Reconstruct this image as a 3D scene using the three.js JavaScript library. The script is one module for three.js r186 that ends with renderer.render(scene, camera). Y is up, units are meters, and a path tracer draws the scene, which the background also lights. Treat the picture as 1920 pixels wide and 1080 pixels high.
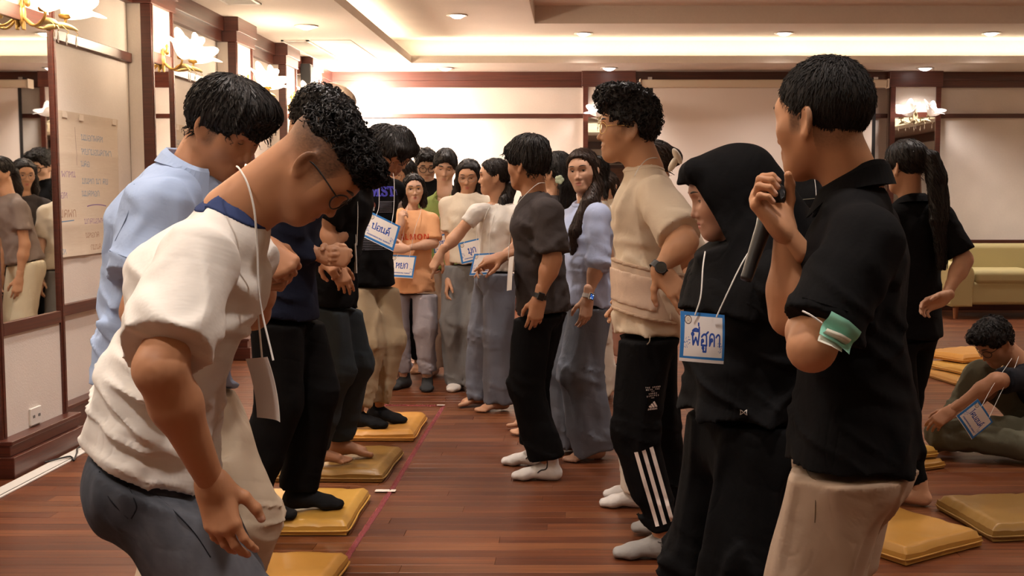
import * as THREE from 'three';
import { mergeGeometries } from 'three/addons/utils/BufferGeometryUtils.js';
import { RoundedBoxGeometry } from 'three/addons/geometries/RoundedBoxGeometry.js';
import { ImprovedNoise } from 'three/addons/math/ImprovedNoise.js';
import { RectAreaLightUniformsLib } from 'three/addons/lights/RectAreaLightUniformsLib.js';
RectAreaLightUniformsLib.init();

// ---------------------------------------------------------------- camera, exposure, large lights
const scene = new THREE.Scene();
scene.background = new THREE.Color(0x000000);
const FOCAL = 2200, EYE = 1.37, PITCH = Math.atan(172 / FOCAL);
const camera = new THREE.PerspectiveCamera(2 * Math.atan(540 / FOCAL) * 180 / Math.PI, 1920 / 1080, 0.05, 60);
camera.position.set(0, EYE, 0);
camera.rotation.x = -PITCH;
camera.setViewOffset(1920, 1080, -120, 0, 1920, 1080);
const renderer = new THREE.WebGLRenderer({ antialias: true });
renderer.toneMapping = THREE.LinearToneMapping;
renderer.toneMappingExposure = 1.15;
renderer.shadowMap.enabled = true;

const CEIL = 2.838, TRAY = 3.12, TOP = 3.3;              // three ceiling levels
const XL = -2.96, XP = -2.80, ZB = 14.06, XR = 8.2, ZF = -4.0;   // left wall, its pilaster faces, back wall, right wall, wall behind the camera

// downlights of the ceiling: [x, depth, ceiling level]
const DOWNLIGHTS = [
  [-2.328, 10.27, CEIL], [-2.328, 6.2, CEIL], [-2.328, 2.1, CEIL], [-2.328, -2, CEIL],
  [0.379, 13.6, CEIL], [4.0, 13.6, CEIL], [7.4, 13.6, CEIL], [-1.5, 13.6, CEIL],
  [-1.15, 11.53, TRAY], [0.08, 12.8, TRAY], [2.234, 12.77, TRAY], [4.456, 12.77, TRAY], [6.6, 12.77, TRAY],
  [-1.15, 9.4, TRAY], [-1.15, 7.3, TRAY], [-1.15, 5.2, TRAY], [-1.15, 3.1, TRAY], [-1.15, 1.0, TRAY],
  [2.234, 9, TOP], [2.234, 5.6, TOP], [2.234, 2.2, TOP], [4.456, 9, TOP], [4.456, 5.6, TOP], [4.456, 2.2, TOP], [0.3, 9, TOP], [0.3, 5.6, TOP], [0.3, 2.2, TOP],
  [6.4, 8.5, TRAY], [6.4, 4.3, TRAY], [6.4, 0.4, TRAY],
];
const DOWN_CD = 8, DOWN_COL = new THREE.Color(1, 0.885, 0.81);
const COVE_COL = new THREE.Color(1, 0.86, 0.64), COVE_I = 12;
const SCONCE_COL = new THREE.Color(1, 0.8, 0.58), SCONCE_CD = 0.62;
const FLOOD_CD = 20, FLOOD_COL = new THREE.Color(1, 0.8, 0.66);

// ---------------------------------------------------------------- small helpers
const V = (x, y, z) => new THREE.Vector3(x, y, z);
const clamp = (x, a, b) => x < a ? a : x > b ? b : x, mix = (a, b, t) => a + (b - a) * t;
const sst = (a, b, x) => { const t = clamp((x - a) / (b - a), 0, 1); return t * t * (3 - 2 * t); };
let rngState = 12345;
const seed = (n) => { rngState = n | 0; };
const rnd = () => { rngState = (rngState + 0x6d2b79f5) | 0; let t = Math.imul(rngState ^ (rngState >>> 15), 1 | rngState); t = (t + Math.imul(t ^ (t >>> 7), 61 | t)) ^ t; return ((t ^ (t >>> 14)) >>> 0) / 4294967296; };
const perlin = new ImprovedNoise(), noise = (x, y, z) => perlin.noise(x + 100.3, y + 57.7, z + 31.1);
const fbm = (x, y, z) => noise(x, y, z) + 0.5 * noise(x * 2.1, y * 2.1, z * 2.1) + 0.25 * noise(x * 4.3, y * 4.3, z * 4.3);
const crease = (x, y, z) => { const n = noise(x, y, z) / 0.15, m = noise(x * 0.6 + 7, y * 0.6, z * 0.6); return 0.2 - Math.exp(-n * n) * (0.55 + 0.9 * m); };   // flat cloth with narrow raised folds of uneven height
// the point of the room that lies at depth Z (metres in front of the lens) behind a place of the photograph
const SP = Math.sin(PITCH), CP = Math.cos(PITCH);
function at(u, v, Z) {
  const xc = (u - 1080) / FOCAL, yc = -(v - 540) / FOCAL, y = yc * CP - SP, z = -yc * SP - CP, t = Z / -z;
  return V(xc * t, EYE + y * t, -Z);
}
const taken = new Map();
function numbered(name) { const n = taken.get(name) || 0; taken.set(name, n + 1); return n ? name + '_' + String(n).padStart(3, '0') : name; }
function tag(o, label, category, group, kind) { if (label) o.userData.label = label; if (category) o.userData.category = category; if (group) o.userData.group = group; if (kind) o.userData.kind = kind; return o; }
function thing(name, label, category, pos = [0, 0, 0], group, kind) {
  const g = new THREE.Group(); g.name = numbered(name); g.position.set(...pos); scene.add(g); return tag(g, label, category, group, kind);
}
function part(name, geo, mat, parent, label) {
  const m = new THREE.Mesh(geo, mat); m.name = name; m.castShadow = m.receiveShadow = true; parent.add(m); if (label) m.userData.label = label; return m;
}
function solo(name, geo, mat, label, category, group, kind) { return tag(part(numbered(name), geo, mat, scene), label, category, group, kind); }
const box = (w, h, d, x = 0, y = 0, z = 0, r = 0) => { const g = r ? new RoundedBoxGeometry(w, h, d, 2, r) : new THREE.BoxGeometry(w, h, d); g.translate(x, y, z); return g; };
// box from its extents, in room terms: x range, y range, depth range
const ext = (x0, x1, y0, y1, d0, d1, r = 0) => boxUV(box(x1 - x0, y1 - y0, d1 - d0, (x0 + x1) / 2, (y0 + y1) / 2, -(d0 + d1) / 2, r));
function boxUV(g) {   // uv in metres on the dominant plane
  const p = g.attributes.position, n = g.attributes.normal, uv = g.attributes.uv;
  for (let i = 0; i < p.count; i++) {
    const ax = Math.abs(n.getX(i)), ay = Math.abs(n.getY(i)), az = Math.abs(n.getZ(i));
    if (ax >= ay && ax >= az) uv.setXY(i, p.getZ(i), p.getY(i)); else if (ay >= az) uv.setXY(i, p.getX(i), p.getZ(i)); else uv.setXY(i, p.getX(i), p.getY(i));
  }
  return g;
}
const plain = (g) => { const o = g.index ? g.toNonIndexed() : g; for (const k of Object.keys(o.attributes)) if (!['position', 'normal', 'uv'].includes(k)) o.deleteAttribute(k); return o; };
const merge = (list) => mergeGeometries(list.map(plain));
const tube = (pts, r, seg = 24, rad = 8, closed = false) => new THREE.TubeGeometry(new THREE.CatmullRomCurve3(pts, closed, 'centripetal'), seg, r, rad, closed);
const rod = (a, b, r0, r1 = r0, n = 10) => { const d = b.clone().sub(a), g = new THREE.CylinderGeometry(r1, r0, d.length(), n); g.applyQuaternion(new THREE.Quaternion().setFromUnitVectors(V(0, 1, 0), d.clone().normalize())); g.translate((a.x + b.x) / 2, (a.y + b.y) / 2, (a.z + b.z) / 2); return g; };

// ---------------------------------------------------------------- textures
function canvasTex(w, h, draw, srgb = true) {
  const c = document.createElement('canvas'); c.width = w; c.height = h; draw(c.getContext('2d'), w, h);
  const t = new THREE.CanvasTexture(c); if (srgb) t.colorSpace = THREE.SRGBColorSpace; t.magFilter = THREE.LinearFilter; return t;
}
function dataTex(w, h, fn, srgb = false) {   // fn(x, y) -> grey 0..1 or [r, g, b]
  const d = new Uint8Array(w * h * 4);
  for (let y = 0; y < h; y++) for (let x = 0; x < w; x++) {
    const v = fn(x, y), o = (y * w + x) * 4, a = Array.isArray(v) ? v : [v, v, v];
    for (let c = 0; c < 3; c++) d[o + c] = clamp(Math.round(a[c] * 255), 0, 255); d[o + 3] = 255;
  }
  const t = new THREE.DataTexture(d, w, h); t.magFilter = THREE.LinearFilter; t.minFilter = THREE.LinearFilter; t.wrapS = t.wrapT = THREE.RepeatWrapping; if (srgb) t.colorSpace = THREE.SRGBColorSpace; t.needsUpdate = true; return t;
}
const rep = (t, x, y) => { const c = t.clone(); c.repeat.set(x, y); c.needsUpdate = true; return c; };
// periodic value noise on a grid of cells, so that textures repeat without a seam
function tile(seedN, cx, cy) {
  seed(seedN); const g = Float32Array.from({ length: cx * cy }, rnd);
  return (u, v) => { const x = u * cx, y = v * cy, ix = Math.floor(x), iy = Math.floor(y), fx = x - ix, fy = y - iy, sx = fx * fx * (3 - 2 * fx), sy = fy * fy * (3 - 2 * fy), G = (i, j) => g[((j % cy + cy) % cy) * cx + ((i % cx + cx) % cx)];
    return mix(mix(G(ix, iy), G(ix + 1, iy), sx), mix(G(ix, iy + 1), G(ix + 1, iy + 1), sx), sy); };
}
const grainA = tile(3, 6, 90), grainB = tile(4, 10, 220), grainC = tile(5, 3, 12);
const woodTex = dataTex(512, 512, (x, y) => { const u = x / 512, v = y / 512, w = v + 0.012 * (grainC(u, v) - 0.5); const g = 0.5 * grainA(u, w) + 0.3 * grainB(u, w) + 0.35 * grainC(u, v); const k = 0.62 + 0.42 * g; return [k, k * (0.97 + 0.03 * g), k * (0.94 + 0.06 * g)]; }, true);
const woodBump = dataTex(256, 256, (x, y) => 0.5 * grainA(x / 256, y / 256) + 0.5 * grainB(x / 256, y / 256));
const cl1 = tile(7, 128, 128), cl2 = tile(8, 40, 40);
const clothBump = dataTex(256, 256, (x, y) => 0.35 * (Math.sin(x * Math.PI / 2) * 0.5 + 0.5) * (Math.sin(y * Math.PI / 2) * 0.5 + 0.5) + 0.4 * cl1(x / 256, y / 256) + 0.25 * cl2(x / 256, y / 256));
const w1 = tile(21, 5, 4), w2 = tile(22, 9, 7), w3 = tile(23, 6, 6), w4 = tile(24, 17, 13);
const ridge = (n) => { const k = (2 * n - 1) / 0.3; return Math.exp(-k * k); };
const foldBump = dataTex(512, 512, (x, y) => { const u = x / 512, v = y / 512, a = 0.09 * (w3(u, v) - 0.5), b = 0.09 * (w3(v + 0.37, u) - 0.5); return 0.1 + 0.5 * ridge(w1(u + a, v + b)) * w3(u, v + 0.2) * 1.4 + 0.2 * ridge(w2(u - b, v + a)) * w1(v, u) + 0.08 * ridge(w4(u + a, v)) + 0.03 * cl1(u, v); });
const hA = tile(9, 150, 5), hB = tile(10, 60, 3);
const hairBump = dataTex(512, 128, (x, y) => 0.6 * hA(x / 512, y / 128) + 0.4 * hB(x / 512, y / 128));
const pl1 = tile(11, 60, 60), pl2 = tile(12, 9, 9), pl3 = tile(15, 160, 160);
const wallTint = dataTex(512, 512, (x, y) => { const n = 0.955 + 0.03 * pl2(x / 512, y / 512) + 0.015 * pl3(x / 512, y / 512); return [n, n * 0.998, n * 0.994]; }, true);
const wallBump = dataTex(256, 256, (x, y) => 0.5 * pl1(x / 256, y / 256) + 0.5 * cl1(x / 256, y / 256));

// ---------------------------------------------------------------- materials
const std = (o) => new THREE.MeshStandardMaterial(o), phy = (o) => new THREE.MeshPhysicalMaterial(o);
const lin = (r, g, b) => new THREE.Color().setRGB(r, g, b);
const M = {};
M.panel = std({ color: lin(0.82, 0.755, 0.695), roughness: 0.7, map: rep(wallTint, 0.7, 0.7), bumpMap: rep(wallBump, 3, 3), bumpScale: 0.0006 });
M.plaster = std({ color: lin(0.78, 0.7, 0.62), roughness: 0.85, map: rep(wallTint, 0.4, 0.4), bumpMap: rep(wallBump, 2, 2), bumpScale: 0.0008 });
M.mahog = phy({ color: lin(0.115, 0.026, 0.014), roughness: 0.38, map: rep(woodTex, 0.5, 1.2), bumpMap: rep(woodBump, 1, 2), bumpScale: 0.0004, clearcoat: 0.35, clearcoatRoughness: 0.3 });
M.mirror = std({ color: lin(0.86, 0.86, 0.82), metalness: 1, roughness: 0.015 });
M.gold = std({ color: lin(0.72, 0.48, 0.16), metalness: 0.85, roughness: 0.3 });
M.paleMetal = std({ color: lin(0.42, 0.35, 0.22), roughness: 0.45, metalness: 0.1 });
M.goldPale = std({ color: lin(0.6, 0.47, 0.2), metalness: 0.25, roughness: 0.4 });
M.whiteGloss = std({ color: lin(0.8, 0.77, 0.72), roughness: 0.35 });
M.black = std({ color: lin(0.012, 0.012, 0.013), roughness: 0.5 });
M.dark = std({ color: lin(0.03, 0.028, 0.028), roughness: 0.6 });
M.chrome = std({ color: lin(0.6, 0.6, 0.62), metalness: 1, roughness: 0.25 });
const glassBlk = std({ color: lin(0.006, 0.006, 0.008), roughness: 0.1 });
M.crystal = phy({ color: lin(1, 1, 1), transmission: 1, thickness: 0.01, roughness: 0.05, ior: 1.5 });

// ================================================================ THE ROOM
// ---- floor: boards that run across the room
const PLANK = 0.092, plankCols = [[0.19, 0.056, 0.017], [0.168, 0.047, 0.014], [0.21, 0.066, 0.021], [0.142, 0.039, 0.012], [0.182, 0.052, 0.015], [0.23, 0.078, 0.026]];
const plankMats = plankCols.map((c) => phy({ color: lin(...c), map: woodTex, roughness: 0.42, bumpMap: woodBump, bumpScale: 0.00025, clearcoat: 0.14, clearcoatRoughness: 0.2, specularIntensity: 0.7 }));
const plankStuffMat = phy({ vertexColors: true, map: woodTex, roughness: 0.42, bumpMap: woodBump, bumpScale: 0.00025, clearcoat: 0.14, clearcoatRoughness: 0.2, specularIntensity: 0.7 });
{
  const floor = thing('floor', 'polished reddish brown wooden board floor', 'floor', [0, 0, 0], null, 'structure');
  part('subfloor', ext(XL - 0.2, XR + 0.2, -0.12, -0.013, ZF - 0.2, ZB + 0.2), M.dark, floor);
  seed(77);
  const near = [], far = [];
  for (let d = ZF, row = 0; d < ZB; d += PLANK, row++) {
    let x = XL - rnd() * 1.2;
    while (x < XR) {
      const len = 0.75 + rnd() * 0.75, x1 = Math.min(x + len, XR), c = Math.floor(rnd() * 6), off = [rnd(), rnd()], dz = (rnd() - 0.5) * 0.0006;
      if (x1 - x > 0.02) {
        const px0 = 1080 + Math.max(x, XL) * FOCAL / d, px1 = 1080 + x1 * FOCAL / d;
        const visible = d > 4.1 && d < 6.55 && px1 > 0 && px0 < 1920;
        (visible ? near : far).push([Math.max(x, XL), x1, d, c, off, dz]);
      }
      x = x1;
    }
  }
  near.sort((a, b) => a[2] - b[2]);
  while (near.length > 300) far.push(near.pop());
  const plankGeo = ([x0, x1, d, , off, dz]) => {   // top with a small chamfer, so each board has its own edge
    const e = 0.0012, y = dz, g = new THREE.BufferGeometry(), z0 = -d - 0.0004, z1 = -d - PLANK + 0.0004, a = x0 + 0.0004, b = x1 - 0.0004;
    const P = [[a, y - e - 0.01, z0], [b, y - e - 0.01, z0], [b, y - e - 0.01, z1], [a, y - e - 0.01, z1], [a, y - e, z0], [b, y - e, z0], [b, y - e, z1], [a, y - e, z1], [a + e, y, z0 - e], [b - e, y, z0 - e], [b - e, y, z1 + e], [a + e, y, z1 + e]];
    g.setAttribute('position', new THREE.Float32BufferAttribute(P.flat(), 3));
    g.setAttribute('uv', new THREE.Float32BufferAttribute(P.flatMap((p) => [p[0] * 0.55 + off[0] * 7, p[2] * 0.9 + off[1] * 5]), 2));
    g.setIndex([8, 9, 10, 8, 10, 11, 4, 5, 9, 4, 9, 8, 5, 6, 10, 5, 10, 9, 6, 7, 11, 6, 11, 10, 7, 4, 8, 7, 8, 11, 0, 1, 5, 0, 5, 4, 1, 2, 6, 1, 6, 5, 2, 3, 7, 2, 7, 6, 3, 0, 4, 3, 4, 7]);
    const n = g.toNonIndexed(); n.computeVertexNormals(); return n;
  };
  for (const p of near) part('plank', plankGeo(p), plankMats[p[3]], floor);
  const rest = far.map((p) => { const g = plankGeo(p), n = g.attributes.position.count, c = new Float32Array(n * 3); for (let i = 0; i < n; i++) c.set(plankCols[p[3]], i * 3); g.setAttribute('color', new THREE.BufferAttribute(c, 3)); return g; });
  part('plank', mergeGeometries(rest), plankStuffMat, floor).userData.kind = 'stuff';
}

// ---- ceiling: lower border, lit tray, inner recess
const TX0 = -1.819, TX1 = 7.1, TD0 = -0.6, TD1 = 13.12;   // opening of the tray
{
  const c = thing('ceiling', 'cream plaster ceiling with a stepped, cove-lit tray', 'ceiling', [0, 0, 0], null, 'structure');
  const T = 0.08;
  part('border', merge([ext(XL - 0.2, TX0, CEIL, CEIL + T, ZF - 0.2, ZB + 0.2), ext(TX1, XR + 0.2, CEIL, CEIL + T, ZF - 0.2, ZB + 0.2), ext(TX0, TX1, CEIL, CEIL + T, TD1, ZB + 0.2), ext(TX0, TX1, CEIL, CEIL + T, ZF - 0.2, TD0)]), M.plaster, c);
  // walls of the cove and the tray ceiling with its inner recess
  const cw = 0.28, RX0 = -0.423, RX1 = 5.7, RD0 = 1.0, RD1 = 12.1;
  part('cove_wall', merge([ext(TX0 - cw - 0.1, TX0 - cw, CEIL + T, TRAY + 0.05, TD0 - cw, TD1 + cw), ext(TX1 + cw, TX1 + cw + 0.1, CEIL + T, TRAY + 0.05, TD0 - cw, TD1 + cw), ext(TX0 - cw, TX1 + cw, CEIL + T, TRAY + 0.05, TD1 + cw, TD1 + cw + 0.1), ext(TX0 - cw, TX1 + cw, CEIL + T, TRAY + 0.05, TD0 - cw - 0.1, TD0 - cw)]), M.plaster, c);
  part('tray', merge([ext(TX0 - cw - 0.1, RX0, TRAY, TRAY + T, TD0 - cw - 0.1, TD1 + cw + 0.1), ext(RX1, TX1 + cw + 0.1, TRAY, TRAY + T, TD0 - cw - 0.1, TD1 + cw + 0.1), ext(RX0, RX1, TRAY, TRAY + T, RD1, TD1 + cw + 0.1), ext(RX0, RX1, TRAY, TRAY + T, TD0 - cw - 0.1, RD0)]), M.plaster, c);
  part('recess', merge([ext(RX0, RX1, TOP, TOP + T, RD0, RD1), ext(RX0 - 0.06, RX0 + 0.004, TRAY + 0.002, TOP + T, RD0 - 0.06, RD1 + 0.06), ext(RX1 - 0.004, RX1 + 0.06, TRAY + 0.002, TOP + T, RD0 - 0.06, RD1 + 0.06), ext(RX0, RX1, TRAY + 0.002, TOP + T, RD1 - 0.004, RD1 + 0.06), ext(RX0, RX1, TRAY + 0.002, TOP + T, RD0 - 0.06, RD0 + 0.004)]), M.plaster, c);
  // light troughs of the cove: glowing tubes behind the lip, with area lights of the same size
  const glow = std({ color: 0xffffff, emissive: COVE_COL, emissiveIntensity: 3 });
  const sides = [['x', TX0 - 0.14, TD0, TD1], ['x', TX1 + 0.14, TD0, TD1], ['z', TD1 + 0.14, TX0, TX1], ['z', TD0 - 0.14, TX0, TX1]];
  for (const [axis, k, a, b] of sides) {
    const y = CEIL + T + 0.012, L = b - a;
    const t = thing('cove_light_strip', ['warm light strip hidden in the ceiling cove above the left wall', 'warm light strip in the ceiling cove on the far right', 'warm light strip in the ceiling cove along the back wall', 'warm light strip in the ceiling cove behind the camera'][sides.findIndex((s) => s[1] === k)], 'light', [0, 0, 0], 'cove light strips');
    part('tube', axis === 'x' ? ext(k - 0.03, k + 0.03, CEIL + T, y, a, b) : ext(a, b, CEIL + T, y, k - 0.03, k + 0.03), glow, t);
    const l = new THREE.RectAreaLight(COVE_COL, COVE_I, axis === 'x' ? 0.06 : L, axis === 'x' ? L : 0.06);
    l.position.set(axis === 'x' ? k : (a + b) / 2, y + 0.006, axis === 'x' ? -(a + b) / 2 : -k); l.rotation.x = Math.PI / 2; l.name = 'cove_glow'; t.add(l);
  }
}
function slatVent(name, label, x0, x1, d0, d1, level, n, along) {
  const t = thing(name, label, 'air vent');
  part('frame', merge([ext(x0, x1, level - 0.012, level + 0.004, d0, d0 + 0.025), ext(x0, x1, level - 0.012, level + 0.004, d1 - 0.025, d1), ext(x0, x0 + 0.025, level - 0.012, level + 0.004, d0, d1), ext(x1 - 0.025, x1, level - 0.012, level + 0.004, d0, d1)]), M.whiteGloss, t);
  part('backing', ext(x0 + 0.02, x1 - 0.02, level - 0.003, level + 0.004, d0 + 0.02, d1 - 0.02), M.dark, t);
  for (let i = 0; i < n; i++) {
    const k = (i + 0.5) / n;
    const g = along ? boxUV(box(0.016, 0.003, d1 - d0 - 0.04)) : boxUV(box(x1 - x0 - 0.04, 0.003, 0.022));
    const m = part('slat', g, M.whiteGloss, t);
    m.position.set(along ? mix(x0 + 0.025, x1 - 0.025, k) : (x0 + x1) / 2, level - 0.008, along ? -(d0 + d1) / 2 : -mix(d0 + 0.025, d1 - 0.025, k));
    if (along) m.rotation.z = 0.5; else m.rotation.x = 0.5;
  }
}
slatVent('ceiling_vent', 'long white slatted air vent in the ceiling near the back left corner', -2.78, -2.52, 11.2, 12.8, CEIL, 46, false);
slatVent('ceiling_vent', 'white slatted air vent at the top edge above the second wall lamp', -2.66, -2.4, 8.1, 9.1, CEIL, 30, false);
solo('ceiling_hatch', merge([ext(-2.5, -2.125, CEIL - 0.004, CEIL + 0.01, 11.2, 12.83)]), M.plaster, 'flat square access hatch beside the slatted ceiling vent', 'hatch');
{ const p = at(1090, 4, 10.9); const t = thing('ceiling_speaker', 'small grey box grille in the ceiling recess at the top edge', 'vent'); part('case', ext(p.x - 0.13, p.x + 0.13, TOP - 0.06, TOP + 0.01, 10.75, 11.1, 0.008), std({ color: lin(0.4, 0.36, 0.32), roughness: 0.6 }), t); part('grille', merge([0, 1, 2, 3, 4].map((i) => ext(p.x - 0.11, p.x + 0.11, TOP - 0.066, TOP - 0.058, 10.79 + i * 0.06, 10.81 + i * 0.06))), M.dark, t); }

// downlights
{
  const trim = std({ color: lin(0.62, 0.56, 0.5), roughness: 0.3, metalness: 0.3 }), bulb = std({ color: 0xffffff, emissive: new THREE.Color(1, 0.93, 0.92), emissiveIntensity: 6 });
  const names = { '0.379': 'ceiling downlight over the left back-wall mirror pilaster', '4': 'ceiling downlight over the right back-wall mirror pilaster', '-1.15': 'ceiling downlight left of the inner ceiling recess', '0.08': 'tray downlight nearest the inner recess corner', '2.234': 'tray downlight above the projection screen', '4.456': 'rightmost tray downlight by the cove' };
  const ringPts = [[0.078, 0.004], [0.1, 0.0], [0.105, -0.006], [0.098, -0.012], [0.08, -0.01], [0.074, 0.0]].map((p) => new THREE.Vector2(...p));
  const ringG = new THREE.LatheGeometry(ringPts, 28), lensG = new THREE.SphereGeometry(0.1, 24, 8, 0, Math.PI * 2, 0, 0.86); lensG.rotateX(Math.PI); lensG.translate(0, 0.062, 0);
  for (const [x, d, y] of DOWNLIGHTS) {
    const inView = d > 9.5;
    const t = thing('downlight', inView ? (d === 10.27 ? 'ceiling downlight in the border above the left wall lamps' : (names[String(x)] || 'recessed white ceiling downlight beyond the picture edge')) : 'recessed white ceiling downlight out of the picture', 'downlight', [x, y, -d], 'round ceiling downlights');
    part('trim_ring', ringG, trim, t); part('lens', lensG, bulb, t);
    const l = new THREE.SpotLight(DOWN_COL, DOWN_CD, 0, 1.08, 0.9); l.position.set(0, -0.06, 0); l.target.position.set(0, -2, 0); l.target.name = 'aim'; l.castShadow = true; l.shadow.radius = 3.5; l.name = 'lamp'; t.add(l); t.add(l.target);
  }
}

// ---- left wall with pilasters: [depth from, depth to]
const PIL = [[5.66, 6.4], [7.84, 8.28], [9.79, 10.3], [11.44, 11.9], [12.54, 13.0]];
const YB = 2.637, YR0 = 2.25, YR1 = 2.31, YD0 = 0.685, YD1 = 0.75, YBB = 0.17;   // beam, rail, dado rail, baseboard
{
  const w = thing('wall_left', 'left wall of cream panels in dark mahogany framing with mirror pilasters', 'wall', [0, 0, 0], null, 'structure');
  part('core', ext(XL - 0.2, XL - 0.02, -0.1, CEIL + 0.5, ZF - 0.2, ZB + 0.2), M.plaster, w);
  const edges = [ZF, ...[[-2.2, -1.6], [0.0, 0.6], [2.0, 2.6], [3.85, 4.45]].flat(), ...PIL.flat(), ZB];
  const pils = [[-2.2, -1.6], [0.0, 0.6], [2.0, 2.6], [3.85, 4.45], ...PIL];
  for (let i = 0; i < edges.length; i += 2) {   // recessed bays: upper, middle and lower panel
    const a = edges[i], b = edges[i + 1];
    if (b - a < 0.05) continue;
    part('panel', ext(XL - 0.02, XL, YR1, YB + 0.02, a, b), M.panel, w); part('panel', ext(XL - 0.02, XL, YD1, YR0, a, b), M.panel, w); part('panel', ext(XL - 0.02, XL, YBB - 0.02, YD0, a, b), M.panel, w);
    part('rail', ext(XL - 0.02, XL + 0.03, YR0, YR1, a, b, 0.004), M.mahog, w); part('dado_rail', ext(XL - 0.02, XL + 0.03, YD0, YD1, a, b, 0.004), M.mahog, w);
    part('beam', ext(XL - 0.02, XL + 0.05, YB, CEIL, a, b), M.mahog, w); part('beam', ext(XL - 0.02, XL + 0.075, YB + 0.085, CEIL, a, b, 0.003), M.mahog, w);
    part('baseboard', ext(XL - 0.02, XL + 0.06, 0, YBB, a, b, 0.004), M.mahog, w); part('baseboard_cap', ext(XL - 0.02, XL + 0.08, YBB - 0.012, YBB + 0.012, a, b, 0.005), M.mahog, w);
  }
  for (const [a, b] of pils) {   // pilaster: white sides, wooden posts, white panel over a mirror over a white panel
    const pw = 0.048;
    part('pilaster_core', ext(XL, XP - 0.022, 0, CEIL, a + 0.006, b - 0.006), M.panel, w);
    for (const [p, q] of [[a, a + pw], [b - pw, b]]) { part('post', ext(XP - 0.07, XP, YBB, YB, p, q, 0.004), M.mahog, w); part('post_bead', ext(XP - 0.004, XP + 0.004, YBB + 0.02, YB, p + 0.014, q - 0.014), M.mahog, w); }
    part('panel', ext(XP - 0.022, XP - 0.012, YR1 + 0.02, YB, a + pw, b - pw), M.panel, w);
    part('panel', ext(XP - 0.022, XP - 0.012, YBB, YD0, a + pw, b - pw), M.panel, w);
    part('rail', ext(XP - 0.02, XP, YR0 + 0.005, YR1 + 0.02, a + pw, b - pw, 0.003), M.mahog, w);
    part('dado_rail', ext(XP - 0.02, XP, YD0, YD1, a + pw, b - pw, 0.003), M.mahog, w);
    part('mirror', ext(XP - 0.02, XP - 0.014, YD1, YR0 + 0.005, a + pw, b - pw), M.mirror, w, 'tall narrow mirror framed in dark wood');
    part('head_block', merge([ext(XL, XP + 0.012, YB, CEIL, a - 0.02, b + 0.02, 0.004), ext(XL, XP + 0.03, YB + 0.085, CEIL, a - 0.03, b + 0.03, 0.004)]), M.mahog, w);
    part('plinth', ext(XL, XP + 0.075, 0, 0.105, a - 0.05, b + 0.02, 0.004), M.mahog, w); part('plinth', ext(XL, XP + 0.05, 0.105, YBB, a - 0.035, b + 0.01, 0.004), M.mahog, w); part('plinth_cap', ext(XL, XP + 0.065, YBB - 0.01, YBB + 0.012, a - 0.045, b + 0.015, 0.005), M.mahog, w);
  }
}
// ---- back wall
const BP = [[0.083, 0.69], [3.706, 4.304]];   // its pilasters
{
  const w = thing('wall_back', 'back wall of pale panels in dark mahogany framing', 'wall', [0, 0, 0], null, 'structure');
  const B = ZB + 0.06, F = ZB - 0.02;
  part('core', ext(XL - 0.2, XR + 0.2, -0.1, CEIL + 0.5, B, B + 0.2), M.plaster, w);
  const edges = [XL, 0.083, 0.69, 3.706, 4.304, XR];
  for (let i = 0; i < edges.length; i += 2) {
    const a = edges[i], b = edges[i + 1];
    part('panel', ext(a, b, 2.349, 2.66, B - 0.02, B), M.panel, w); part('panel', ext(a, b, 0.85, 2.3, B - 0.02, B), M.panel, w); part('panel', ext(a, b, 0.1, 0.8, B - 0.02, B), M.panel, w);
    part('rail', ext(a, b, 2.299, 2.349, B - 0.05, B, 0.003), M.mahog, w); part('dado_rail', ext(a, b, 0.8, 0.85, B - 0.05, B, 0.003), M.mahog, w);
    part('beam', ext(a, b, 2.657, CEIL, B - 0.07, B), M.mahog, w); part('beam', ext(a, b, 2.735, CEIL, B - 0.085, B, 0.003), M.mahog, w);
    part('baseboard', ext(a, b, 0, 0.16, B - 0.06, B, 0.004), M.mahog, w);
  }
  for (const [a, b] of BP) {
    part('pilaster_core', ext(a + 0.006, b - 0.006, 0, CEIL, F - 0.06, B), M.panel, w);
    for (const [p, q] of [[a, a + 0.06], [b - 0.06, b]]) part('post', ext(p, q, 0.16, 2.66, F - 0.085, F, 0.004), M.mahog, w);
    part('panel', ext(a + 0.06, b - 0.06, 2.36, 2.66, F - 0.066, F), M.panel, w); part('panel', ext(a + 0.06, b - 0.06, 0.1, 0.8, F - 0.066, F), M.panel, w);
    part('rail', ext(a + 0.06, b - 0.06, 2.299, 2.36, F - 0.08, F, 0.003), M.mahog, w); part('dado_rail', ext(a + 0.06, b - 0.06, 0.8, 0.85, F - 0.08, F, 0.003), M.mahog, w);
    part('mirror', ext(a + 0.06, b - 0.06, 0.85, 2.299, F - 0.068, F), M.mirror, w, 'tall narrow mirror framed in dark wood');
    part('head_block', ext(a - 0.015, b + 0.015, 2.655, CEIL, F - 0.1, B, 0.004), M.mahog, w);
    part('plinth', ext(a - 0.02, b + 0.02, 0, 0.18, F - 0.11, B, 0.004), M.mahog, w);
  }
}
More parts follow.
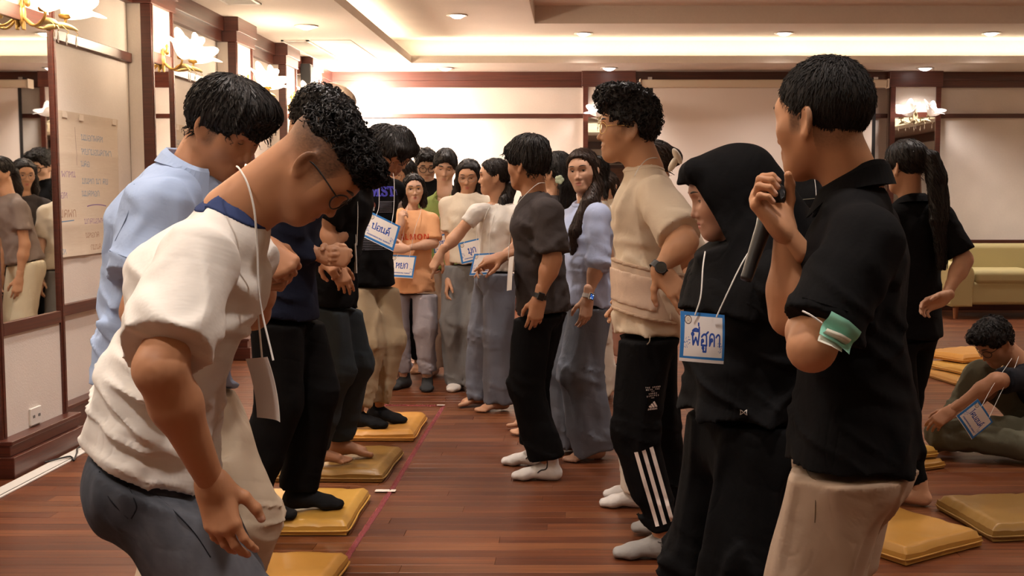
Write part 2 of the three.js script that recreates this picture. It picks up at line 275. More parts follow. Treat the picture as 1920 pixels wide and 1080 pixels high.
// ---- unseen walls: right, and the one behind the camera with its wooden door
{
  const r = thing('wall_right', 'right wall of cream panels with mahogany rails', 'wall', [0, 0, 0], null, 'structure');
  part('core', ext(XR, XR + 0.2, -0.1, CEIL + 0.5, ZF - 0.2, ZB + 0.2), M.panel, r);
  part('rail', ext(XR - 0.03, XR, YR0, YR1, ZF, ZB), M.mahog, r); part('dado_rail', ext(XR - 0.03, XR, YD0, YD1, ZF, ZB), M.mahog, r); part('beam', ext(XR - 0.06, XR, YB, CEIL, ZF, ZB), M.mahog, r); part('baseboard', ext(XR - 0.06, XR, 0, YBB, ZF, ZB), M.mahog, r);
  const f = thing('wall_front', 'wall behind the camera of cream panels with mahogany rails', 'wall', [0, 0, 0], null, 'structure');
  part('core', ext(XL - 0.2, XR + 0.2, -0.1, CEIL + 0.5, ZF - 0.2, ZF), M.panel, f);
  part('rail', ext(XL, XR, YR0, YR1, ZF, ZF + 0.03), M.mahog, f); part('dado_rail', ext(XL, XR, YD0, YD1, ZF, ZF + 0.03), M.mahog, f); part('beam', ext(XL, XR, YB, CEIL, ZF, ZF + 0.06), M.mahog, f); part('baseboard', ext(XL, XR, 0, YBB, ZF, ZF + 0.06), M.mahog, f);
  const d = thing('door_1', 'orange brown panelled double door seen in the back-wall mirror', 'door', [0, 0, 0], null, 'structure');
  const dm = phy({ color: lin(0.3, 0.1, 0.04), roughness: 0.35, map: rep(woodTex, 1, 1), clearcoat: 0.3 });
  part('frame', merge([ext(0.0, 0.1, 0, 2.2, ZF + 0.03, ZF + 0.12), ext(1.9, 2.0, 0, 2.2, ZF + 0.03, ZF + 0.12), ext(0, 2.0, 2.12, 2.22, ZF + 0.03, ZF + 0.12)]), M.mahog, d);
  for (const [a, b] of [[0.1, 1.0], [1.0, 1.9]]) { part('leaf', merge([ext(a, b, 0.01, 2.12, ZF + 0.03, ZF + 0.08, 0.004), ext(a + 0.12, b - 0.12, 0.2, 0.95, ZF + 0.08, ZF + 0.095, 0.006), ext(a + 0.12, b - 0.12, 1.1, 1.98, ZF + 0.08, ZF + 0.095, 0.006)]), dm, d); }
  part('handle', merge([ext(0.9, 0.93, 0.95, 1.15, ZF + 0.09, ZF + 0.13, 0.01), ext(1.07, 1.1, 0.95, 1.15, ZF + 0.09, ZF + 0.13, 0.01)]), M.gold, d);
}

// Thai letters as bold strokes; box of height 1, y down
const TH = {
  'ป': [0.86, 'c.16,.12,.1 m.16,.2 l.16,1 l.72,1 l.72,-.32'], 'อ': [0.84, 'c.22,.6,.1 m.14,.28 q.42,-.12 .7,.24 l.7,1 l.14,1 l.14,.62'], 'น': [0.9, 'c.14,.12,.1 m.17,.2 l.17,1 l.62,.82 c.74,.9,.1 m.64,0 l.64,.82'], 'ด': [0.88, 'c.4,.52,.1 m.34,.6 l.16,1 l.16,.4 q.16,0 .44,0 q.72,0 .72,.4 l.72,1'],
  '์': [0, 'c-.42,-.32,.1 m-.34,-.4 l-.14,-.58'], 'ห': [0.92, 'c.14,.12,.1 m.17,.2 l.17,1 m.17,.68 l.6,.36 c.66,.2,.11 m.62,.38 l.74,.6 l.74,1'], 'ย': [0.86, 'c.18,.12,.1 m.16,.22 l.12,.42 l.34,.5 l.16,.66 l.16,1 l.7,1 l.7,0'], 'ก': [0.82, 'm.16,1 l.16,.5 l.05,.32 q.36,-.14 .58,.06 q.68,.16 .68,.4 l.68,1'],
  'ม': [0.9, 'c.16,.12,.1 m.2,.2 l.2,.82 c.16,.92,.1 m.24,.88 l.72,1 l.72,0'], 'ุ': [0, 'c-.4,1.24,.08 m-.32,1.2 l-.3,1.5'], 'ู': [0, 'c-.6,1.22,.08 m-.56,1.3 l-.56,1.52 l-.26,1.52 l-.26,1.16'], 'พ': [1.0, 'c.14,.12,.1 m.12,.2 l.22,1 l.48,.4 l.74,1 l.86,0'], 'ี': [0, 'm-.86,-.14 q-.5,-.52 -.16,-.14 l-.86,-.14 m-.16,-.14 l-.16,-.46'], '่': [0, 'm-.22,-.62 l-.22,-.8'],
  'ฮ': [0.92, 'c.24,.62,.1 m.14,.3 q.42,-.1 .68,.2 l.72,1 l.14,1 l.14,.64 m.58,.1 l.88,-.14'], 'า': [0.66, 'm.06,.26 q.34,-.14 .52,.16 l.52,1'], 'ไ': [0.5, 'm.3,1 l.3,-.12 q.3,-.4 .1,-.42 l.42,-.56'], ' ': [0.5, ''],
};
function thai(x, text, px, py, size, weight) {
  x.lineWidth = weight; x.lineCap = 'round'; x.lineJoin = 'round'; let w = 0; for (const ch of text) w += TH[ch][0]; let ox = px - w * size / 2;
  for (const ch of text) {
    x.beginPath(); const S = (v, i) => (i % 2 ? py + v * size : ox + v * size);
    for (const tok of TH[ch][1].match(/[cmlq][^cmlq]*/g) || []) { const n = tok.slice(1).match(/-?\d*\.?\d+/g).map(Number); if (tok[0] === 'c') { const X = ox + n[0] * size, Y = py + n[1] * size; x.moveTo(X + n[2] * size, Y); x.arc(X, Y, n[2] * size, 0, 6.3); } else if (tok[0] === 'm') x.moveTo(S(n[0], 0), S(n[1], 1)); else if (tok[0] === 'l') x.lineTo(S(n[0], 0), S(n[1], 1)); else x.quadraticCurveTo(S(n[0], 0), S(n[1], 1), S(n[2], 0), S(n[3], 1)); }
    x.stroke(); ox += TH[ch][0] * size;
  }
}

// ================================================================ THINGS FIXED TO THE ROOM
// ---- flower wall lamps: facing +x (left wall) or out of the back wall
function tulip(petals, r, h, sd) {   // ruffled glass bell, open end up, base at the origin
  const nu = 48, nv = 12, pos = [], idx = [], uv = [];
  for (let j = 0; j <= nv; j++) for (let i = 0; i <= nu; i++) {
    const a = i / nu * Math.PI * 2, t = j / nv, w = Math.cos(a * petals + sd), rr = r * (0.26 + 0.86 * Math.sin(Math.min(1, t * 1.12) * 1.35) * (1 - 0.16 * t)) * (1 + 0.16 * w * t * t) + r * 0.38 * Math.pow(Math.max(0, t - 0.72) / 0.28, 2) * (0.7 + 0.5 * w), y = h * t * (1 + 0.16 * w * t * t) - h * 0.12 * Math.pow(Math.max(0, t - 0.8) / 0.2, 2);
    pos.push(Math.cos(a) * rr, y, Math.sin(a) * rr); uv.push(i / nu, t);
  }
  for (let j = 0; j < nv; j++) for (let i = 0; i < nu; i++) { const a = j * (nu + 1) + i, b = a + 1, c = a + nu + 1, d = c + 1; idx.push(a, c, b, b, c, d); }
  const g = new THREE.BufferGeometry(); g.setAttribute('position', new THREE.Float32BufferAttribute(pos, 3)); g.setAttribute('uv', new THREE.Float32BufferAttribute(uv, 2)); g.setIndex(idx); g.computeVertexNormals(); return g;
}
const petalLit = phy({ color: lin(0.95, 0.9, 0.82), roughness: 0.5, transmission: 0.45, thickness: 0, emissive: SCONCE_COL, emissiveIntensity: 3.2, side: THREE.DoubleSide }), petalOff = phy({ color: lin(0.8, 0.76, 0.73), roughness: 0.35, transmission: 0.2, thickness: 0, side: THREE.DoubleSide }), bulbLit = std({ color: 0xffffff, emissive: new THREE.Color(1, 0.86, 0.66), emissiveIntensity: 14 });
function sconce(label, pos, turn, lit) {
  const GOLD = lit ? M.gold : M.paleMetal, LEAF = lit ? M.goldPale : M.paleMetal;   // local frame: x along the wall, y up, z out of the wall
  const t = thing('wall_lamp', label, 'wall lamp', pos, 'flower wall lamps'); t.rotation.y = turn;
  part('backplate', merge([(() => { const g = new THREE.SphereGeometry(0.045, 20, 12); g.scale(0.7, 1.5, 0.35); return g; })(), box(0.03, 0.16, 0.012, 0, 0, 0.006, 0.005)]), GOLD, t);
  part('finial', new THREE.LatheGeometry([[0.001, 0.12], [0.012, 0.105], [0.006, 0.085], [0.018, 0.07], [0.01, 0.05], [0.001, 0.045]].map((p) => new THREE.Vector2(...p)), 14).translate(0, -0.01, 0.03), GOLD, t);
  for (const s of [-1, 1]) {
    const tip = V(0.115 * s, 0.0, 0.17);
    const arm = tube([V(0.01 * s, -0.02, 0.01), V(0.03 * s, -0.06, 0.06), V(0.08 * s, -0.06, 0.12), V(0.115 * s, -0.03, 0.165), tip], 0.007, 26, 8); part('arm', arm, GOLD, t);
    const leaf = (() => { const g = new THREE.SphereGeometry(1, 16, 10); g.scale(0.022, 0.016, 0.085); const p = g.attributes.position; for (let i = 0; i < p.count; i++) { const z = p.getZ(i); p.setY(i, p.getY(i) - 3.2 * z * z); } g.computeVertexNormals(); g.rotateY(s * 0.55); g.translate(0.075 * s, -0.045, 0.16); return g; })(); part('leaf', leaf, LEAF, t);
    part('cup', new THREE.LatheGeometry([[0.002, -0.01], [0.03, -0.004], [0.036, 0.012], [0.028, 0.016]].map((p) => new THREE.Vector2(...p)), 18).translate(tip.x, tip.y, tip.z), GOLD, t);
    const q = new THREE.Quaternion().setFromEuler(new THREE.Euler(0.55, 0, -0.42 * s)), sh = tulip(5, 0.1, 0.13, s); sh.applyQuaternion(q); sh.translate(tip.x, tip.y + 0.006, tip.z);
    const shade = part('flower_shade', sh, lit ? petalLit : petalOff, t);
    const b = new THREE.SphereGeometry(0.019, 14, 10); b.scale(1, 1.5, 1); const bp = V(0, 0.055, 0).applyQuaternion(q).add(tip); b.translate(bp.x, bp.y, bp.z); part('bulb', b, lit ? bulbLit : petalOff, shade);
    if (lit) { const l = new THREE.PointLight(SCONCE_COL, SCONCE_CD); const lp = V(0, 0.15, 0).applyQuaternion(q).add(tip); l.position.copy(lp); l.castShadow = true; l.shadow.radius = 2.5; l.name = 'lamp'; t.add(l); }
    for (const [dx, dz] of [[0.05, 0.2], [0.13, 0.215]]) {   // hook with a hanging glass drop
      const hk = part('hook', tube([V(dx * s, -0.05, dz - 0.02), V(dx * s, -0.07, dz), V((dx + 0.008) * s, -0.085, dz + 0.008), V(dx * s, -0.094, dz)], 0.0016, 14, 5), GOLD, t);
      part('glass_drop', new THREE.LatheGeometry([[0.0005, 0], [0.003, -0.012], [0.0055, -0.04], [0.004, -0.052], [0.0005, -0.058]].map((p) => new THREE.Vector2(...p)), 10).translate(dx * s, -0.094, dz), M.crystal, hk);
    }
  }
}
const SCONCES = [['lit flower wall lamp over the large mirror at the left edge', 6.03], ['lit flower wall lamp on the second pilaster above the blue shirt', 8.06], ['lit flower wall lamp just above the black-haired man in blue', 10.04], ['lit flower wall lamp hidden behind the curly heads', 11.67], ['lit flower wall lamp on the last pilaster by the back corner', 12.77], ['lit flower wall lamp left of the picture edge', 4.15], ['lit flower wall lamp well behind the picture edge', 2.3]];
for (const [label, d] of SCONCES) sconce(label, [XP - 0.004, 2.29, -d], Math.PI / 2, true);
sconce('unlit white flower wall lamp on the right back-wall pilaster', [4.005, 2.3, -(ZB - 0.1)], 0, false);
sconce('unlit white flower wall lamp on the left back-wall pilaster', [0.387, 2.3, -(ZB - 0.1)], 0, false);
// ---- flood lamp on a stand in the back left corner, its reflector turned to the wall
{
  const c = at(634, 172, 13.1), t = thing('flood_lamp', 'dark round reflector lamp in the back left corner lighting the wall', 'lamp', [c.x, 0, c.z]);
  const refl = new THREE.LatheGeometry([[0.03, -0.12], [0.1, -0.105], [0.17, -0.06], [0.205, 0.0], [0.21, 0.012], [0.2, 0.012], [0.16, -0.045], [0.09, -0.09], [0.03, -0.1]].map((p) => new THREE.Vector2(...p)), 36); const q = new THREE.Quaternion().setFromUnitVectors(V(0, 1, 0), V(0.25, 0.72, -0.6).normalize()); refl.applyQuaternion(q); refl.translate(0, c.y - 0.06, 0);
  const R = part('reflector', refl, std({ color: lin(0.12, 0.09, 0.07), roughness: 0.4, metalness: 0.4, side: THREE.DoubleSide }), t);
  const b = new THREE.SphereGeometry(0.05, 18, 12); const bp = V(0, -0.02, 0).applyQuaternion(q).add(V(0, c.y - 0.06, 0)); b.translate(bp.x, bp.y, bp.z); part('bulb', b, std({ color: 0xffffff, emissive: new THREE.Color(1, 0.9, 0.8), emissiveIntensity: 20 }), R);
  part('stand', rod(V(0, 0.02, 0), V(0, c.y - 0.17, 0), 0.016, 0.012), M.dark, t); for (const a of [0.3, 2.4, 4.5]) part('leg', rod(V(0, 0.35, 0), V(Math.cos(a) * 0.35, 0.01, Math.sin(a) * 0.35), 0.009), M.dark, t);
  const l = new THREE.PointLight(FLOOD_COL, FLOOD_CD), lp = V(0, 0.1, 0).applyQuaternion(q).add(V(0, c.y - 0.06, 0)); l.position.copy(lp); l.castShadow = true; l.shadow.radius = 6; l.name = 'lamp'; t.add(l);
}
{ // loudspeaker and bracket high on the left wall
  const t = thing('loudspeaker', 'small black loudspeaker on a bracket high in the left corner', 'loudspeaker'), p = at(575, 135, 12.3);
  part('case', box(0.1, 0.2, 0.13, p.x, p.y - 0.02, p.z, 0.008), M.black, t); part('bracket', rod(V(p.x, p.y - 0.02, p.z), V(XL + 0.06, p.y - 0.02, p.z), 0.012), M.chrome, t); part('grille', box(0.004, 0.17, 0.1, p.x + 0.051, p.y - 0.02, p.z, 0.002), M.dark, t);
}
// ---- projection screen on the back wall
{
  const t = thing('projection_screen', 'wide white pull-down projection screen with black borders on the back wall', 'screen'), x0 = 0.86, x1 = 3.51, yT = 2.64, yB = 0.62, d = ZB - 0.2;
  part('housing', ext(x0 - 0.1, x1 + 0.12, 2.632, 2.726, d - 0.06, d + 0.06, 0.02), std({ color: lin(0.7, 0.6, 0.46), roughness: 0.5 }), t);
  for (const [a, b] of [[x0 - 0.12, x0 - 0.1], [x1 + 0.12, x1 + 0.14]]) part('end_cap', ext(a, b, 2.625, 2.735, d - 0.07, d + 0.07, 0.012), std({ color: lin(0.62, 0.52, 0.4), roughness: 0.45 }), t);
  part('screen_sheet', ext(x0 + 0.04, x1 - 0.04, yB, yT, d - 0.002, d + 0.002), std({ color: lin(0.82, 0.75, 0.69), roughness: 0.9 }), t);
  for (const [a, b] of [[x0, x0 + 0.04], [x1 - 0.04, x1]]) part('black_border', ext(a, b, yB, yT, d - 0.0025, d + 0.0025), M.black, t);
  part('bottom_bar', rod(V(x0, yB, -d), V(x1, yB, -d), 0.014), M.black, t); part('bracket', ext(x0 - 0.02, x0 + 0.03, 2.7, 2.76, d, d + 0.1), M.chrome, t); part('bracket', ext(x1 - 0.03, x1 + 0.02, 2.7, 2.76, d, d + 0.1), M.chrome, t);
}
// ---- flip-chart paper and writing taped to the left wall
{
  const ink = (x, text, px, py, s, col) => { x.strokeStyle = col; thai(x, text, px, py, s, s * 0.13); };
  const paperTex = () => canvasTex(768, 900, (x, w, h) => {
    x.fillStyle = '#d9cbb8'; x.fillRect(0, 0, w, h); seed(31); for (let i = 0; i < 900; i++) { x.fillStyle = rnd() < 0.5 ? 'rgba(255,250,240,0.10)' : 'rgba(150,125,100,0.06)'; x.fillRect(rnd() * w, rnd() * h, 8 + rnd() * 60, 1 + rnd() * 3); }
    x.strokeStyle = '#9a7f74'; x.lineWidth = 3; x.beginPath(); x.moveTo(330, 90); x.lineTo(338, 330); x.stroke();
    const bl = '#97a3b2', pu = '#a68da0', br = '#b1917a';
    ink(x, 'นมอกพดห', 500, 130, 36, bl); ink(x, 'หยกมอนดกพา', 540, 220, 36, bl); ink(x, 'นดอ', 420, 300, 34, bl); ink(x, 'มนหก นา ดย', 520, 410, 34, bl); ink(x, 'นมดหอก', 470, 490, 34, bl);
    ink(x, 'กนห', 110, 210, 34, pu); ink(x, 'ดอน พกหน', 200, 370, 36, pu); ink(x, 'กน พอห', 150, 500, 36, pu); ink(x, 'กหนมดพก', 180, 610, 44, br); x.strokeStyle = '#5f86ad'; x.lineWidth = 6; x.beginPath(); x.moveTo(30, 690); x.lineTo(290, 676); x.stroke(); x.strokeStyle = '#7a5f9a'; x.beginPath(); x.moveTo(430, 590); x.quadraticCurveTo(520, 570, 620, 590); x.stroke();
    ink(x, 'มกดนอพหนก', 520, 670, 32, pu); ink(x, 'นหอกด', 470, 760, 32, br); ink(x, 'กมนด', 500, 840, 32, br); ink(x, 'นกด', 110, 760, 32, bl); ink(x, 'มอนห', 150, 850, 32, bl);
  });
  const sheet = (label, d0, d1, y0, y1, sd) => {
    const g = new THREE.PlaneGeometry(d1 - d0, y1 - y0, 40, 44), p = g.attributes.position;
    for (let i = 0; i < p.count; i++) { const x = p.getX(i), y = p.getY(i), fold = Math.min(Math.abs(y - 0.18), Math.abs(y + 0.24), Math.abs(x + 0.02) * 1.4); p.setZ(i, 0.004 + 0.006 * (0.5 + 0.5 * noise(x * 4 + sd, y * 4, sd)) + 0.004 * Math.exp(-((fold / 0.012) ** 2)) + 0.012 * sst(0.42, 0.5, Math.abs(y) / (y1 - y0)) * (0.5 + 0.5 * noise(x * 9, sd, y * 3))); }
    g.computeVertexNormals(); g.rotateY(Math.PI / 2); g.translate(XL + 0.002, (y0 + y1) / 2, -(d0 + d1) / 2);
    const t = thing('flip_chart_paper', label, 'paper'); part('sheet', g, std({ map: paperTex(), roughness: 0.75, side: THREE.DoubleSide }), t);
    for (const [d, y] of [[d0 + 0.3 * (d1 - d0), y1 - 0.02], [d0 + 0.5 * (d1 - d0), y1 - 0.025], [d1 - 0.06, y1 - 0.02]]) part('tape', box(0.003, 0.035, 0.06, XL + 0.016, y, -d), std({ color: lin(0.72, 0.63, 0.52), roughness: 0.3 }), t);
  };
  sheet('large taped sheet of handwritten Thai notes beside the big mirror', 6.48, 7.6, 1.02, 1.86, 2);
  sheet('taped sheet of notes on the wall bay behind the black-haired man in blue', 8.36, 9.1, 1.1, 1.9, 7);
}
// ---- wall socket, cable cover, cable, phone
{
  const p = V(XP - 0.012, 0.235, -6.02), t = thing('wall_socket', 'white double wall socket low under the big mirror', 'socket');
  part('plate', box(0.012, 0.09, 0.12, p.x + 0.006, p.y, p.z, 0.004), M.whiteGloss, t); for (const s of [-1, 1]) part('outlet', merge([-1, 1].map((k) => box(0.004, 0.014, 0.004, p.x + 0.0125, p.y, p.z + s * 0.03 + k * 0.007))), M.dark, t);
  const ch = thing('cable_cover', 'flat white cable cover strip along the foot of the left wall', 'cable cover');
  part('cover', merge([ext(-2.705, -2.615, 0, 0.009, 1.0, 6.02, 0.003), ext(-2.705, -2.625, 0, 0.009, 6.05, 7.4, 0.003)]), M.whiteGloss, ch); part('seam', ext(-2.632, -2.627, 0.0085, 0.0098, 1.0, 6.02), M.dark, ch);
  solo('power_cable', tube([V(-2.72, 0.012, -5.92), V(-2.68, 0.018, -5.96), V(-2.63, 0.02, -6.02), V(-2.6, 0.008, -5.98), V(-2.64, 0.016, -6.12), V(-2.68, 0.02, -6.25), V(-2.6, 0.014, -6.32), V(-2.48, 0.008, -6.36), V(-2.3, 0.006, -6.4)], 0.0045, 60, 7), M.black, 'thin black cable crossing the white cable cover', 'cable');
  const f = at(165, 822, 6.62), ph = thing('smartphone', 'smartphone in pale case lying on a power bank by the skirting', 'phone', [-2.79, 0, -6.62]); ph.rotation.y = 0.25;
  part('case', box(0.08, 0.012, 0.16, 0, 0.03, 0, 0.005), std({ color: lin(0.62, 0.54, 0.42), roughness: 0.4 }), ph); part('screen', box(0.068, 0.001, 0.145, 0, 0.0367, 0), glassBlk, ph); void f;
  const pb = thing('power_bank', 'dark power bank under the smartphone', 'power bank', [-2.79, 0, -6.62]); part('case', box(0.085, 0.023, 0.15, 0, 0.0125, 0.002, 0.006), M.black, pb); part('port', box(0.02, 0.008, 0.002, 0, 0.012, 0.078), M.chrome, pb);
}
// ---- sofa by the back wall
{
  const fab = phy({ color: lin(0.44, 0.37, 0.17), roughness: 0.7, bumpMap: rep(clothBump, 6, 6), bumpScale: 0.0008, sheen: 0.3, sheenColor: lin(0.6, 0.5, 0.25) }), leg = phy({ color: lin(0.24, 0.09, 0.035), roughness: 0.4 });
  const x0 = 4.18, t = thing('sofa', 'olive yellow upholstered sofa with wooden legs against the back wall', 'sofa', [x0, 0, -13.85]), W2 = 2.0;
  part('base', box(W2 - 0.2, 0.26, 0.78, W2 / 2, 0.29, 0.42, 0.04), fab, t); part('backrest', box(W2 - 0.06, 0.62, 0.2, W2 / 2, 0.51, 0.1, 0.06), fab, t);
  for (const x of [0, W2 - 0.24]) { const sh = new THREE.Shape(); sh.moveTo(0.02, 0); sh.lineTo(0.22, 0); sh.lineTo(0.22, 0.18); sh.quadraticCurveTo(0.25, 0.3, 0.235, 0.36); sh.quadraticCurveTo(0.22, 0.44, 0.12, 0.445); sh.lineTo(0.04, 0.44); sh.quadraticCurveTo(0, 0.44, 0, 0.4); sh.lineTo(0, 0.02); const g = new THREE.ExtrudeGeometry(sh, { depth: 0.78, bevelEnabled: true, bevelSize: 0.02, bevelThickness: 0.02, bevelSegments: 3, curveSegments: 8 }); g.translate(x, 0.16, 0.03); part('armrest', g, fab, t); }
  for (const x of [0.26, 0.26 + (W2 - 0.52) / 2]) part('seat_cushion', box((W2 - 0.54) / 2, 0.17, 0.62, x + (W2 - 0.52) / 4, 0.465, 0.51, 0.06), fab, t);
  for (const [x, z] of [[0.08, 0.74], [W2 - 0.08, 0.74], [0.08, 0.12], [W2 - 0.08, 0.12]]) part('leg', (() => { const g = new THREE.CylinderGeometry(0.04, 0.026, 0.16, 4); g.rotateY(Math.PI / 4); g.translate(x, 0.08, z); return g; })(), leg, t);
}
// ---- floor cushions of golden satin
const satins = [[0.58, 0.32, 0.06], [0.3, 0.165, 0.04], [0.68, 0.33, 0.07], [0.46, 0.23, 0.045]].map((c) => phy({ color: lin(...c), roughness: 0.36, sheen: 0.6, sheenRoughness: 0.35, sheenColor: lin(1, 0.72, 0.3), specularIntensity: 0.8, anisotropy: 0.3 }));
function cushion(label, x, d, w, l, turn, mat, o = {}) {
  const T = o.T ?? 0.062, t = thing('floor_cushion', label, 'cushion', [x, o.y ?? 0, -d], 'golden floor cushions'); t.rotation.y = turn;
  const N = 34, g = new THREE.BoxGeometry(2, 2, 2, N, 6, N), p = g.attributes.position, sd = x * 3 + d;
  for (let i = 0; i < p.count; i++) {
    let a = p.getX(i), b = p.getY(i), c = p.getZ(i); const e = Math.max(Math.abs(a), Math.abs(c)), ed = sst(1, 0.72, e), rim = Math.sqrt(Math.max(0, 1 - Math.pow(Math.max(0, (e - 0.88) / 0.12), 2)));
    const X = a * w / 2 * (1 - 0.012 * (1 - ed) * Math.abs(b)) * (1 - 0.03 * (1 - Math.abs(c) ** 2) * 0.4), Z = c * l / 2 * (1 - 0.03 * (1 - Math.abs(a) ** 2) * 0.4);
    const wr = 0.008 * crease(X * 9 + sd, Z * 3, sd) * (0.3 + 0.7 * (1 - ed)) + 0.005 * noise(X * 7, sd, Z * 7) + 0.004 * crease(X * 4, Z * 16, sd + 4) * (1 - ed);
    let dent = 0; for (const [fx, fz, fr, fd] of o.dents || []) dent += fd * Math.exp(-(((X - fx) / fr) ** 2 + ((Z - fz) / (fr * 0.6)) ** 2));
    const top = T * (0.62 + 0.38 * rim) + wr - dent; p.setXYZ(i, X, b > 0.99 ? top : b < -0.99 ? 0.004 * (1 - rim) : mix(0.004, T * 0.62, (b + 1) / 2) + (b > 0 ? wr * 0.5 : 0), Z);
  }
  g.computeVertexNormals(); const body = part('cushion_cover', g, mat, t);
  const pp = [], hw = w / 2 + 0.001, hl = l / 2 + 0.001; for (const [a, b] of [[-1, -1], [0, -1.0], [1, -1], [1, 0], [1, 1], [0, 1], [-1, 1], [-1, 0]]) pp.push(V(a * hw, T * 0.34, b * hl)); part('seam_piping', new THREE.TubeGeometry(new THREE.CatmullRomCurve3(pp, true, 'catmullrom', 0.12), 90, 0.004, 6, true), mat, body);
}
cushion('golden satin cushion under the black socks of the man in navy', -1.25, 4.93, 0.64, 0.57, 0.02, satins[0], { dents: [[-0.02, 0.1, 0.14, 0.018], [0.05, -0.08, 0.14, 0.018]] });
cushion('dull bronze cushion under bare feet', -1.24, 5.83, 0.64, 0.58, -0.02, satins[1], { dents: [[0, 0.12, 0.14, 0.016], [0.05, -0.03, 0.14, 0.016]] });
cushion('bright orange gold cushion at the far end of the left row', -1.22, 6.78, 0.62, 0.6, 0.01, satins[2], { dents: [[0, 0.12, 0.14, 0.014]] });
cushion('golden cushion cut by the bottom edge of the picture', -1.17, 3.98, 0.64, 0.57, -0.03, satins[3]);
cushion('golden cushion beside the khaki trousers at the bottom right', 1.28, 4.57, 0.45, 0.45, 0.6, satins[3], { T: 0.07 });
cushion('wide bronze cushion at the bottom right edge of the picture', 1.99, 4.86, 0.76, 0.5, 0.14, satins[1], { T: 0.07 });
cushion('lower of two stacked cushions behind the khaki trousers', 1.52, 5.95, 0.5, 0.52, 0.5, satins[3], { T: 0.05 });
cushion('upper of two stacked cushions behind the khaki trousers', 1.52, 5.97, 0.46, 0.48, 0.42, satins[0], { T: 0.055, y: 0.055 });
cushion('bottom cushion of the pile behind the sitting man', 2.98, 8.75, 0.58, 0.58, 0.2, satins[3], { T: 0.06 });
cushion('middle cushion of the pile behind the sitting man', 3.05, 8.72, 0.56, 0.56, 0.34, satins[0], { T: 0.06, y: 0.065 });
cushion('crumpled top cushion of the pile behind the sitting man', 3.0, 8.95, 0.5, 0.4, 0.5, satins[2], { T: 0.06, y: 0.13 });
// ---- glittering red foil tape and white tape marks on the floor
{
  const foil = std({ color: lin(0.45, 0.11, 0.12), metalness: 0.8, roughness: 0.25, bumpMap: rep(wallBump, 30, 30), bumpScale: 0.002 });
  const ribbon = (label, pts) => { const c = new THREE.CatmullRomCurve3(pts), n = 420, pos = [], idx = [], up = V(0, 1, 0); for (let i = 0; i <= n; i++) { const q = c.getPoint(i / n), T = c.getTangent(i / n), s = T.clone().cross(up).normalize(), k = i * 0.9; for (const [a, b] of [[-0.012 - 0.005 * Math.abs(noise(k * 2, 8, 1)), 0.001], [-0.007, 0.002 + 0.005 * Math.abs(noise(k, 1, 2))], [0, 0.003 + 0.016 * Math.abs(noise(k * 1.3, 7, 2))], [0.008, 0.003 + 0.005 * Math.abs(noise(k, 4, 9))], [0.012 + 0.005 * Math.abs(noise(k * 2, 2, 5)), 0.001]]) pos.push(q.x + s.x * (a + 0.004 * noise(k * 0.4, 3, 3)), b, q.z + s.z * a); } for (let i = 0; i < n; i++) for (let j = 0; j < 4; j++) { const A = i * 5 + j; idx.push(A, A + 5, A + 1, A + 1, A + 5, A + 6); } const g = new THREE.BufferGeometry(); g.setAttribute('position', new THREE.Float32BufferAttribute(pos, 3)); g.setAttribute('uv', new THREE.Float32BufferAttribute(pos.map((v, i) => (i % 3 === 0 ? v : i % 3 === 2 ? v : null)).filter((v) => v !== null), 2)); g.setIndex(idx); const h = g.toNonIndexed(); h.computeVertexNormals(); solo('foil_ribbon', h, foil, label, 'ribbon', 'red foil floor ribbons'); };
  ribbon('glittering red foil ribbon running along the cushion row', [V(-0.868, 0, -3.4), V(-0.872, 0, -4.4), V(-0.864, 0, -5.4), V(-0.87, 0, -6.5), V(-0.866, 0, -7.58)]);
  ribbon('glittering red foil ribbon across the end of the cushion row', [V(-0.866, 0, -7.6), V(-1.2, 0, -7.615), V(-1.6, 0, -7.61), V(-2.1, 0, -7.6)]);
  const wt = std({ color: lin(0.7, 0.62, 0.54), roughness: 0.6 });
  solo('floor_tape', box(0.095, 0.0012, 0.04, -0.885, 0.0075, -5.36), wt, 'white tape strip across the red ribbon by the golden cushion', 'tape'); solo('floor_tape', box(0.05, 0.0012, 0.03, -0.885, 0.0075, -7.6), wt, 'small white tape patch at the ribbon corner', 'tape');
}

// ================================================================ SMOOTH SHAPES (distance fields turned into meshes)
const smin = (a, b, k) => { const h = k - Math.abs(a - b); return (a < b ? a : b) - (h > 0 ? h * h * 0.25 / k : 0); };
const smax = (a, b, k) => -smin(-a, -b, k);
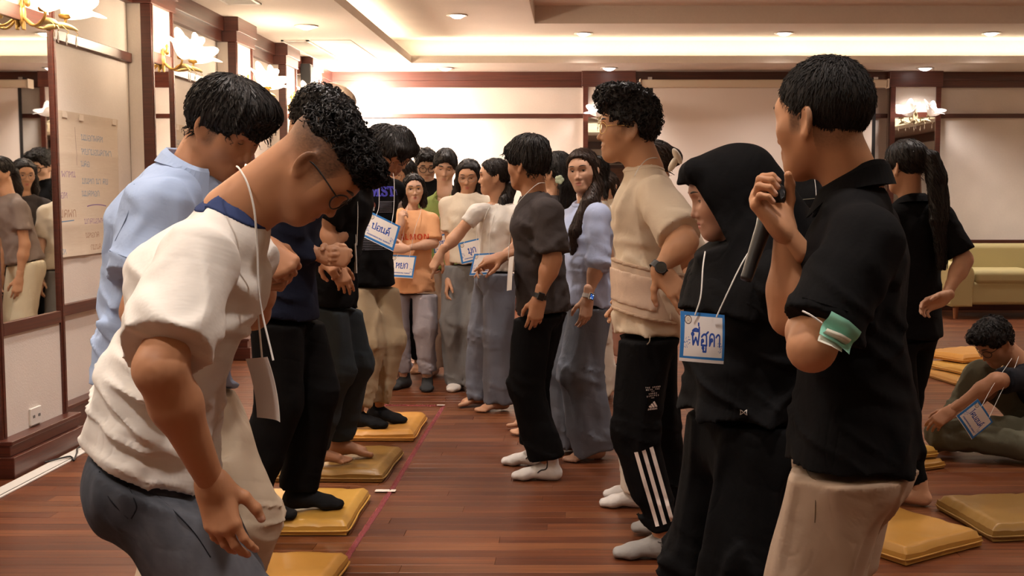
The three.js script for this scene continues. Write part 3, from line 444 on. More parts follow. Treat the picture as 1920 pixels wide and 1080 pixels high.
// tapered capsule, round (b omitted) or elliptic with half-width a along lat and half-depth b across it; cap: flat cut at the far end, cap0: at the near end
function cone(p0, p1, a0, a1, o = {}) {
  const dx = p1.x - p0.x, dy = p1.y - p0.y, dz = p1.z - p0.z, L = Math.hypot(dx, dy, dz) || 1e-6, ux = dx / L, uy = dy / L, uz = dz / L;
  const R = L / 2 + Math.max(a0, a1), cx = (p0.x + p1.x) / 2, cy = (p0.y + p1.y) / 2, cz = (p0.z + p1.z) / 2, X = p0.x, Y = p0.y, Z = p0.z;
  const { cap, cap0 } = o; let f;
  if (o.b0 === undefined) f = (x, y, z) => {
    const vx = x - X, vy = y - Y, vz = z - Z, h = vx * ux + vy * uy + vz * uz, t = h < 0 ? 0 : h > L ? 1 : h / L, c = t * L, ex = vx - ux * c, ey = vy - uy * c, ez = vz - uz * c;
    let d = Math.sqrt(ex * ex + ey * ey + ez * ez) - (a0 + (a1 - a0) * t);
    if (cap && h - L > d) d = h - L; if (cap0 && -h > d) d = -h; return d;
  };
  else {
    const l = o.lat.clone().addScaledVector(V(ux, uy, uz), -o.lat.dot(V(ux, uy, uz))).normalize(), w = V(ux, uy, uz).cross(l), b0 = o.b0, b1 = o.b1 ?? o.b0;
    const lx = l.x, ly = l.y, lz = l.z, wx = w.x, wy = w.y, wz = w.z;
    f = (x, y, z) => {
      const vx = x - X, vy = y - Y, vz = z - Z, h = vx * ux + vy * uy + vz * uz, t = h < 0 ? 0 : h > L ? 1 : h / L, e = h - t * L, a = a0 + (a1 - a0) * t, b = b0 + (b1 - b0) * t, m = a < b ? a : b;
      const p = (vx * lx + vy * ly + vz * lz) / a, q = (vx * wx + vy * wy + vz * wz) / b, s = e / m;
      let d = (Math.sqrt(p * p + q * q + s * s) - 1) * m;
      if (cap && h - L > d) d = h - L; if (cap0 && -h > d) d = -h; return d;
    };
  }
  return { f, cx, cy, cz, R: Math.max(R, L / 2 + Math.max(o.b0 || 0, o.b1 || 0)), k: o.k };
}
const ball = (p, r) => cone(p, V(p.x, p.y + 1e-5, p.z), r, r);
// ellipsoid in a frame
function ellip(p, rx, ry, rz, q) {
  const i = q ? q.clone().invert() : null, m = Math.min(rx, ry, rz), v = V(0, 0, 0);
  return { cx: p.x, cy: p.y, cz: p.z, R: Math.max(rx, ry, rz), f: (x, y, z) => {
    let a = x - p.x, b = y - p.y, c = z - p.z; if (i) { v.set(a, b, c).applyQuaternion(i); a = v.x; b = v.y; c = v.z; }
    a /= rx; b /= ry; c /= rz; return (Math.sqrt(a * a + b * b + c * c) - 1) * m; } };
}
function union(list, k) {
  return (x, y, z) => {
    let d = 1e3;
    for (let i = 0; i < list.length; i++) {
      const p = list[i], ax = x - p.cx, ay = y - p.cy, az = z - p.cz, far = Math.sqrt(ax * ax + ay * ay + az * az) - p.R, kk = p.k ?? k;
      if (far > d + kk) { continue; }
      const e = p.f(x, y, z); d = d > 999 ? e : smin(d, e, kk);
    }
    return d;
  };
}
// surface nets: fld -> { position, normal, index } inside the box lo..hi with cells of size h
function meshField(fld, lo, hi, h, o = {}) {
  const nx = Math.ceil((hi.x - lo.x) / h) + 2, ny = Math.ceil((hi.y - lo.y) / h) + 2, nz = Math.ceil((hi.z - lo.z) / h) + 2, N = nx * ny * nz;
  const g = new Float32Array(N).fill(1), B = 5, slack = h * B * 0.9 + (o.slack || 0), live = [];
  for (let bz = 0; bz < nz; bz += B) for (let by = 0; by < ny; by += B) for (let bx = 0; bx < nx; bx += B) {
    const d = fld(lo.x + (bx + B / 2) * h, lo.y + (by + B / 2) * h, lo.z + (bz + B / 2) * h);
    const ex = Math.min(bx + B, nx), ey = Math.min(by + B, ny), ez = Math.min(bz + B, nz), skip = Math.abs(d) > slack;
    if (!skip) live.push([bx, by, bz]);
    if (skip && d > 0) continue;
    for (let z = bz; z < ez; z++) for (let y = by; y < ey; y++) for (let x = bx; x < ex; x++) g[(z * ny + y) * nx + x] = skip ? d : fld(lo.x + x * h, lo.y + y * h, lo.z + z * h);
  }
  const id = new Int32Array(N).fill(-1), pos = [], idx = [], sx = 1, sy = nx, sz = nx * ny, off = [0, sx, sy, sx + sy, sz, sz + sx, sz + sy, sz + sx + sy], E = [0, 1, 0, 2, 0, 4, 1, 3, 1, 5, 2, 3, 2, 6, 3, 7, 4, 5, 4, 6, 5, 7, 6, 7];
  const blocks = new Set();   // live blocks and their lower neighbours
  for (const [x, y, z] of live) for (const i of [0, B]) for (const j of [0, B]) for (const k of [0, B]) if (x >= i && y >= j && z >= k) blocks.add(((z - k) * ny + y - j) * nx + x - i);
  const order = [...blocks].sort((a, b) => a - b), each = (fn) => { for (const b of order) { const x0 = b % nx, y0 = ((b / nx) | 0) % ny, z0 = (b / (nx * ny)) | 0; for (let z = z0; z < Math.min(z0 + B, nz - 1); z++) for (let y = y0; y < Math.min(y0 + B, ny - 1); y++) for (let x = x0; x < Math.min(x0 + B, nx - 1); x++) fn(x, y, z, (z * ny + y) * nx + x); } };
  each((x, y, z, c) => {
    let m = 0; for (let i = 0; i < 8; i++) if (g[c + off[i]] < 0) m |= 1 << i;
    if (m === 0 || m === 255) return;
    let n = 0, px = 0, py = 0, pz = 0;
    for (let e = 0; e < 24; e += 2) {
      const a = E[e], b = E[e + 1]; if (((m >> a) & 1) === ((m >> b) & 1)) continue;
      const ga = g[c + off[a]], gb = g[c + off[b]], t = ga / (ga - gb); n++;
      px += (a & 1) + t * ((b & 1) - (a & 1)); py += ((a >> 1) & 1) + t * (((b >> 1) & 1) - ((a >> 1) & 1)); pz += (a >> 2) + t * ((b >> 2) - (a >> 2));
    }
    id[c] = pos.length / 3; pos.push(lo.x + (x + px / n) * h, lo.y + (y + py / n) * h, lo.z + (z + pz / n) * h);
  });
  const quad = (a, b, c, d, flip) => { if (a < 0 || b < 0 || c < 0 || d < 0) return; if (flip) idx.push(a, c, b, a, d, c); else idx.push(a, b, c, a, c, d); };
  each((x, y, z, c) => {
    const s = g[c] < 0;
    if (y > 0 && z > 0 && s !== (g[c + sx] < 0)) quad(id[c], id[c - sy], id[c - sy - sz], id[c - sz], s);
    if (x > 0 && z > 0 && s !== (g[c + sy] < 0)) quad(id[c], id[c - sz], id[c - sz - sx], id[c - sx], s);
    if (x > 0 && y > 0 && s !== (g[c + sz] < 0)) quad(id[c], id[c - sx], id[c - sx - sy], id[c - sy], s);
  });
  const G = new THREE.BufferGeometry(); G.setAttribute('position', new THREE.Float32BufferAttribute(pos, 3)); G.setIndex(idx); G.computeVertexNormals();
  const n = pos.length / 3, uv = new Float32Array(n * 2), col = new Float32Array(n * 3), nn = G.attributes.normal;
  for (let i = 0; i < n; i++) {
    const x = pos[3 * i], y = pos[3 * i + 1], z = pos[3 * i + 2];
    const q = o.uv ? o.uv(x, y, z) : [x * 0.78 + z * 0.63, y + 0.2 * (x - z)]; uv[2 * i] = q[0]; uv[2 * i + 1] = q[1];
    const c = o.color ? o.color(x, y, z, nn.getX(i), nn.getY(i), nn.getZ(i)) : [1, 1, 1]; col.set(c, 3 * i);
  }
  G.setAttribute('uv', new THREE.BufferAttribute(uv, 2)); G.setAttribute('color', new THREE.BufferAttribute(col, 3));
  return G;
}
function bounds(list, pad) { const lo = V(1e9, 1e9, 1e9), hi = V(-1e9, -1e9, -1e9); for (const p of list) { lo.min(V(p.cx - p.R, p.cy - p.R, p.cz - p.R)); hi.max(V(p.cx + p.R, p.cy + p.R, p.cz + p.R)); } return [lo.addScalar(-pad), hi.addScalar(pad)]; }
const addColor = (g, c) => { const n = g.attributes.position.count, a = new Float32Array(n * 3); for (let i = 0; i < n; i++) a.set(c, i * 3); g.setAttribute('color', new THREE.BufferAttribute(a, 3)); return g; };
// a patch of print laid on a field: rays from c + right*u + up*v along dir
function patchOn(fld, c, right, up, dir, w, h, nu, nv, lift = 0.0018) {
  const g = new THREE.PlaneGeometry(1, 1, nu, nv), p = g.attributes.position;
  for (let i = 0; i < p.count; i++) {
    const q = c.clone().addScaledVector(right, p.getX(i) * w).addScaledVector(up, p.getY(i) * h); let t = 0;
    for (let s = 0; s < 60; s++) { const d = fld(q.x + dir.x * t, q.y + dir.y * t, q.z + dir.z * t); t += d * 0.8; if (Math.abs(d) < 0.0003 || t > 0.6) break; }
    q.addScaledVector(dir, Math.min(t, 0.6) - lift); p.setXYZ(i, q.x, q.y, q.z);
  }
  g.computeVertexNormals(); return g;
}

// ================================================================ PEOPLE
const SKINS = { tan: [0.45, 0.22, 0.12], mid: [0.55, 0.3, 0.18], fair: [0.66, 0.41, 0.29], deep: [0.33, 0.145, 0.075] };
const skinMat = phy({ vertexColors: true, roughness: 0.5, specularIntensity: 0.6, sheen: 0.15, sheenRoughness: 0.6, sheenColor: lin(1, 0.75, 0.6) });
const eyeMat = phy({ vertexColors: true, roughness: 0.12, clearcoat: 0.6 });
const cloths = new Map();
function cloth(r, g, b, rough = 0.92, o = {}) {
  const key = [r, g, b, rough, JSON.stringify(o)].join();
  if (!cloths.has(key)) cloths.set(key, phy({ color: lin(r, g, b), roughness: rough, bumpMap: rep(foldBump, 1.9, 1.6), bumpScale: o.bump ?? 0.0075, specularIntensity: 0.3, sheen: o.sheen ?? 0.2, sheenRoughness: 0.7, sheenColor: lin(Math.min(1, r * 1.6), Math.min(1, g * 1.6), Math.min(1, b * 1.6)), vertexColors: true }));
  return cloths.get(key);
}
const hairMats = new Map();
function hairMat(c, rough) { const key = c.join() + rough; if (!hairMats.has(key)) hairMats.set(key, phy({ color: lin(...c), roughness: rough, bumpMap: rep(hairBump, 3, 2), bumpScale: 0.0012, specularIntensity: 0.7, vertexColors: true })); return hairMats.get(key); }
const rotY = (v, a) => v.clone().applyAxisAngle(V(0, 1, 0), a * Math.PI / 180);
function ik(a, c, l1, l2, pole) {   // the middle joint of a two-bone limb; c moves in if it is out of reach
  const d = c.clone().sub(a), L = Math.min(d.length(), (l1 + l2) * 0.999); d.normalize();
  const end = a.clone().addScaledVector(d, L), x = (l1 * l1 - l2 * l2 + L * L) / (2 * L), h = Math.sqrt(Math.max(0, l1 * l1 - x * x));
  const p = pole.clone().addScaledVector(d, -pole.dot(d)).normalize();
  return [a.clone().addScaledVector(d, x).addScaledVector(p, h), end];
}
// ---- head, in its own frame: y up, z to the face, origin between the ears; chin at -0.10, crown at 0.125
function headField(o, neckAt, nr) {
  const j = o.jaw ?? 1, nz = o.noseLen ?? 1, fw = o.face ?? 1, E = (x, y, z, a, b, c, q) => ellip(V(x, y, z), a, b, c, q);
  const big = [E(0, 0.045, -0.012, 0.074, 0.08, 0.096), E(0, 0.004, 0.018, 0.062 * fw, 0.085, 0.066), E(0, -0.05, 0.026, 0.044 * j, 0.05, 0.055), ball(V(0, -0.087, 0.062), 0.0165)];
  for (const s of [-1, 1]) big.push(cone(V(0.047 * j * s, -0.034, -0.002), V(0.015 * s, -0.088, 0.056), 0.0155, 0.014), E(0.04 * s * fw, -0.012, 0.051, 0.025, 0.024, 0.022));
  big.push(cone(V(-0.033, 0.033, 0.0685), V(0.033, 0.033, 0.0685), 0.0115, 0.0115));
  const neck = [cone(V(0, -0.03, -0.032), neckAt, nr * 0.93, nr * 1.05), cone(V(0, -0.055, 0.015), neckAt.clone().add(V(0, 0.01, 0.02)), nr * 0.5, nr * 0.75)];
  const tz = 0.0885 + 0.0115 * nz, small = [cone(V(0, 0.012, 0.0805), V(0, -0.021, tz - 0.003), 0.006, 0.0082), ball(V(0, -0.0275, tz), 0.0088), E(0.0115, -0.0315, 0.0855, 0.0082, 0.007, 0.0095), E(-0.0115, -0.0315, 0.0855, 0.0082, 0.007, 0.0095),
    E(0, -0.058, 0.0715, 0.026, 0.019, 0.0165), E(0, -0.0548, 0.0838, 0.0195, 0.005, 0.0062), E(0, -0.0655, 0.0828, 0.0165, 0.0058, 0.0066)];
  const ears = [], hollow = [];
  for (const s of [-1, 1]) {
    const q = new THREE.Quaternion().setFromEuler(new THREE.Euler(-0.22, s * -0.5, 0, 'YXZ'));
    ears.push(E(0.0775 * s, -0.001, -0.014, 0.0075, 0.031, 0.0185, q), E(0.073 * s, -0.026, -0.006, 0.006, 0.009, 0.008)); hollow.push(E(0.0845 * s, 0.003, -0.009, 0.0055, 0.019, 0.0105, q));
  }
  const fb = union(big, 0.034), fn = union(neck, 0.03), fs = union(small, 0.007), fe = union(ears, 0.006), fh = union(hollow, 0.004), sock = union([ellip(V(0.0315, 0.0125, 0.0945), 0.0225, 0.0165, 0.0185), ellip(V(-0.0315, 0.0125, 0.0945), 0.0225, 0.0165, 0.0185)], 0.004), slit = cone(V(-0.016, -0.0602, 0.0895), V(0.016, -0.0602, 0.0895), 0.0018 + (o.mouth || 0), 0.0018 + (o.mouth || 0)).f;
  return (x, y, z) => {
    let d = fb(x, y, z);
    if (z > 0.04) { d = smax(d, -sock(x, y, z), 0.012); d = smin(d, fs(x, y, z), 0.009); d = smax(d, -slit(x, y, z), 0.003); }
    if (Math.abs(x) > 0.05) d = smax(smin(d, fe(x, y, z), 0.008), -fh(x, y, z), 0.004);
    return smin(d, fn(x, y, z), 0.022);
  };
}
function buildHead(P, o) {   // -> geometries in the person's frame
  const S = o.hs, inv = P.headQ.clone().invert(), toL = (p) => p.clone().sub(P.head).applyQuaternion(inv).divideScalar(S), M4 = new THREE.Matrix4().compose(P.head, P.headQ, V(S, S, S));
  const nk = toL(P.neck), nr = (o.female ? 0.049 : 0.057) * (o.neckR ?? 1), f = headField(o, nk, nr), sk = o.skinCol;
  const lo = V(-0.1, Math.min(-0.13, nk.y - 0.03), -0.135).min(nk.clone().addScalar(-nr - 0.01)), hi = V(0.1, 0.14, 0.125).max(nk.clone().addScalar(nr + 0.01)); lo.y = Math.min(-0.13, nk.y - 0.03);
  const lip = o.lip ?? (o.female ? [0.46, 0.12, 0.1] : [sk[0] * 0.85, sk[1] * 0.6, sk[2] * 0.62]);
  const g = meshField(f, lo, hi, P.hHead / S, { slack: 0.004, uv: (x, y, z) => [x, y], color: (x, y, z) => {
    const n = 1 + 0.05 * fbm(x * 22, y * 22, z * 22); let c = [sk[0] * n, sk[1] * n, sk[2] * n];
    const lx = x / 0.0205, d1 = Math.hypot(lx, (y + 0.055) / 0.0052), d2 = Math.hypot(x / 0.0165, (y + 0.0652) / 0.0058), k = z > 0.07 ? 0.8 * (1 - sst(0.7, 1.1, Math.min(d1, d2))) : 0;
    c = c.map((v, i) => mix(v, lip[i], k));
    if (o.fade) { const m = o.fade(x, y, z) * (0.82 + 0.3 * noise(x * 260, y * 260, z * 260)); c = c.map((v, i) => mix(v, [0.045, 0.03, 0.024][i], clamp(m, 0, 1))); }
    return c;
  } });
  const parts = [g], dark = [], eyes = [];
  const open = o.eye ?? 0.6, gz = o.gaze || [0, 0];
  for (const s of [-1, 1]) {
    const c = V(0.0315 * s, 0.0125, 0.0668), r = 0.0136;
    const e = new THREE.SphereGeometry(r, 20, 16); e.rotateX(Math.PI / 2);
    { const p = e.attributes.position, a = new Float32Array(p.count * 3), dir = V(Math.sin(gz[0]), Math.sin(gz[1]), 1).normalize(); for (let i = 0; i < p.count; i++) { const t = Math.acos(clamp(V(p.getX(i), p.getY(i), p.getZ(i)).normalize().dot(dir), -1, 1)); a.set(t < 0.2 ? [0.006, 0.005, 0.005] : t < 0.47 ? [0.035, 0.016, 0.009] : [0.62, 0.55, 0.5], i * 3); } e.setAttribute('color', new THREE.BufferAttribute(a, 3)); }
    e.translate(c.x, c.y, c.z); eyes.push(e);
    const lid = (r2, up, edge) => { const L = new THREE.SphereGeometry(r2, 20, 10, 0, Math.PI * 2, 0, Math.PI / 2); if (!up) L.rotateX(Math.PI); L.rotateX(edge); L.translate(c.x, c.y, c.z); return L; };
    const ue = mix(0.36, -0.5, open), le = mix(0.34, 0.42, open);   // the edge of the upper lid: 0 is level with the pupil
    parts.push(addColor(lid(0.0147, true, ue), sk.map((v) => v * 0.93)), addColor(lid(0.0142, false, le), sk.map((v) => v * 0.93)));
    // lashes along the lid edge
    const pts = []; for (let i = 0; i <= 10; i++) { const a = mix(-1.15, 1.15, i / 10), q = V(Math.sin(a) * 0.0149, 0, Math.cos(a) * 0.0149).applyAxisAngle(V(1, 0, 0), ue); pts.push(q.add(c)); }
    dark.push(tube(pts, o.female ? 0.0011 : 0.0008, 14, 5));
    // eyebrow on the surface of the brow
    const bp = []; for (let i = 0; i <= 8; i++) { const t = i / 8, x = (0.014 + 0.037 * t) * s, y = 0.0368 + 0.0042 * Math.sin(t * 2.4) - 0.003 * t + (o.brow || 0); let z = 0.11; for (let q = 0; q < 40; q++) { const d = f(x, y, z); z -= d * 0.8; if (Math.abs(d) < 2e-4) break; } bp.push(V(x, y, z)); }
    const bt = tube(bp, 1, 16, 6), p = bt.attributes.position, cv = new THREE.CatmullRomCurve3(bp, false, 'centripetal');
    for (let i = 0; i < p.count; i++) { const t = Math.floor(i / 7) / 16, m = cv.getPointAt(clamp(t, 0, 1)), w = (o.browW ?? (o.female ? 0.0028 : 0.0042)) * (0.35 + 0.65 * Math.sin(Math.PI * clamp(t * 0.9 + 0.12, 0, 1))); const q = V(p.getX(i), p.getY(i), p.getZ(i)).sub(m); p.setXYZ(i, m.x + q.x * w, m.y + q.y * w, m.z + q.z * w * 0.45); }
    bt.computeVertexNormals(); dark.push(bt);
  }
  const bodyHead = parts.map((q) => { q.applyMatrix4(M4); return q; });
  return { body: bodyHead, eyes: eyes.map((q) => q.applyMatrix4(M4)), dark: dark.map((q) => q.applyMatrix4(M4)), M4, f };
}
// ---- hair, in the head's frame
function hairGeo(P, o, H) {
  const S = o.hs, st = o.hair, ts = st.side ?? 0.012, tt = st.top ?? 0.022, tb = st.back ?? 0.016, cr = ellip(V(0, 0.045 + (st.lift || 0), -0.012), 0.074 + ts, 0.08 + tt, 0.096 + tb).f;
  const lineY = (st.line ?? 0.075) + (o.female ? 0.006 : 0), sideY = st.sideY ?? -0.005, nape = st.nape ?? -0.06, lz = st.lineZ ?? (o.female ? -0.006 : 0);
  const ex = (st.extra || []), fx = ex.length ? union(ex, st.k ?? 0.02) : null, cutF = st.cut && st.cut.length ? union(st.cut, 0.01) : null, sa = st.strand ?? 0.003, ca = st.curl ?? 0, cf = st.curlF ?? 42, keep = st.keepFace ?? true;
  const fld = (x, y, z) => {
    let d = cr(x, y, z);
    const jt = (st.jag ?? 0.006) * noise(x * 70, y * 50, z * 30), zb = jt + lz + 0.026 + 0.05 * sst(-0.01, lineY, y) + Math.max(0, y - lineY) * 2.2, dF = (z - zb) * 0.75, yb = z > -0.02 ? sideY : mix(sideY, nape, sst(-0.02, -0.06, z)), dB = yb - y + jt;
    d = smax(d, smax(dF, dB, 0.012), 0.012);
    if (fx) d = smin(d, fx(x, y, z), st.k ?? 0.02);
    if (cutF) d = smax(d, -cutF(x, y, z), 0.006);
    if (d > 0.03 || d < -0.03) return d;
    const az = Math.atan2(x, z + 0.02), low = y < 0.02 ? 0.02 : y;
    if (sa) d += sa * (noise(az * 11, y * 9 + z * 4, 1.7) + 0.6 * noise(az * 26, y * 14, 5.1)) * (0.4 + 0.6 * sst(0.15, 0.09, low));
    if (ca) { const w = noise(x * 17, y * 17, z * 17) * 0.02; d += ca * (Math.abs(noise((x + w) * cf, (y - w) * cf, (z + w) * cf)) * 2.2 - 0.55 + 0.55 * noise(x * cf * 2.3, y * cf * 2.3, z * cf * 2.3)); }
    return d;
  };
  let lo = V(-0.12, -0.14, -0.15), hi = V(0.12, 0.19, 0.15); if (ex.length) { const b = bounds(ex, 0.02); lo.min(b[0]); hi.max(b[1]); }
  const g = meshField(fld, lo, hi, P.hHair / S, { slack: 0.012, uv: (x, y, z) => [Math.atan2(x, z + 0.02) * 0.3, y * 1.3], color: () => [1, 1, 1] });
  const lk = st.locks === 0 ? null : { n: Math.round((P.Z < 3.5 ? 1700 : P.Z < 7 ? 900 : 420) * (st.dense ?? 1)), len: ca ? 0.034 : 0.06, w: ca ? (P.Z < 3.5 ? 0.0026 : 0.0034) : P.Z < 3.5 ? 0.0021 : P.Z < 7 ? 0.0028 : 0.004, swirl: ca ? 0.0062 : 0, lift: ca ? 0.003 : 0.0035, ...(st.locks || {}) };
  if (!lk || !lk.n) return g.applyMatrix4(H.M4);
  const src = g.attributes.position, sn = g.attributes.normal, pos = [], nor = [], idx = [], col = [], uv = [], p = V(0, 0, 0), n = V(0, 0, 0), d = V(0, 0, 0), sd = V(0, 0, 0), K = 7, q = V(0, 0, 0), cw = st.whorl || (o.female ? V(0, 0.135, 0.05) : V(0, 0.12, -0.035)), flow = lk.flow || (o.female ? V(0, -0.75, -0.3) : V(0, -0.5, 0.25)), grad = () => { const e = 0.002, f0 = fld(p.x, p.y, p.z); n.set(fld(p.x + e, p.y, p.z) - f0, fld(p.x, p.y + e, p.z) - f0, fld(p.x, p.y, p.z + e) - f0).normalize(); return f0; };
  seed(Math.round(P.Z * 1000) + src.count);
  for (let i = 0; i < lk.n; i++) {
    const v = Math.floor(rnd() * src.count); p.set(src.getX(v), src.getY(v), src.getZ(v)); n.set(sn.getX(v), sn.getY(v), sn.getZ(v));
    const len = lk.len * (0.55 + 0.8 * rnd()), w = lk.w * (0.7 + 0.7 * rnd()), ph = rnd() * 6.28, tw = (rnd() < 0.5 ? -1 : 1) * (2.4 + rnd() * 2), jx = (rnd() - 0.5) * 0.5, jz = (rnd() - 0.5) * 0.5, tone = 0.75 + 0.6 * rnd(), b0 = pos.length / 3, lift = lk.lift * (0.3 + rnd());
    p.addScaledVector(n, -0.0015);
    for (let k = 0; k < K; k++) {
      const t = k / (K - 1); d.copy(p).sub(cw); d.normalize().add(flow); d.x += jx; d.z += jz; if (lk.rand) { d.x += (rnd() - 0.5) * lk.rand; d.y += (rnd() - 0.5) * lk.rand; d.z += (rnd() - 0.5) * lk.rand; } d.addScaledVector(n, -d.dot(n)).normalize(); sd.copy(d).cross(n).normalize();
      const r = w * (k === K - 1 ? 0.08 : 1 - 0.6 * t * t), o2 = lk.swirl * sst(0, 0.4, t);
      q.copy(p).addScaledVector(sd, o2 * Math.sin(ph + tw * t * 2)).addScaledVector(n, o2 * (0.5 + 0.5 * Math.cos(ph + tw * t * 2)));
      for (const [a, b] of [[-1, 0], [0, 0.55], [1, 0], [0, -0.5]]) { pos.push(q.x + sd.x * a * r + n.x * b * r, q.y + sd.y * a * r + n.y * b * r, q.z + sd.z * a * r + n.z * b * r); nor.push(sd.x * a * 0.7 + n.x * (b + 0.4), sd.y * a * 0.7 + n.y * (b + 0.4), sd.z * a * 0.7 + n.z * (b + 0.4)); col.push(tone, tone, tone); uv.push(a * 0.02 + v, t * 0.1); }
      p.addScaledVector(d, len / (K - 1)); const f0 = grad(); if (f0 < 0.014) p.addScaledVector(n, mix(0.0008, lift, t) - f0);
    }
    for (let k = 0; k < K - 1; k++) for (let j = 0; j < 4; j++) { const A = b0 + k * 4 + j, B = b0 + k * 4 + (j + 1) % 4; idx.push(A, B, B + 4, A, B + 4, A + 4); }
  }
  const L = new THREE.BufferGeometry(); L.setAttribute('position', new THREE.Float32BufferAttribute(pos, 3)); L.setAttribute('normal', new THREE.Float32BufferAttribute(nor, 3)); L.setAttribute('uv', new THREE.Float32BufferAttribute(uv, 2)); L.setAttribute('color', new THREE.Float32BufferAttribute(col, 3)); L.setIndex(idx); L.normalizeNormals?.();
  { const N = L.attributes.normal; for (let i = 0; i < N.count; i++) { const m = Math.hypot(N.getX(i), N.getY(i), N.getZ(i)) || 1; N.setXYZ(i, N.getX(i) / m, N.getY(i) / m, N.getZ(i) / m); } }
  return mergeGeometries([g, L]).applyMatrix4(H.M4);
}
// ---- hand: wrist at origin, y to the fingers, z out of the back of the hand, x to the thumb
const POSES = {
  relax: { c: [[18, 24, 14], [22, 28, 16], [26, 32, 18], [30, 34, 20]], s: [4, 1, -2, -6], t: [24, 18, 10] },
  flat: { c: [[6, 8, 5], [6, 8, 5], [7, 9, 6], [9, 10, 8]], s: [8, 2, -4, -11], t: [42, 10, 6] },
  point: { c: [[6, 8, 6], [58, 62, 30], [68, 70, 40], [74, 70, 40]], s: [2, 0, -2, -4], t: [20, 30, 26] },
  open: { c: [[10, 10, 6], [30, 34, 18], [44, 44, 24], [50, 46, 26]], s: [9, 2, -3, -8], t: [36, 8, 6] },
  fist: { c: [[74, 88, 46], [78, 90, 48], [80, 90, 48], [82, 88, 46]], s: [2, 0, -1, -3], t: [14, 42, 40] },
  grip: { c: [[46, 56, 30], [52, 62, 34], [56, 64, 36], [60, 62, 36]], s: [5, 1, -2, -6], t: [30, 26, 22] },
  tipup: { c: [[34, 52, 30], [50, 60, 34], [58, 62, 36], [62, 60, 36]], s: [3, 0, -2, -5], t: [22, 28, 24] },
};
function handPrims(ext, pose) {
  const D = Math.PI / 180, L = [], kn = [[0.0285, 0.09, 0.001], [0.0095, 0.0955, 0.0035], [-0.0095, 0.0915, 0.002], [-0.0265, 0.0825, -0.002]], len = [0.071, 0.079, 0.073, 0.058], rad = [0.0093, 0.0096, 0.0091, 0.0081], palm = [], nails = [];
  for (let i = 0; i < 4; i++) palm.push(cone(V(kn[i][0] * 0.62, 0.008, -0.002), V(...kn[i]), 0.0135, 0.0118));
  palm.push(cone(V(0, -ext, 0), V(0, 0.02, -0.001), ext > 0.03 ? 0.0285 : 0.026, 0.027, { lat: V(1, 0, 0), b0: ext > 0.03 ? 0.0245 : 0.022, b1: 0.019 }), ellip(V(0.021, 0.034, -0.012), 0.017, 0.03, 0.0135), ellip(V(-0.024, 0.03, -0.009), 0.012, 0.03, 0.012));
  const fingers = [];
  for (let i = 0; i < 4; i++) {
    let p = V(...kn[i]), a = 0; const seg = [0.46, 0.3, 0.24], sp = Math.tan(pose.s[i] * D), F = [];
    for (let q = 0; q < 3; q++) {
      a += pose.c[i][q] * D; const l = len[i] * seg[q], n = p.clone().add(V(sp * l * Math.cos(a), Math.cos(a) * l, -Math.sin(a) * l)), r0 = rad[i] * (1 - 0.09 * q), r1 = rad[i] * (1 - 0.09 * (q + 1));
      F.push(cone(p, n, r0 * (q ? 0.98 : 1.04), r1)); if (q === 2) nails.push([n.clone(), V(0, Math.sin(a), Math.cos(a))]); p = n;
    }
    fingers.push(union(F, 0.004)); L.push(...F);
  }
  const [ab, fl, f2] = pose.t.map((v) => v * D), b = V(0.019, 0.017, -0.008), d1 = V(Math.sin(0.5 + ab * 0.6), Math.cos(0.5 + ab * 0.6), -0.25 - Math.sin(fl) * 0.5).normalize(), m = b.clone().addScaledVector(d1, 0.044), d2 = V(Math.sin(0.3 + ab * 0.55 - fl * 0.6), Math.cos(0.3 + ab * 0.4), -0.2 - Math.sin(fl) * 0.8).normalize(), n = m.clone().addScaledVector(d2, 0.031), d3 = V(Math.sin(0.15 + ab * 0.5 - f2 - fl * 0.5), 0.95, -0.2 - Math.sin(f2)).normalize(), e = n.clone().addScaledVector(d3, 0.024);
  const th = [cone(b, m, 0.0145, 0.0115), cone(m, n, 0.0112, 0.0103), cone(n, e, 0.0102, 0.0083)]; nails.push([e, V(0.3, 0.2, 0.9).normalize()]);
  const fp = union(palm, 0.016), ft = union(th, 0.006), all = [...palm, ...L, ...th];
  return { all, nails, f: (x, y, z) => { let d = fp(x, y, z), g = 1e3; for (const q of fingers) { const v = q(x, y, z); g = Math.min(g, v) === v ? (g > 900 ? v : smin(g, v, 0.0014)) : smin(g, v, 0.0014); } d = smin(d, g, 0.006); return smin(d, ft(x, y, z), 0.008); } };
}
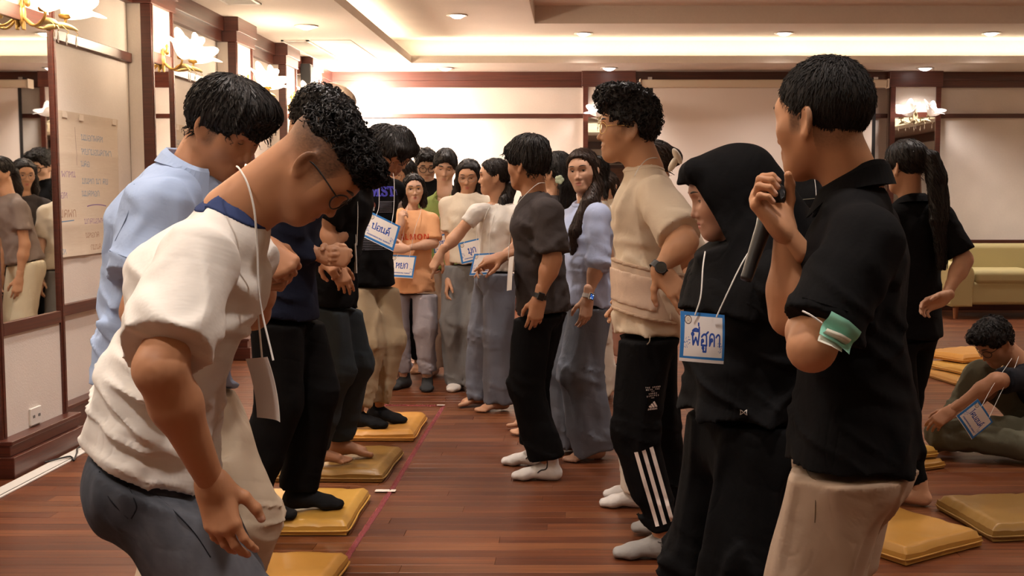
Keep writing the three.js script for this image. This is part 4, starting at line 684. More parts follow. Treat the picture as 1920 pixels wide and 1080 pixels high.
function buildHand(P, o, A, side) {
  const pose = A.pose ? (typeof A.pose === 'string' ? POSES[A.pose] : A.pose) : POSES.relax, f = A.f.clone().normalize(), n = A.n.clone().addScaledVector(f, -A.n.dot(f)).normalize(), x = side > 0 ? f.clone().cross(n) : n.clone().cross(f);
  const bendW = A.W.clone().sub(A.E).normalize().dot(f), H = handPrims(bendW > 0.85 ? 0.055 : bendW > 0.5 ? 0.024 : 0.006, pose), S = o.s * (o.handS ?? 1), [lo, hi] = bounds(H.all, 0.006), sk = o.skinCol;
  const g = meshField(H.f, lo, hi, P.hHand / S, { slack: 0.002, color: (a, b, c) => { const q = 1 + 0.05 * fbm(a * 40, b * 40, c * 40); let k = 0; for (const [p, m] of H.nails) { const v = V(a - p.x, b - p.y, c - p.z); if (v.length() < 0.011 && v.clone().normalize().dot(m) > 0.45) k = 0.45; } return [mix(sk[0], 0.72, k) * q, mix(sk[1], 0.45, k) * q, mix(sk[2], 0.36, k) * q]; } });
  // a mirrored hand turns its triangles over
  const M4 = new THREE.Matrix4().makeBasis(x.clone().multiplyScalar(S), f.clone().multiplyScalar(S), n.clone().multiplyScalar(S)).setPosition(A.w); g.applyMatrix4(M4);
  if (M4.determinant() < 0) { const I = g.index.array; for (let i = 0; i < I.length; i += 3) { const t = I[i]; I[i] = I[i + 1]; I[i + 1] = t; } g.computeVertexNormals(); }
  return g;
}
function footPrims(A, fd, s, grow, toes, side) {
  const y = (v) => A.y - 0.075 * s + v * s, at2 = (f, h, l = 0) => V(A.x + fd.x * f * s + fd.z * l * s, y(h), A.z + fd.z * f * s - fd.x * l * s), lat = V(fd.z, 0, -fd.x), g = grow;
  const L = [cone(V(A.x, A.y + 0.07 * s, A.z), at2(-0.012, 0.045), 0.036 * s + g, 0.037 * s + g), cone(at2(-0.03, 0.034), at2(0.03, 0.04), 0.032 * s + g, 0.035 * s + g), cone(at2(0.02, 0.052), at2(0.12, 0.027), 0.036 * s + g, 0.044 * s + g, { lat, b0: 0.034 * s + g, b1: 0.022 * s + g })];
  if (!toes) L.push(cone(at2(0.12, 0.026), at2(0.17, 0.02), 0.044 * s + g, 0.034 * s + g, { lat, b0: 0.022 * s + g, b1: 0.015 * s + g }));
  else for (let i = 0; i < 5; i++) { const l = (0.03 - i * 0.0155) * -side, e = [0.187, 0.185, 0.178, 0.168, 0.155][i], r = [0.0135, 0.0098, 0.0092, 0.0088, 0.0085][i]; L.push(Object.assign(cone(at2(0.12, 0.02, l * 0.85), at2(e - 0.012, r + 0.001, l), r * 1.15 * s, r * s), { k: 0.006 })); }
  return L;
}

function person(o) {
  const Ht = o.Ht, s = Ht / 1.72, Z = o.Z, y0 = o.y0 || 0, base = V(o.X, y0, -Z), fem = !!o.female;
  Object.assign(o, { s, hs: s * (o.headS ?? (fem ? 0.97 : 1)), skinCol: Array.isArray(o.skin) ? o.skin : SKINS[o.skin || 'tan'] });
  const g = new THREE.Group(); g.name = numbered('person'); g.position.copy(base); scene.add(g); tag(g, o.label, 'person', o.group);
  const J = (a) => a.isVector3 ? a.clone() : at(a[0], a[1], Z - (a[2] || 0)).sub(base);
  const R = o.res ?? 1, P = { hHead: clamp(0.00062 * Z * R, 0.0026, 0.0062), hHand: clamp(0.0011 * Z * R, 0.003, 0.006), hHair: clamp(0.0013 * Z * R, 0.0036, 0.009), hCloth: clamp(0.0022 * Z * R, 0.0062, 0.014), hBody: 0.0155, Z };
  const F = rotY(V(0, 0, 1), o.yaw), Lp = rotY(V(1, 0, 0), o.yaw), Ls = rotY(V(1, 0, 0), o.yaw + (o.twist || 0)), Fs = rotY(V(0, 0, 1), o.yaw + (o.twist || 0));
  P.pel = o.pel ? J(o.pel) : V(0, 0.523 * Ht, 0); P.neck = o.neck ? J(o.neck) : P.pel.clone().add(V(0, 0.308 * Ht, 0)).addScaledVector(F, -0.01);
  const spine = P.neck.clone().sub(P.pel).normalize(), tl = P.neck.distanceTo(P.pel);
  P.headQ = new THREE.Quaternion().setFromEuler(new THREE.Euler((o.hp || 0) * Math.PI / 180, (o.hy ?? o.yaw) * Math.PI / 180, (o.hr || 0) * Math.PI / 180, 'YXZ'));
  P.head = o.head ? J(o.head) : P.neck.clone().add(V(0, 0.097 * Ht, 0)).addScaledVector(V(0, 0, 1).applyQuaternion(P.headQ), 0.018);
  const sh = (o.shW ?? (fem ? 0.092 : 0.104)) * Ht, ua = 0.168 * Ht, fa = 0.152 * Ht;
  const chestUp = spine.clone();
  P.bend = P.pel.clone().lerp(P.neck, 0.5).addScaledVector(Fs, o.arch ?? 0);   // the spine may bow
  const arms = [];
  for (const side of [1, -1]) {   // 1 = the person's left
    const spec = side > 0 ? o.aL : o.aR, drop = o.shDrop ?? 0.053;
    const S0 = P.neck.clone().addScaledVector(Ls, sh * side * (spec?.in ?? 1)).addScaledVector(chestUp, -drop * Ht).addScaledVector(Fs, spec?.fwd ?? 0); if (spec?.s) S0.copy(J(spec.s));
    let E, W;
    if (spec?.w) { W = J(spec.w); if (spec.e) E = J(spec.e); else [E, W] = ik(S0, W, ua, fa, spec.pole || V(0, -0.6, 0).addScaledVector(Ls, 0.6 * side).addScaledVector(Fs, -0.7)); }
    else { E = S0.clone().add(V(0, -ua, 0)).addScaledVector(Ls, 0.035 * side).addScaledVector(Fs, -0.02); W = E.clone().add(V(0, -fa * 0.98, 0)).addScaledVector(Fs, 0.05).addScaledVector(Ls, 0.005 * side); }
    const f = spec?.f ? V(...spec.f) : W.clone().sub(E), n = spec?.n ? V(...spec.n) : Ls.clone().multiplyScalar(side).addScaledVector(Fs, 0.25);
    arms.push({ side, S: S0, E, W, w: W, f, n, pose: spec?.pose, hide: spec?.hide });
  }
  const legs = [];
  for (const side of [1, -1]) {
    const sp = side > 0 ? o.fL : o.fR, Hp = P.pel.clone().addScaledVector(Lp, side * (fem ? 0.051 : 0.05) * Ht).add(V(0, -0.01, 0));
    let A = sp ? V(sp.X - base.x, (sp.y ?? 0) + 0.075 * s, -sp.Z - base.z) : Hp.clone().setY(0.075 * s).addScaledVector(Lp, side * 0.012);
    if (sp?.J) A = J(sp.J);
    const fd = rotY(V(0, 0, 1), sp?.yaw ?? (o.yaw + side * 8)); let K; const l1 = 0.24 * Ht, l2 = 0.24 * Ht;
    if (sp?.k) K = J(sp.k); else [K, A] = ik(Hp, A, l1, l2, (sp?.pole || fd).clone().add(V(0, 0.02, 0)));
    legs.push({ side, H: Hp, K, A, fd, up: sp?.up });
  }
  // ---- the body under the clothes
  const hipA = (fem ? 0.16 : 0.15) * s * (o.wide ?? 1), hipB = 0.108 * s * (o.wide ?? 1), wA = (fem ? 0.118 : 0.13) * s * (o.wide ?? 1), wB = 0.092 * s * (o.wide ?? 1), cA = (fem ? 0.135 : 0.152) * s, cB = (fem ? 0.1 : 0.106) * s * (o.deep ?? 1);
  const lower = P.pel.clone().addScaledVector(spine, -0.045 * s), waist = P.pel.clone().lerp(P.bend, 0.62), chest = P.bend.clone().lerp(P.neck, 0.45), top = P.neck.clone().addScaledVector(chestUp, -0.055 * s);
  const th0 = 0.84, body = [cone(lower, waist, hipA * th0, wA * th0, { lat: Lp, b0: hipB * th0, b1: wB * th0 }), cone(waist, chest, wA * th0, cA * 0.92, { lat: Ls, b0: wB * th0, b1: cB * 0.92 }), cone(chest, top, cA * 0.92, cA * 0.7, { lat: Ls, b0: cB * 0.92, b1: cB * 0.68 }), ];
  const rest = [cone(P.neck.clone().addScaledVector(chestUp, -0.03), P.neck.clone().addScaledVector(chestUp, 0.02), 0.055 * s, 0.05 * s)];
  for (const a of arms) {
    const r = (o.armR ?? 1) * s * (fem ? 0.88 : 1);
    rest.push(cone(top.clone().addScaledVector(chestUp, 0.012), a.S, 0.05 * s, 0.05 * r), cone(a.S, a.E, 0.053 * r, 0.041 * r), cone(a.E, a.E.clone().lerp(a.W, 0.3), 0.042 * r, 0.0425 * r), cone(a.E.clone().lerp(a.W, 0.3), a.W, 0.0425 * r, (a.W.clone().sub(a.E).normalize().dot(a.f.clone().normalize()) > 0.85 ? 0.0215 : 0.0255) * r));
  }
  const feet = [], socks = [];
  for (const l of legs) {
    body.push(cone(l.H, l.K, 0.07 * s, 0.054 * s), cone(l.K, l.K.clone().lerp(l.A, 0.35), 0.056 * s, 0.054 * s), cone(l.K.clone().lerp(l.A, 0.35), l.A, 0.054 * s, 0.037 * s));
    if (o.feet !== 'none') (o.sock ? socks : feet).push(footPrims(l.A, l.fd, s, o.sock ? 0.004 : 0, !o.sock && o.toes !== false, l.side));
  }
  const sk = o.skinCol, skinC = (x, y, z) => { const n = 1 + 0.06 * fbm(x * 16, y * 16, z * 16); return [sk[0] * n, sk[1] * n, sk[2] * n]; };
  const geos = [];
  const H = buildHead(P, o); geos.push(...H.body.map((q) => { if (!q.index) return q; return q; }));
  for (const a of arms) if (!a.hide) geos.push(buildHand(P, o, a, a.side));
  for (const L of feet) { const [lo, hi] = bounds(L, 0.01), fl = L[0].cy; const u = union(L, 0.02), y = legs[0].A.y - 0.075 * s; geos.push(meshField(u, lo, hi, P.hHand * 1.15, { color: skinC })); }
  for (const q of H.eyes) part('eye', q, eyeMat, g); H.dark.forEach((q, i) => part(i % 2 ? 'eyebrow' : 'eyelashes', q, o.browMat || M.black, g));
  if (o.hair) part('hair', hairGeo(P, o, H), hairMat(o.hair.col || [0.012, 0.009, 0.008], o.hair.rough ?? 0.42), g);
  for (const L of socks) { const u = union(L, 0.02), [lo, hi] = bounds(L, 0.012), cutY = legs[0].A.y + (o.sock.h ?? 0.05) * s; part('sock', meshField((x, y, z) => Math.max(u(x, y, z) + 0.0012 * noise(x * 40, y * 60, z * 40), o.sock.free ? -1 : y - cutY), lo, hi, P.hHand * 1.2), o.sock.mat, g); }
  const out = { g, P, arms, legs, H, base, o, s, F, Lp, Ls, Fs, spine };
  // ---- shirt
  const C = o.shirt;
  if (C) {
    const e = C.ease ?? 0.02, list = [], hemP = P.pel.clone().addScaledVector(spine, -(C.hem ?? 0.02) * s).addScaledVector(F, C.hemF ?? 0), hA = (C.hemA ?? 0.187) * s, hB = (C.hemB ?? 0.142) * s, hemN = spine.clone().addScaledVector(F, C.tilt ?? 0).normalize(), hemE = C.tilt ? hemP.clone().addScaledVector(spine, -0.12) : hemP;
    list.push(cone(waist, hemE, wA + e * 1.25, hA, { lat: Lp, b0: wB + e * 1.2, b1: hB, cap: true }), cone(waist, chest, wA + e * 1.25, cA + e, { lat: Ls, b0: wB + e * 1.2, b1: cB + e }), cone(chest, top, cA + e, cA * 0.74 + e * 0.5, { lat: Ls, b0: cB + e, b1: cB * 0.72 + e * 0.5 }));
    if (fem && C.bust !== 0) for (const q of [1, -1]) list.push(ball(chest.clone().addScaledVector(Ls, q * 0.06 * s).addScaledVector(Fs, 0.052 * s).addScaledVector(chestUp, -0.06 * s), (0.055 + (C.bust || 0)) * s));
    const ends = [];
    for (const a of arms) {
      const r = s * (fem ? 0.92 : 1), r0 = (C.sl0 ?? 0.062) * r, r1 = (C.sl1 ?? 0.07) * r, q = a.side > 0 ? (C.lenL ?? C.len ?? 0.7) : (C.lenR ?? C.len ?? 0.7);
      list.push(cone(top.clone().addScaledVector(chestUp, 0.022 * s), a.S, 0.045 * s + e * 0.4, 0.05 * r + e * 0.5));
      if (q <= 1) { const Q = a.S.clone().lerp(a.E, q); list.push(cone(a.S, Q, r0, r1, { cap: true })); ends.push([Q, Q.clone().sub(a.S).normalize(), r1]); }
      else { const Q = a.E.clone().lerp(a.W, q - 1), r2 = (C.sl2 ?? 0.05) * r; list.push(cone(a.S, a.E, r0, r1), cone(a.E, Q, r1, r2, { cap: true })); ends.push([Q, Q.clone().sub(a.E).normalize(), r2]); }
    }
    const WT = Math.max(0.009, 2.4 * P.hCloth + (C.fold ?? 0.009) * 0.6), fu = union(list, C.k ?? 0.03), A = C.fold ?? 0.009, sl = C.seed ?? o.X * 5 + Z;
    const hole = ellip(P.neck.clone().addScaledVector(chestUp, 0.022 * s + (C.neckUp ?? 0)).addScaledVector(Fs, (C.neckF ?? 0.012)), (C.neckA ?? 0.07) * s, (C.neckD ?? 0.045) * s, (C.neckB ?? 0.068) * s, new THREE.Quaternion().setFromAxisAngle(V(0, 1, 0), (o.yaw + (o.twist || 0)) * Math.PI / 180)).f;
    const extra = C.extra ? C.extra(out) : null;
    const fld = (x, y, z) => {
      let d = fu(x, y, z); if (extra) d = smin(d, extra(x, y, z), 0.012);
      if (Math.abs(d) < 0.05) {
        const h = (x - hemP.x) * hemN.x + (y - hemP.y) * hemN.y + (z - hemP.z) * hemN.z, low = sst(0.35, 0.02, h);
        d += A * (0.35 + 0.85 * low) * (noise(x * 9 + sl, y * 2.6, z * 9) + 0.9 * crease(x * 6 + y * 1.5 + sl, y * 2.4, z * 6)) + A * 1.1 * crease((x + y * 0.8) * 5.5, (y - x * 0.5) * 5.5 + sl, (z + y * 0.6) * 5.5) * (C.cross ?? 0.7) + A * 0.8 * crease(x * 4, y * 13 + x * 7 + sl, z * 4) * sst(0.3, 0.06, Math.abs(h - 0.2));
        if (C.wrinkle) d += C.wrinkle(x, y, z, h);
      }
      if (d < 0.02) { const dd = d + WT, h = (x - hemP.x) * hemN.x + (y - hemP.y) * hemN.y + (z - hemP.z) * hemN.z; if (C.tilt && -h > d) d = -h; let c = Math.max(dd, h - 0.045); for (let i = 0; i < ends.length; i++) { const [p, n, r] = ends[i], ax = x - p.x, ay = y - p.y, az = z - p.z, e = Math.max(dd, -(ax * n.x + ay * n.y + az * n.z) - 0.04, Math.sqrt(ax * ax + ay * ay + az * az) - r * 1.35); if (e < c) c = e; } if (-c > d) d = -c; }
      return Math.max(d, -hole(x, y, z));
    };
    const [lo, hi] = bounds(list, 0.02); if (extra) { lo.y = Math.min(lo.y, P.pel.y - 0.3); hi.y = Math.max(hi.y, P.head.y + 0.3); }
    out.shirtField = fld; out.shirtU = fu; out.shirtHem = hemP; out.hemN = hemN; out.shirt = part(C.name || 't_shirt', meshField(fld, lo, hi, P.hCloth, { slack: 0.012, color: C.color }), C.mat, g); out.hole = P.neck.clone().addScaledVector(chestUp, 0.006 * s); out.chest = chest; out.hemP = hemP;
    if (C.collar) {   // ribbed neckband: the strip of cloth round the neck opening
      const wB2 = C.collarW ?? 0.016, up = Math.min(0.0035, P.hCloth * 0.5), band = (x, y, z) => Math.max(fld(x, y, z) - up, hole(x, y, z) - wB2), c0 = P.neck.clone();
      part('neckband', meshField(band, c0.clone().addScalar(-0.15), c0.clone().addScalar(0.15), Math.max(0.0042, P.hCloth * 0.62), { slack: 0.01 }), C.collar, g);
    }
    if (C.polo) { part('collar', foldCollar(P, Fs, Ls, chestUp, s, C.polo), C.polo.mat || C.mat, g); }
  }
  // ---- trousers
  const T = o.pants;
  if (T) {
    const list = [], e = T.ease ?? 0.012, topP = P.pel.clone().addScaledVector(spine, (T.rise ?? 0.14) * s);
    list.push(cone(lower, topP, hipA + e, wA + e + 0.012, { lat: Lp, b0: hipB + e, b1: wB + e + 0.008, cap: true }));
    const ends = [];
    for (const l of legs) {
      const t = T.hem ?? 0.93, d = l.A.clone().sub(l.K), Hm = l.K.clone().addScaledVector(d, t), th = (T.thigh ?? 0.09) * s, kn = (T.knee ?? 0.078) * s, hm = (T.hemR ?? 0.07) * s, flat = T.flat ?? 0.9;
      list.push(cone(l.H.clone().addScaledVector(Lp, l.side * 0.002), l.K, th, kn), cone(l.K, Hm, kn, hm, { cap: true, lat: l.fd, b0: kn * (T.flatK ?? 1), b1: hm * flat }));
      ends.push([Hm, d.clone().normalize(), hm * flat]);
    }
    const WT = Math.max(0.008, 2.3 * P.hCloth), fu = union(list, T.k ?? 0.03), A = T.fold ?? 0.008, sl = T.seed ?? o.X * 7 + Z, kneeY = (legs[0].K.y + legs[1].K.y) / 2, hemY = ends[0][0].y;
    const fld = (x, y, z) => {
      let d = fu(x, y, z); if (Math.abs(d) < 0.05) {
        const bunch = Math.exp(-(((y - hemY - 0.05) / 0.08) ** 2)) * (T.bunch ?? 0.6) + Math.exp(-(((y - kneeY) / 0.1) ** 2)) * 0.5;
        d += A * (noise(x * 11 + sl, y * 2.2, z * 11) * 1.1 + 0.9 * crease(x * 8 + sl, y * 2.4, z * 8)) + A * bunch * 1.4 * crease(x * 5 + y * 7, y * 19 + x * 6, z * 5 + sl);
      }
      if (out.shirtU && !T.noClip) { const q = out.shirtHem, N = out.hemN, h = (x - q.x) * N.x + (y - q.y) * N.y + (z - q.z) * N.z; if (h > -0.03) d = smax(d, Math.min(out.shirtU(x, y, z) + 0.016 + A * 0.6, h + 0.012), 0.008); }
      if (d < 0.02) { let c = 1; for (let i = 0; i < ends.length; i++) { const [p, n, r] = ends[i], ax = x - p.x, ay = y - p.y, az = z - p.z; c = Math.min(c, Math.max(d + WT, -(ax * n.x + ay * n.y + az * n.z) - 0.05, Math.sqrt(ax * ax + ay * ay + az * az) - r * 1.5)); } if (-c > d) d = -c; }
      return d;
    };
    const [lo, hi] = bounds(list, 0.02); if (T.above !== undefined) lo.y = Math.max(lo.y, T.above);
    out.pantsField = fld; out.pants = part(T.name || 'trousers', meshField(fld, lo, hi, P.hCloth, { slack: 0.012, color: T.color }), T.mat, g);
  }
  { // the body mesh; under the clothes it stays inside them
    const fT = union(body, 0.035), fR = union(rest, 0.03), U = out.shirtU, q = out.shirtHem, N = out.hemN, [blo, bhi] = bounds([...body, ...rest], 0.02);
    const fB = (x, y, z) => { let d = fT(x, y, z); if (U) { const h = (x - q.x) * N.x + (y - q.y) * N.y + (z - q.z) * N.z; if (h > -0.07) d = smax(d, Math.min(U(x, y, z) + 0.036 + (T?.fold ?? 0.008) * 0.6, h + 0.06), 0.01); } return smin(d, fR(x, y, z), 0.03); };
    geos.push(meshField(fB, blo, bhi, P.hBody * (o.bare ?? 1), { slack: 0.012, color: skinC }));
    part('body', mergeGeometries(geos.map((q) => { const r = new THREE.BufferGeometry(); for (const k of ['position', 'normal', 'uv', 'color']) r.setAttribute(k, q.attributes[k]); r.setIndex(q.index); return r; })), skinMat, g);
  }
  if (o.glasses) {
    const q = o.glasses, rims = [], S1 = 0.0335, w = q.w ?? 0.0245, h = q.h ?? 0.021, r = q.r ?? 0.0013, y = q.y ?? 0.006, lens = [];
    for (const sd of [-1, 1]) {
      const pts = []; for (let i = 0; i < 20; i++) { const a = i / 20 * Math.PI * 2, c = Math.cos(a), n = Math.sin(a), k = q.square ? 1 / Math.pow(Math.abs(c) ** 3.2 + Math.abs(n) ** 3.2, 1 / 3.2) : 1; pts.push(V(S1 * sd + c * w * k, y + n * h * k, 0.0985 - 6 * (S1 * sd + c * w * k) ** 2)); }
      rims.push(tube(pts, r, 40, 6, true), tube([V((S1 + w) * sd, y + 0.006, 0.0985 - 6 * (S1 + w) ** 2), V(0.07 * sd, y + 0.008, 0.065), V(0.0785 * sd, 0.014, 0.0), V(0.077 * sd, 0.004, -0.026)], r, 16, 6));
      const Lg = new THREE.CircleGeometry(1, 24), p = Lg.attributes.position; for (let i = 0; i < p.count; i++) { const X = S1 * sd + p.getX(i) * w, Y = y + p.getY(i) * h; p.setXYZ(i, X, Y, 0.0985 - 6 * X * X); } Lg.computeVertexNormals(); lens.push(Lg);
    }
    rims.push(tube([V(-(S1 - w), y + 0.005, 0.098), V(0, y + 0.009, 0.101), V(S1 - w, y + 0.005, 0.098)], r, 8, 6));
    const gm = part('glasses', merge(rims).applyMatrix4(H.M4), q.mat || M.black, g);
    for (const L of lens) part('lens', L.applyMatrix4(H.M4), lensMat, gm);
  }
  return out;
}
const lensMat = phy({ color: lin(0.96, 0.97, 0.97), transmission: 1, thickness: 0, roughness: 0.03, ior: 1.2, side: THREE.DoubleSide });
// turned-down collar: a stand that rises round the neck and a leaf that falls outwards to two points in front
function foldCollar(P, Fs, Ls, up, s, q) {
  const n = 40, rows = [], gap = q.gap ?? 0.35, c = P.neck.clone().addScaledVector(up, (q.y ?? 0.0) * s).addScaledVector(Fs, 0.006);
  for (let i = 0; i <= n; i++) {
    const t = i / n * 2 - 1, a = Math.PI - t * (Math.PI - gap), pt = sst(0.62, 1, Math.abs(t)), A = (q.a ?? 0.064) * s, B = (q.b ?? 0.062) * s, front = sst(0.2, 1, Math.abs(t));
    const P0 = (r, y) => { const fa = Math.cos(a), la = Math.sin(a); return c.clone().addScaledVector(Fs, fa * (B + r)).addScaledVector(Ls, la * (A + r)).addScaledVector(up, y * s); };
    const dip = -0.03 * front * s, hgt = mix(0.05, 0.028, front) * (q.h ?? 1), leaf = mix(0.012, -0.03, pt) * (q.leaf ?? 1);
    rows.push([P0(0.004, 0.0 + dip / s), P0(0.0, hgt + dip / s), P0(0.005, hgt + 0.004 + dip / s), P0(0.016, hgt - 0.006 + dip / s), P0(0.03 + 0.012 * pt, leaf - 0.004 + dip / s), P0(0.027 + 0.012 * pt, leaf - 0.004 + dip / s), P0(0.011, hgt - 0.012 + dip / s), P0(0.007, 0.005 + dip / s)]);
  }
  const pos = [], idx = [], k = 8; rows.forEach((r) => r.forEach((v) => pos.push(v.x, v.y, v.z)));
  for (let i = 0; i < n; i++) for (let j = 0; j < k; j++) { const a = i * k + j, b = i * k + (j + 1) % k, cc = a + k, d = b + k; idx.push(a, b, d, a, d, cc); }
  for (const i of [0, n]) for (let j = 1; j < k - 1; j++) idx.push(i * k, i * k + j, i * k + j + 1);
  const g = new THREE.BufferGeometry(); g.setAttribute('position', new THREE.Float32BufferAttribute(pos, 3)); g.setIndex(idx); const m = g.toNonIndexed(); m.computeVertexNormals(); m.setAttribute('uv', new THREE.Float32BufferAttribute(new Float32Array(m.attributes.position.count * 2), 2)); return addColor(m, [1, 1, 1]);
}

// ---- what people wear
const W = {
  white: cloth(0.74, 0.7, 0.64), cream: cloth(0.7, 0.62, 0.5), creamWarm: cloth(0.68, 0.57, 0.43), navy: cloth(0.011, 0.014, 0.03), navyBand: cloth(0.03, 0.045, 0.12), black: cloth(0.0048, 0.0045, 0.005, 0.9, { sheen: 0.0 }), blackPants: cloth(0.004, 0.0038, 0.0042, 0.9, { sheen: 0.0 }),
  blue: cloth(0.36, 0.46, 0.66, 0.85, { coarse: 1 }), sweat: cloth(0.46, 0.53, 0.74, 0.95, { coarse: 1 }), charcoal: cloth(0.052, 0.043, 0.042), orange: cloth(0.82, 0.44, 0.23), green: cloth(0.26, 0.33, 0.1), taupe: cloth(0.26, 0.21, 0.19),
  khaki: cloth(0.44, 0.325, 0.235, 0.85), khakiL: cloth(0.42, 0.32, 0.2, 0.85), beige: cloth(0.62, 0.51, 0.38), lilacGrey: cloth(0.33, 0.305, 0.33), paleP: cloth(0.6, 0.52, 0.45), slate: cloth(0.032, 0.04, 0.046), pink: cloth(0.5, 0.27, 0.2), whiteP: cloth(0.72, 0.65, 0.55), olive: cloth(0.13, 0.125, 0.085),
  jeans: cloth(0.09, 0.11, 0.15, 0.92, { coarse: 1 }), jeansGrey: cloth(0.2, 0.2, 0.2, 0.92, { coarse: 1 }), jeansBlue: cloth(0.17, 0.185, 0.225, 0.92, { coarse: 1 }), jeansWide: cloth(0.16, 0.175, 0.21, 0.92, { coarse: 1 }), whiteJeans: cloth(0.66, 0.6, 0.45, 0.9, { coarse: 1 }),
  sockBlack: cloth(0.012, 0.012, 0.013, 0.95, { coarse: 1 }), sockGrey: cloth(0.05, 0.052, 0.055, 0.95, { coarse: 1 }), sockWhite: cloth(0.7, 0.66, 0.62, 0.95, { coarse: 1 }), sockPale: cloth(0.3, 0.285, 0.27, 0.95, { coarse: 1 }),
};
const rx = (a, b, c) => V(a, b, c), X1 = V(1, 0, 0);
const HAIR = {   // head-frame volumes
  fringe: (o = {}) => [cone(V(-0.045, 0.085, 0.07), V(0.045, 0.085, 0.07), 0.022, 0.022), cone(V(-0.05, 0.075, 0.055), V(-0.062, 0.03, 0.05), 0.02, 0.01), cone(V(0.05, 0.075, 0.055), V(0.062, 0.03, 0.05), 0.02, 0.01), ...(o.locks ?? [[-0.03, 0.052], [-0.008, 0.046], [0.014, 0.05], [0.034, 0.054]]).map(([x, y]) => cone(V(x * 0.9, 0.085, 0.08), V(x, y, 0.094 - 4 * x * x), 0.016, 0.006))],
  long: (len = 0.3, back = 0.085, w = 0.085) => [cone(V(0, 0.05, -0.07), V(0, -0.08, -0.088), 0.078, 0.08, { lat: X1, b0: 0.035, b1: 0.032 }), cone(V(0, -0.08, -0.086), V(0, -len, -back), 0.08, w, { lat: X1, b0: 0.032, b1: 0.02 })],
  side: (s, len, fz, x = 0.088) => [cone(V(0.064 * s, 0.07, 0.03), V(0.08 * s, -0.03, 0.025), 0.022, 0.021), cone(V(0.08 * s, -0.03, 0.02), V(x * s, -0.12, fz * 0.6), 0.024, 0.028), cone(V(x * s, -0.12, fz * 0.6), V(x * s, -len, fz), 0.03, 0.018)],
};
const P = {};
// the two tall young men nearest on the left
P.a = person({ label: 'young man in white tee with navy neckband bending forward, nearest on the left', X: -0.86, Z: 2.45, Ht: 1.75, yaw: 92, skin: [0.47, 0.225, 0.115], bare: 0.55, pel: [292, 880], neck: [436, 402], head: [590, 317], hp: 56, hy: 93, arch: -0.05, headS: 0.94, neckR: 1.12, eye: 0.25, jaw: 1.02, noseLen: 0.85,
  aR: { e: [300, 692, 0.36], w: [394, 900, 0.24], f: [0.28, -1, 0.12], n: [-0.25, 0.1, 1], pose: { c: [[14, 22, 12], [18, 26, 14], [20, 28, 16], [24, 30, 18]], s: [7, 2, -3, -9], t: [20, 14, 8] } }, aL: { e: [385, 620, -0.24], w: [355, 735, -0.24], f: [-0.2, -1, 0], n: [0, 0, -1] },
  fR: { k: [500, 1215, 0.1], J: [470, 1530, 0.1] }, fL: { k: [470, 1215, -0.1], J: [440, 1530, -0.1] }, feet: 'bare',
  hair: { top: 0.006, side: 0.0, back: 0.004, lift: 0.0, sideY: 0.072, nape: 0.058, line: 0.062, curl: 0.0085, curlF: 36, strand: 0.002, jag: 0.009, rough: 0.5, dense: 1.3, locks: { len: 0.024, flow: V(0, 0, 0.25) }, extra: [ellip(V(0, 0.108, 0.0), 0.062, 0.026, 0.088), ellip(V(0, 0.088, 0.064), 0.054, 0.024, 0.026)] },
  fade: (x, y, z) => { const low = sst(-0.052, 0.05, y + 0.3 * Math.max(0, z) - 0.1 * Math.max(0, -z - 0.02)) , f = z < 0.035 + 0.02 * sst(0, 0.06, y) ? 1 : 0; return 0.88 * low * f * (Math.abs(x) > 0.045 || z < 0 ? 1 : 0.2) * sst(0.06, 0.03, z); },
  shirt: { mat: W.white, ease: 0.02, hem: -0.015, tilt: 0.16, hemA: 0.2, hemB: 0.145, len: 0.84, sl0: 0.074, sl1: 0.088, fold: 0.0203, neckA: 0.074, neckB: 0.072, neckUp: 0.012, neckF: 0.02, collar: W.navyBand, collarW: 0.024 },
  pants: { rise: 0.17, mat: cloth(0.055, 0.06, 0.072, 0.92, { coarse: 1 }), thigh: 0.1, knee: 0.082, hemR: 0.08, fold: 0.0121, color: (x, y, z) => { const n = fbm(x * 30, y * 14, z * 30), t = Math.exp(-(((y - 0.62) / 0.13) ** 2)) * sst(-0.02, 0.12, x + 0.05) , k = clamp(0.35 * n + 0.9 * t, 0, 1.2); return [1 + 1.7 * k, 1 + 1.6 * k, 1 + 1.5 * k]; } },
  glasses: { mat: M.black, r: 0.0016, w: 0.025, h: 0.021 } });
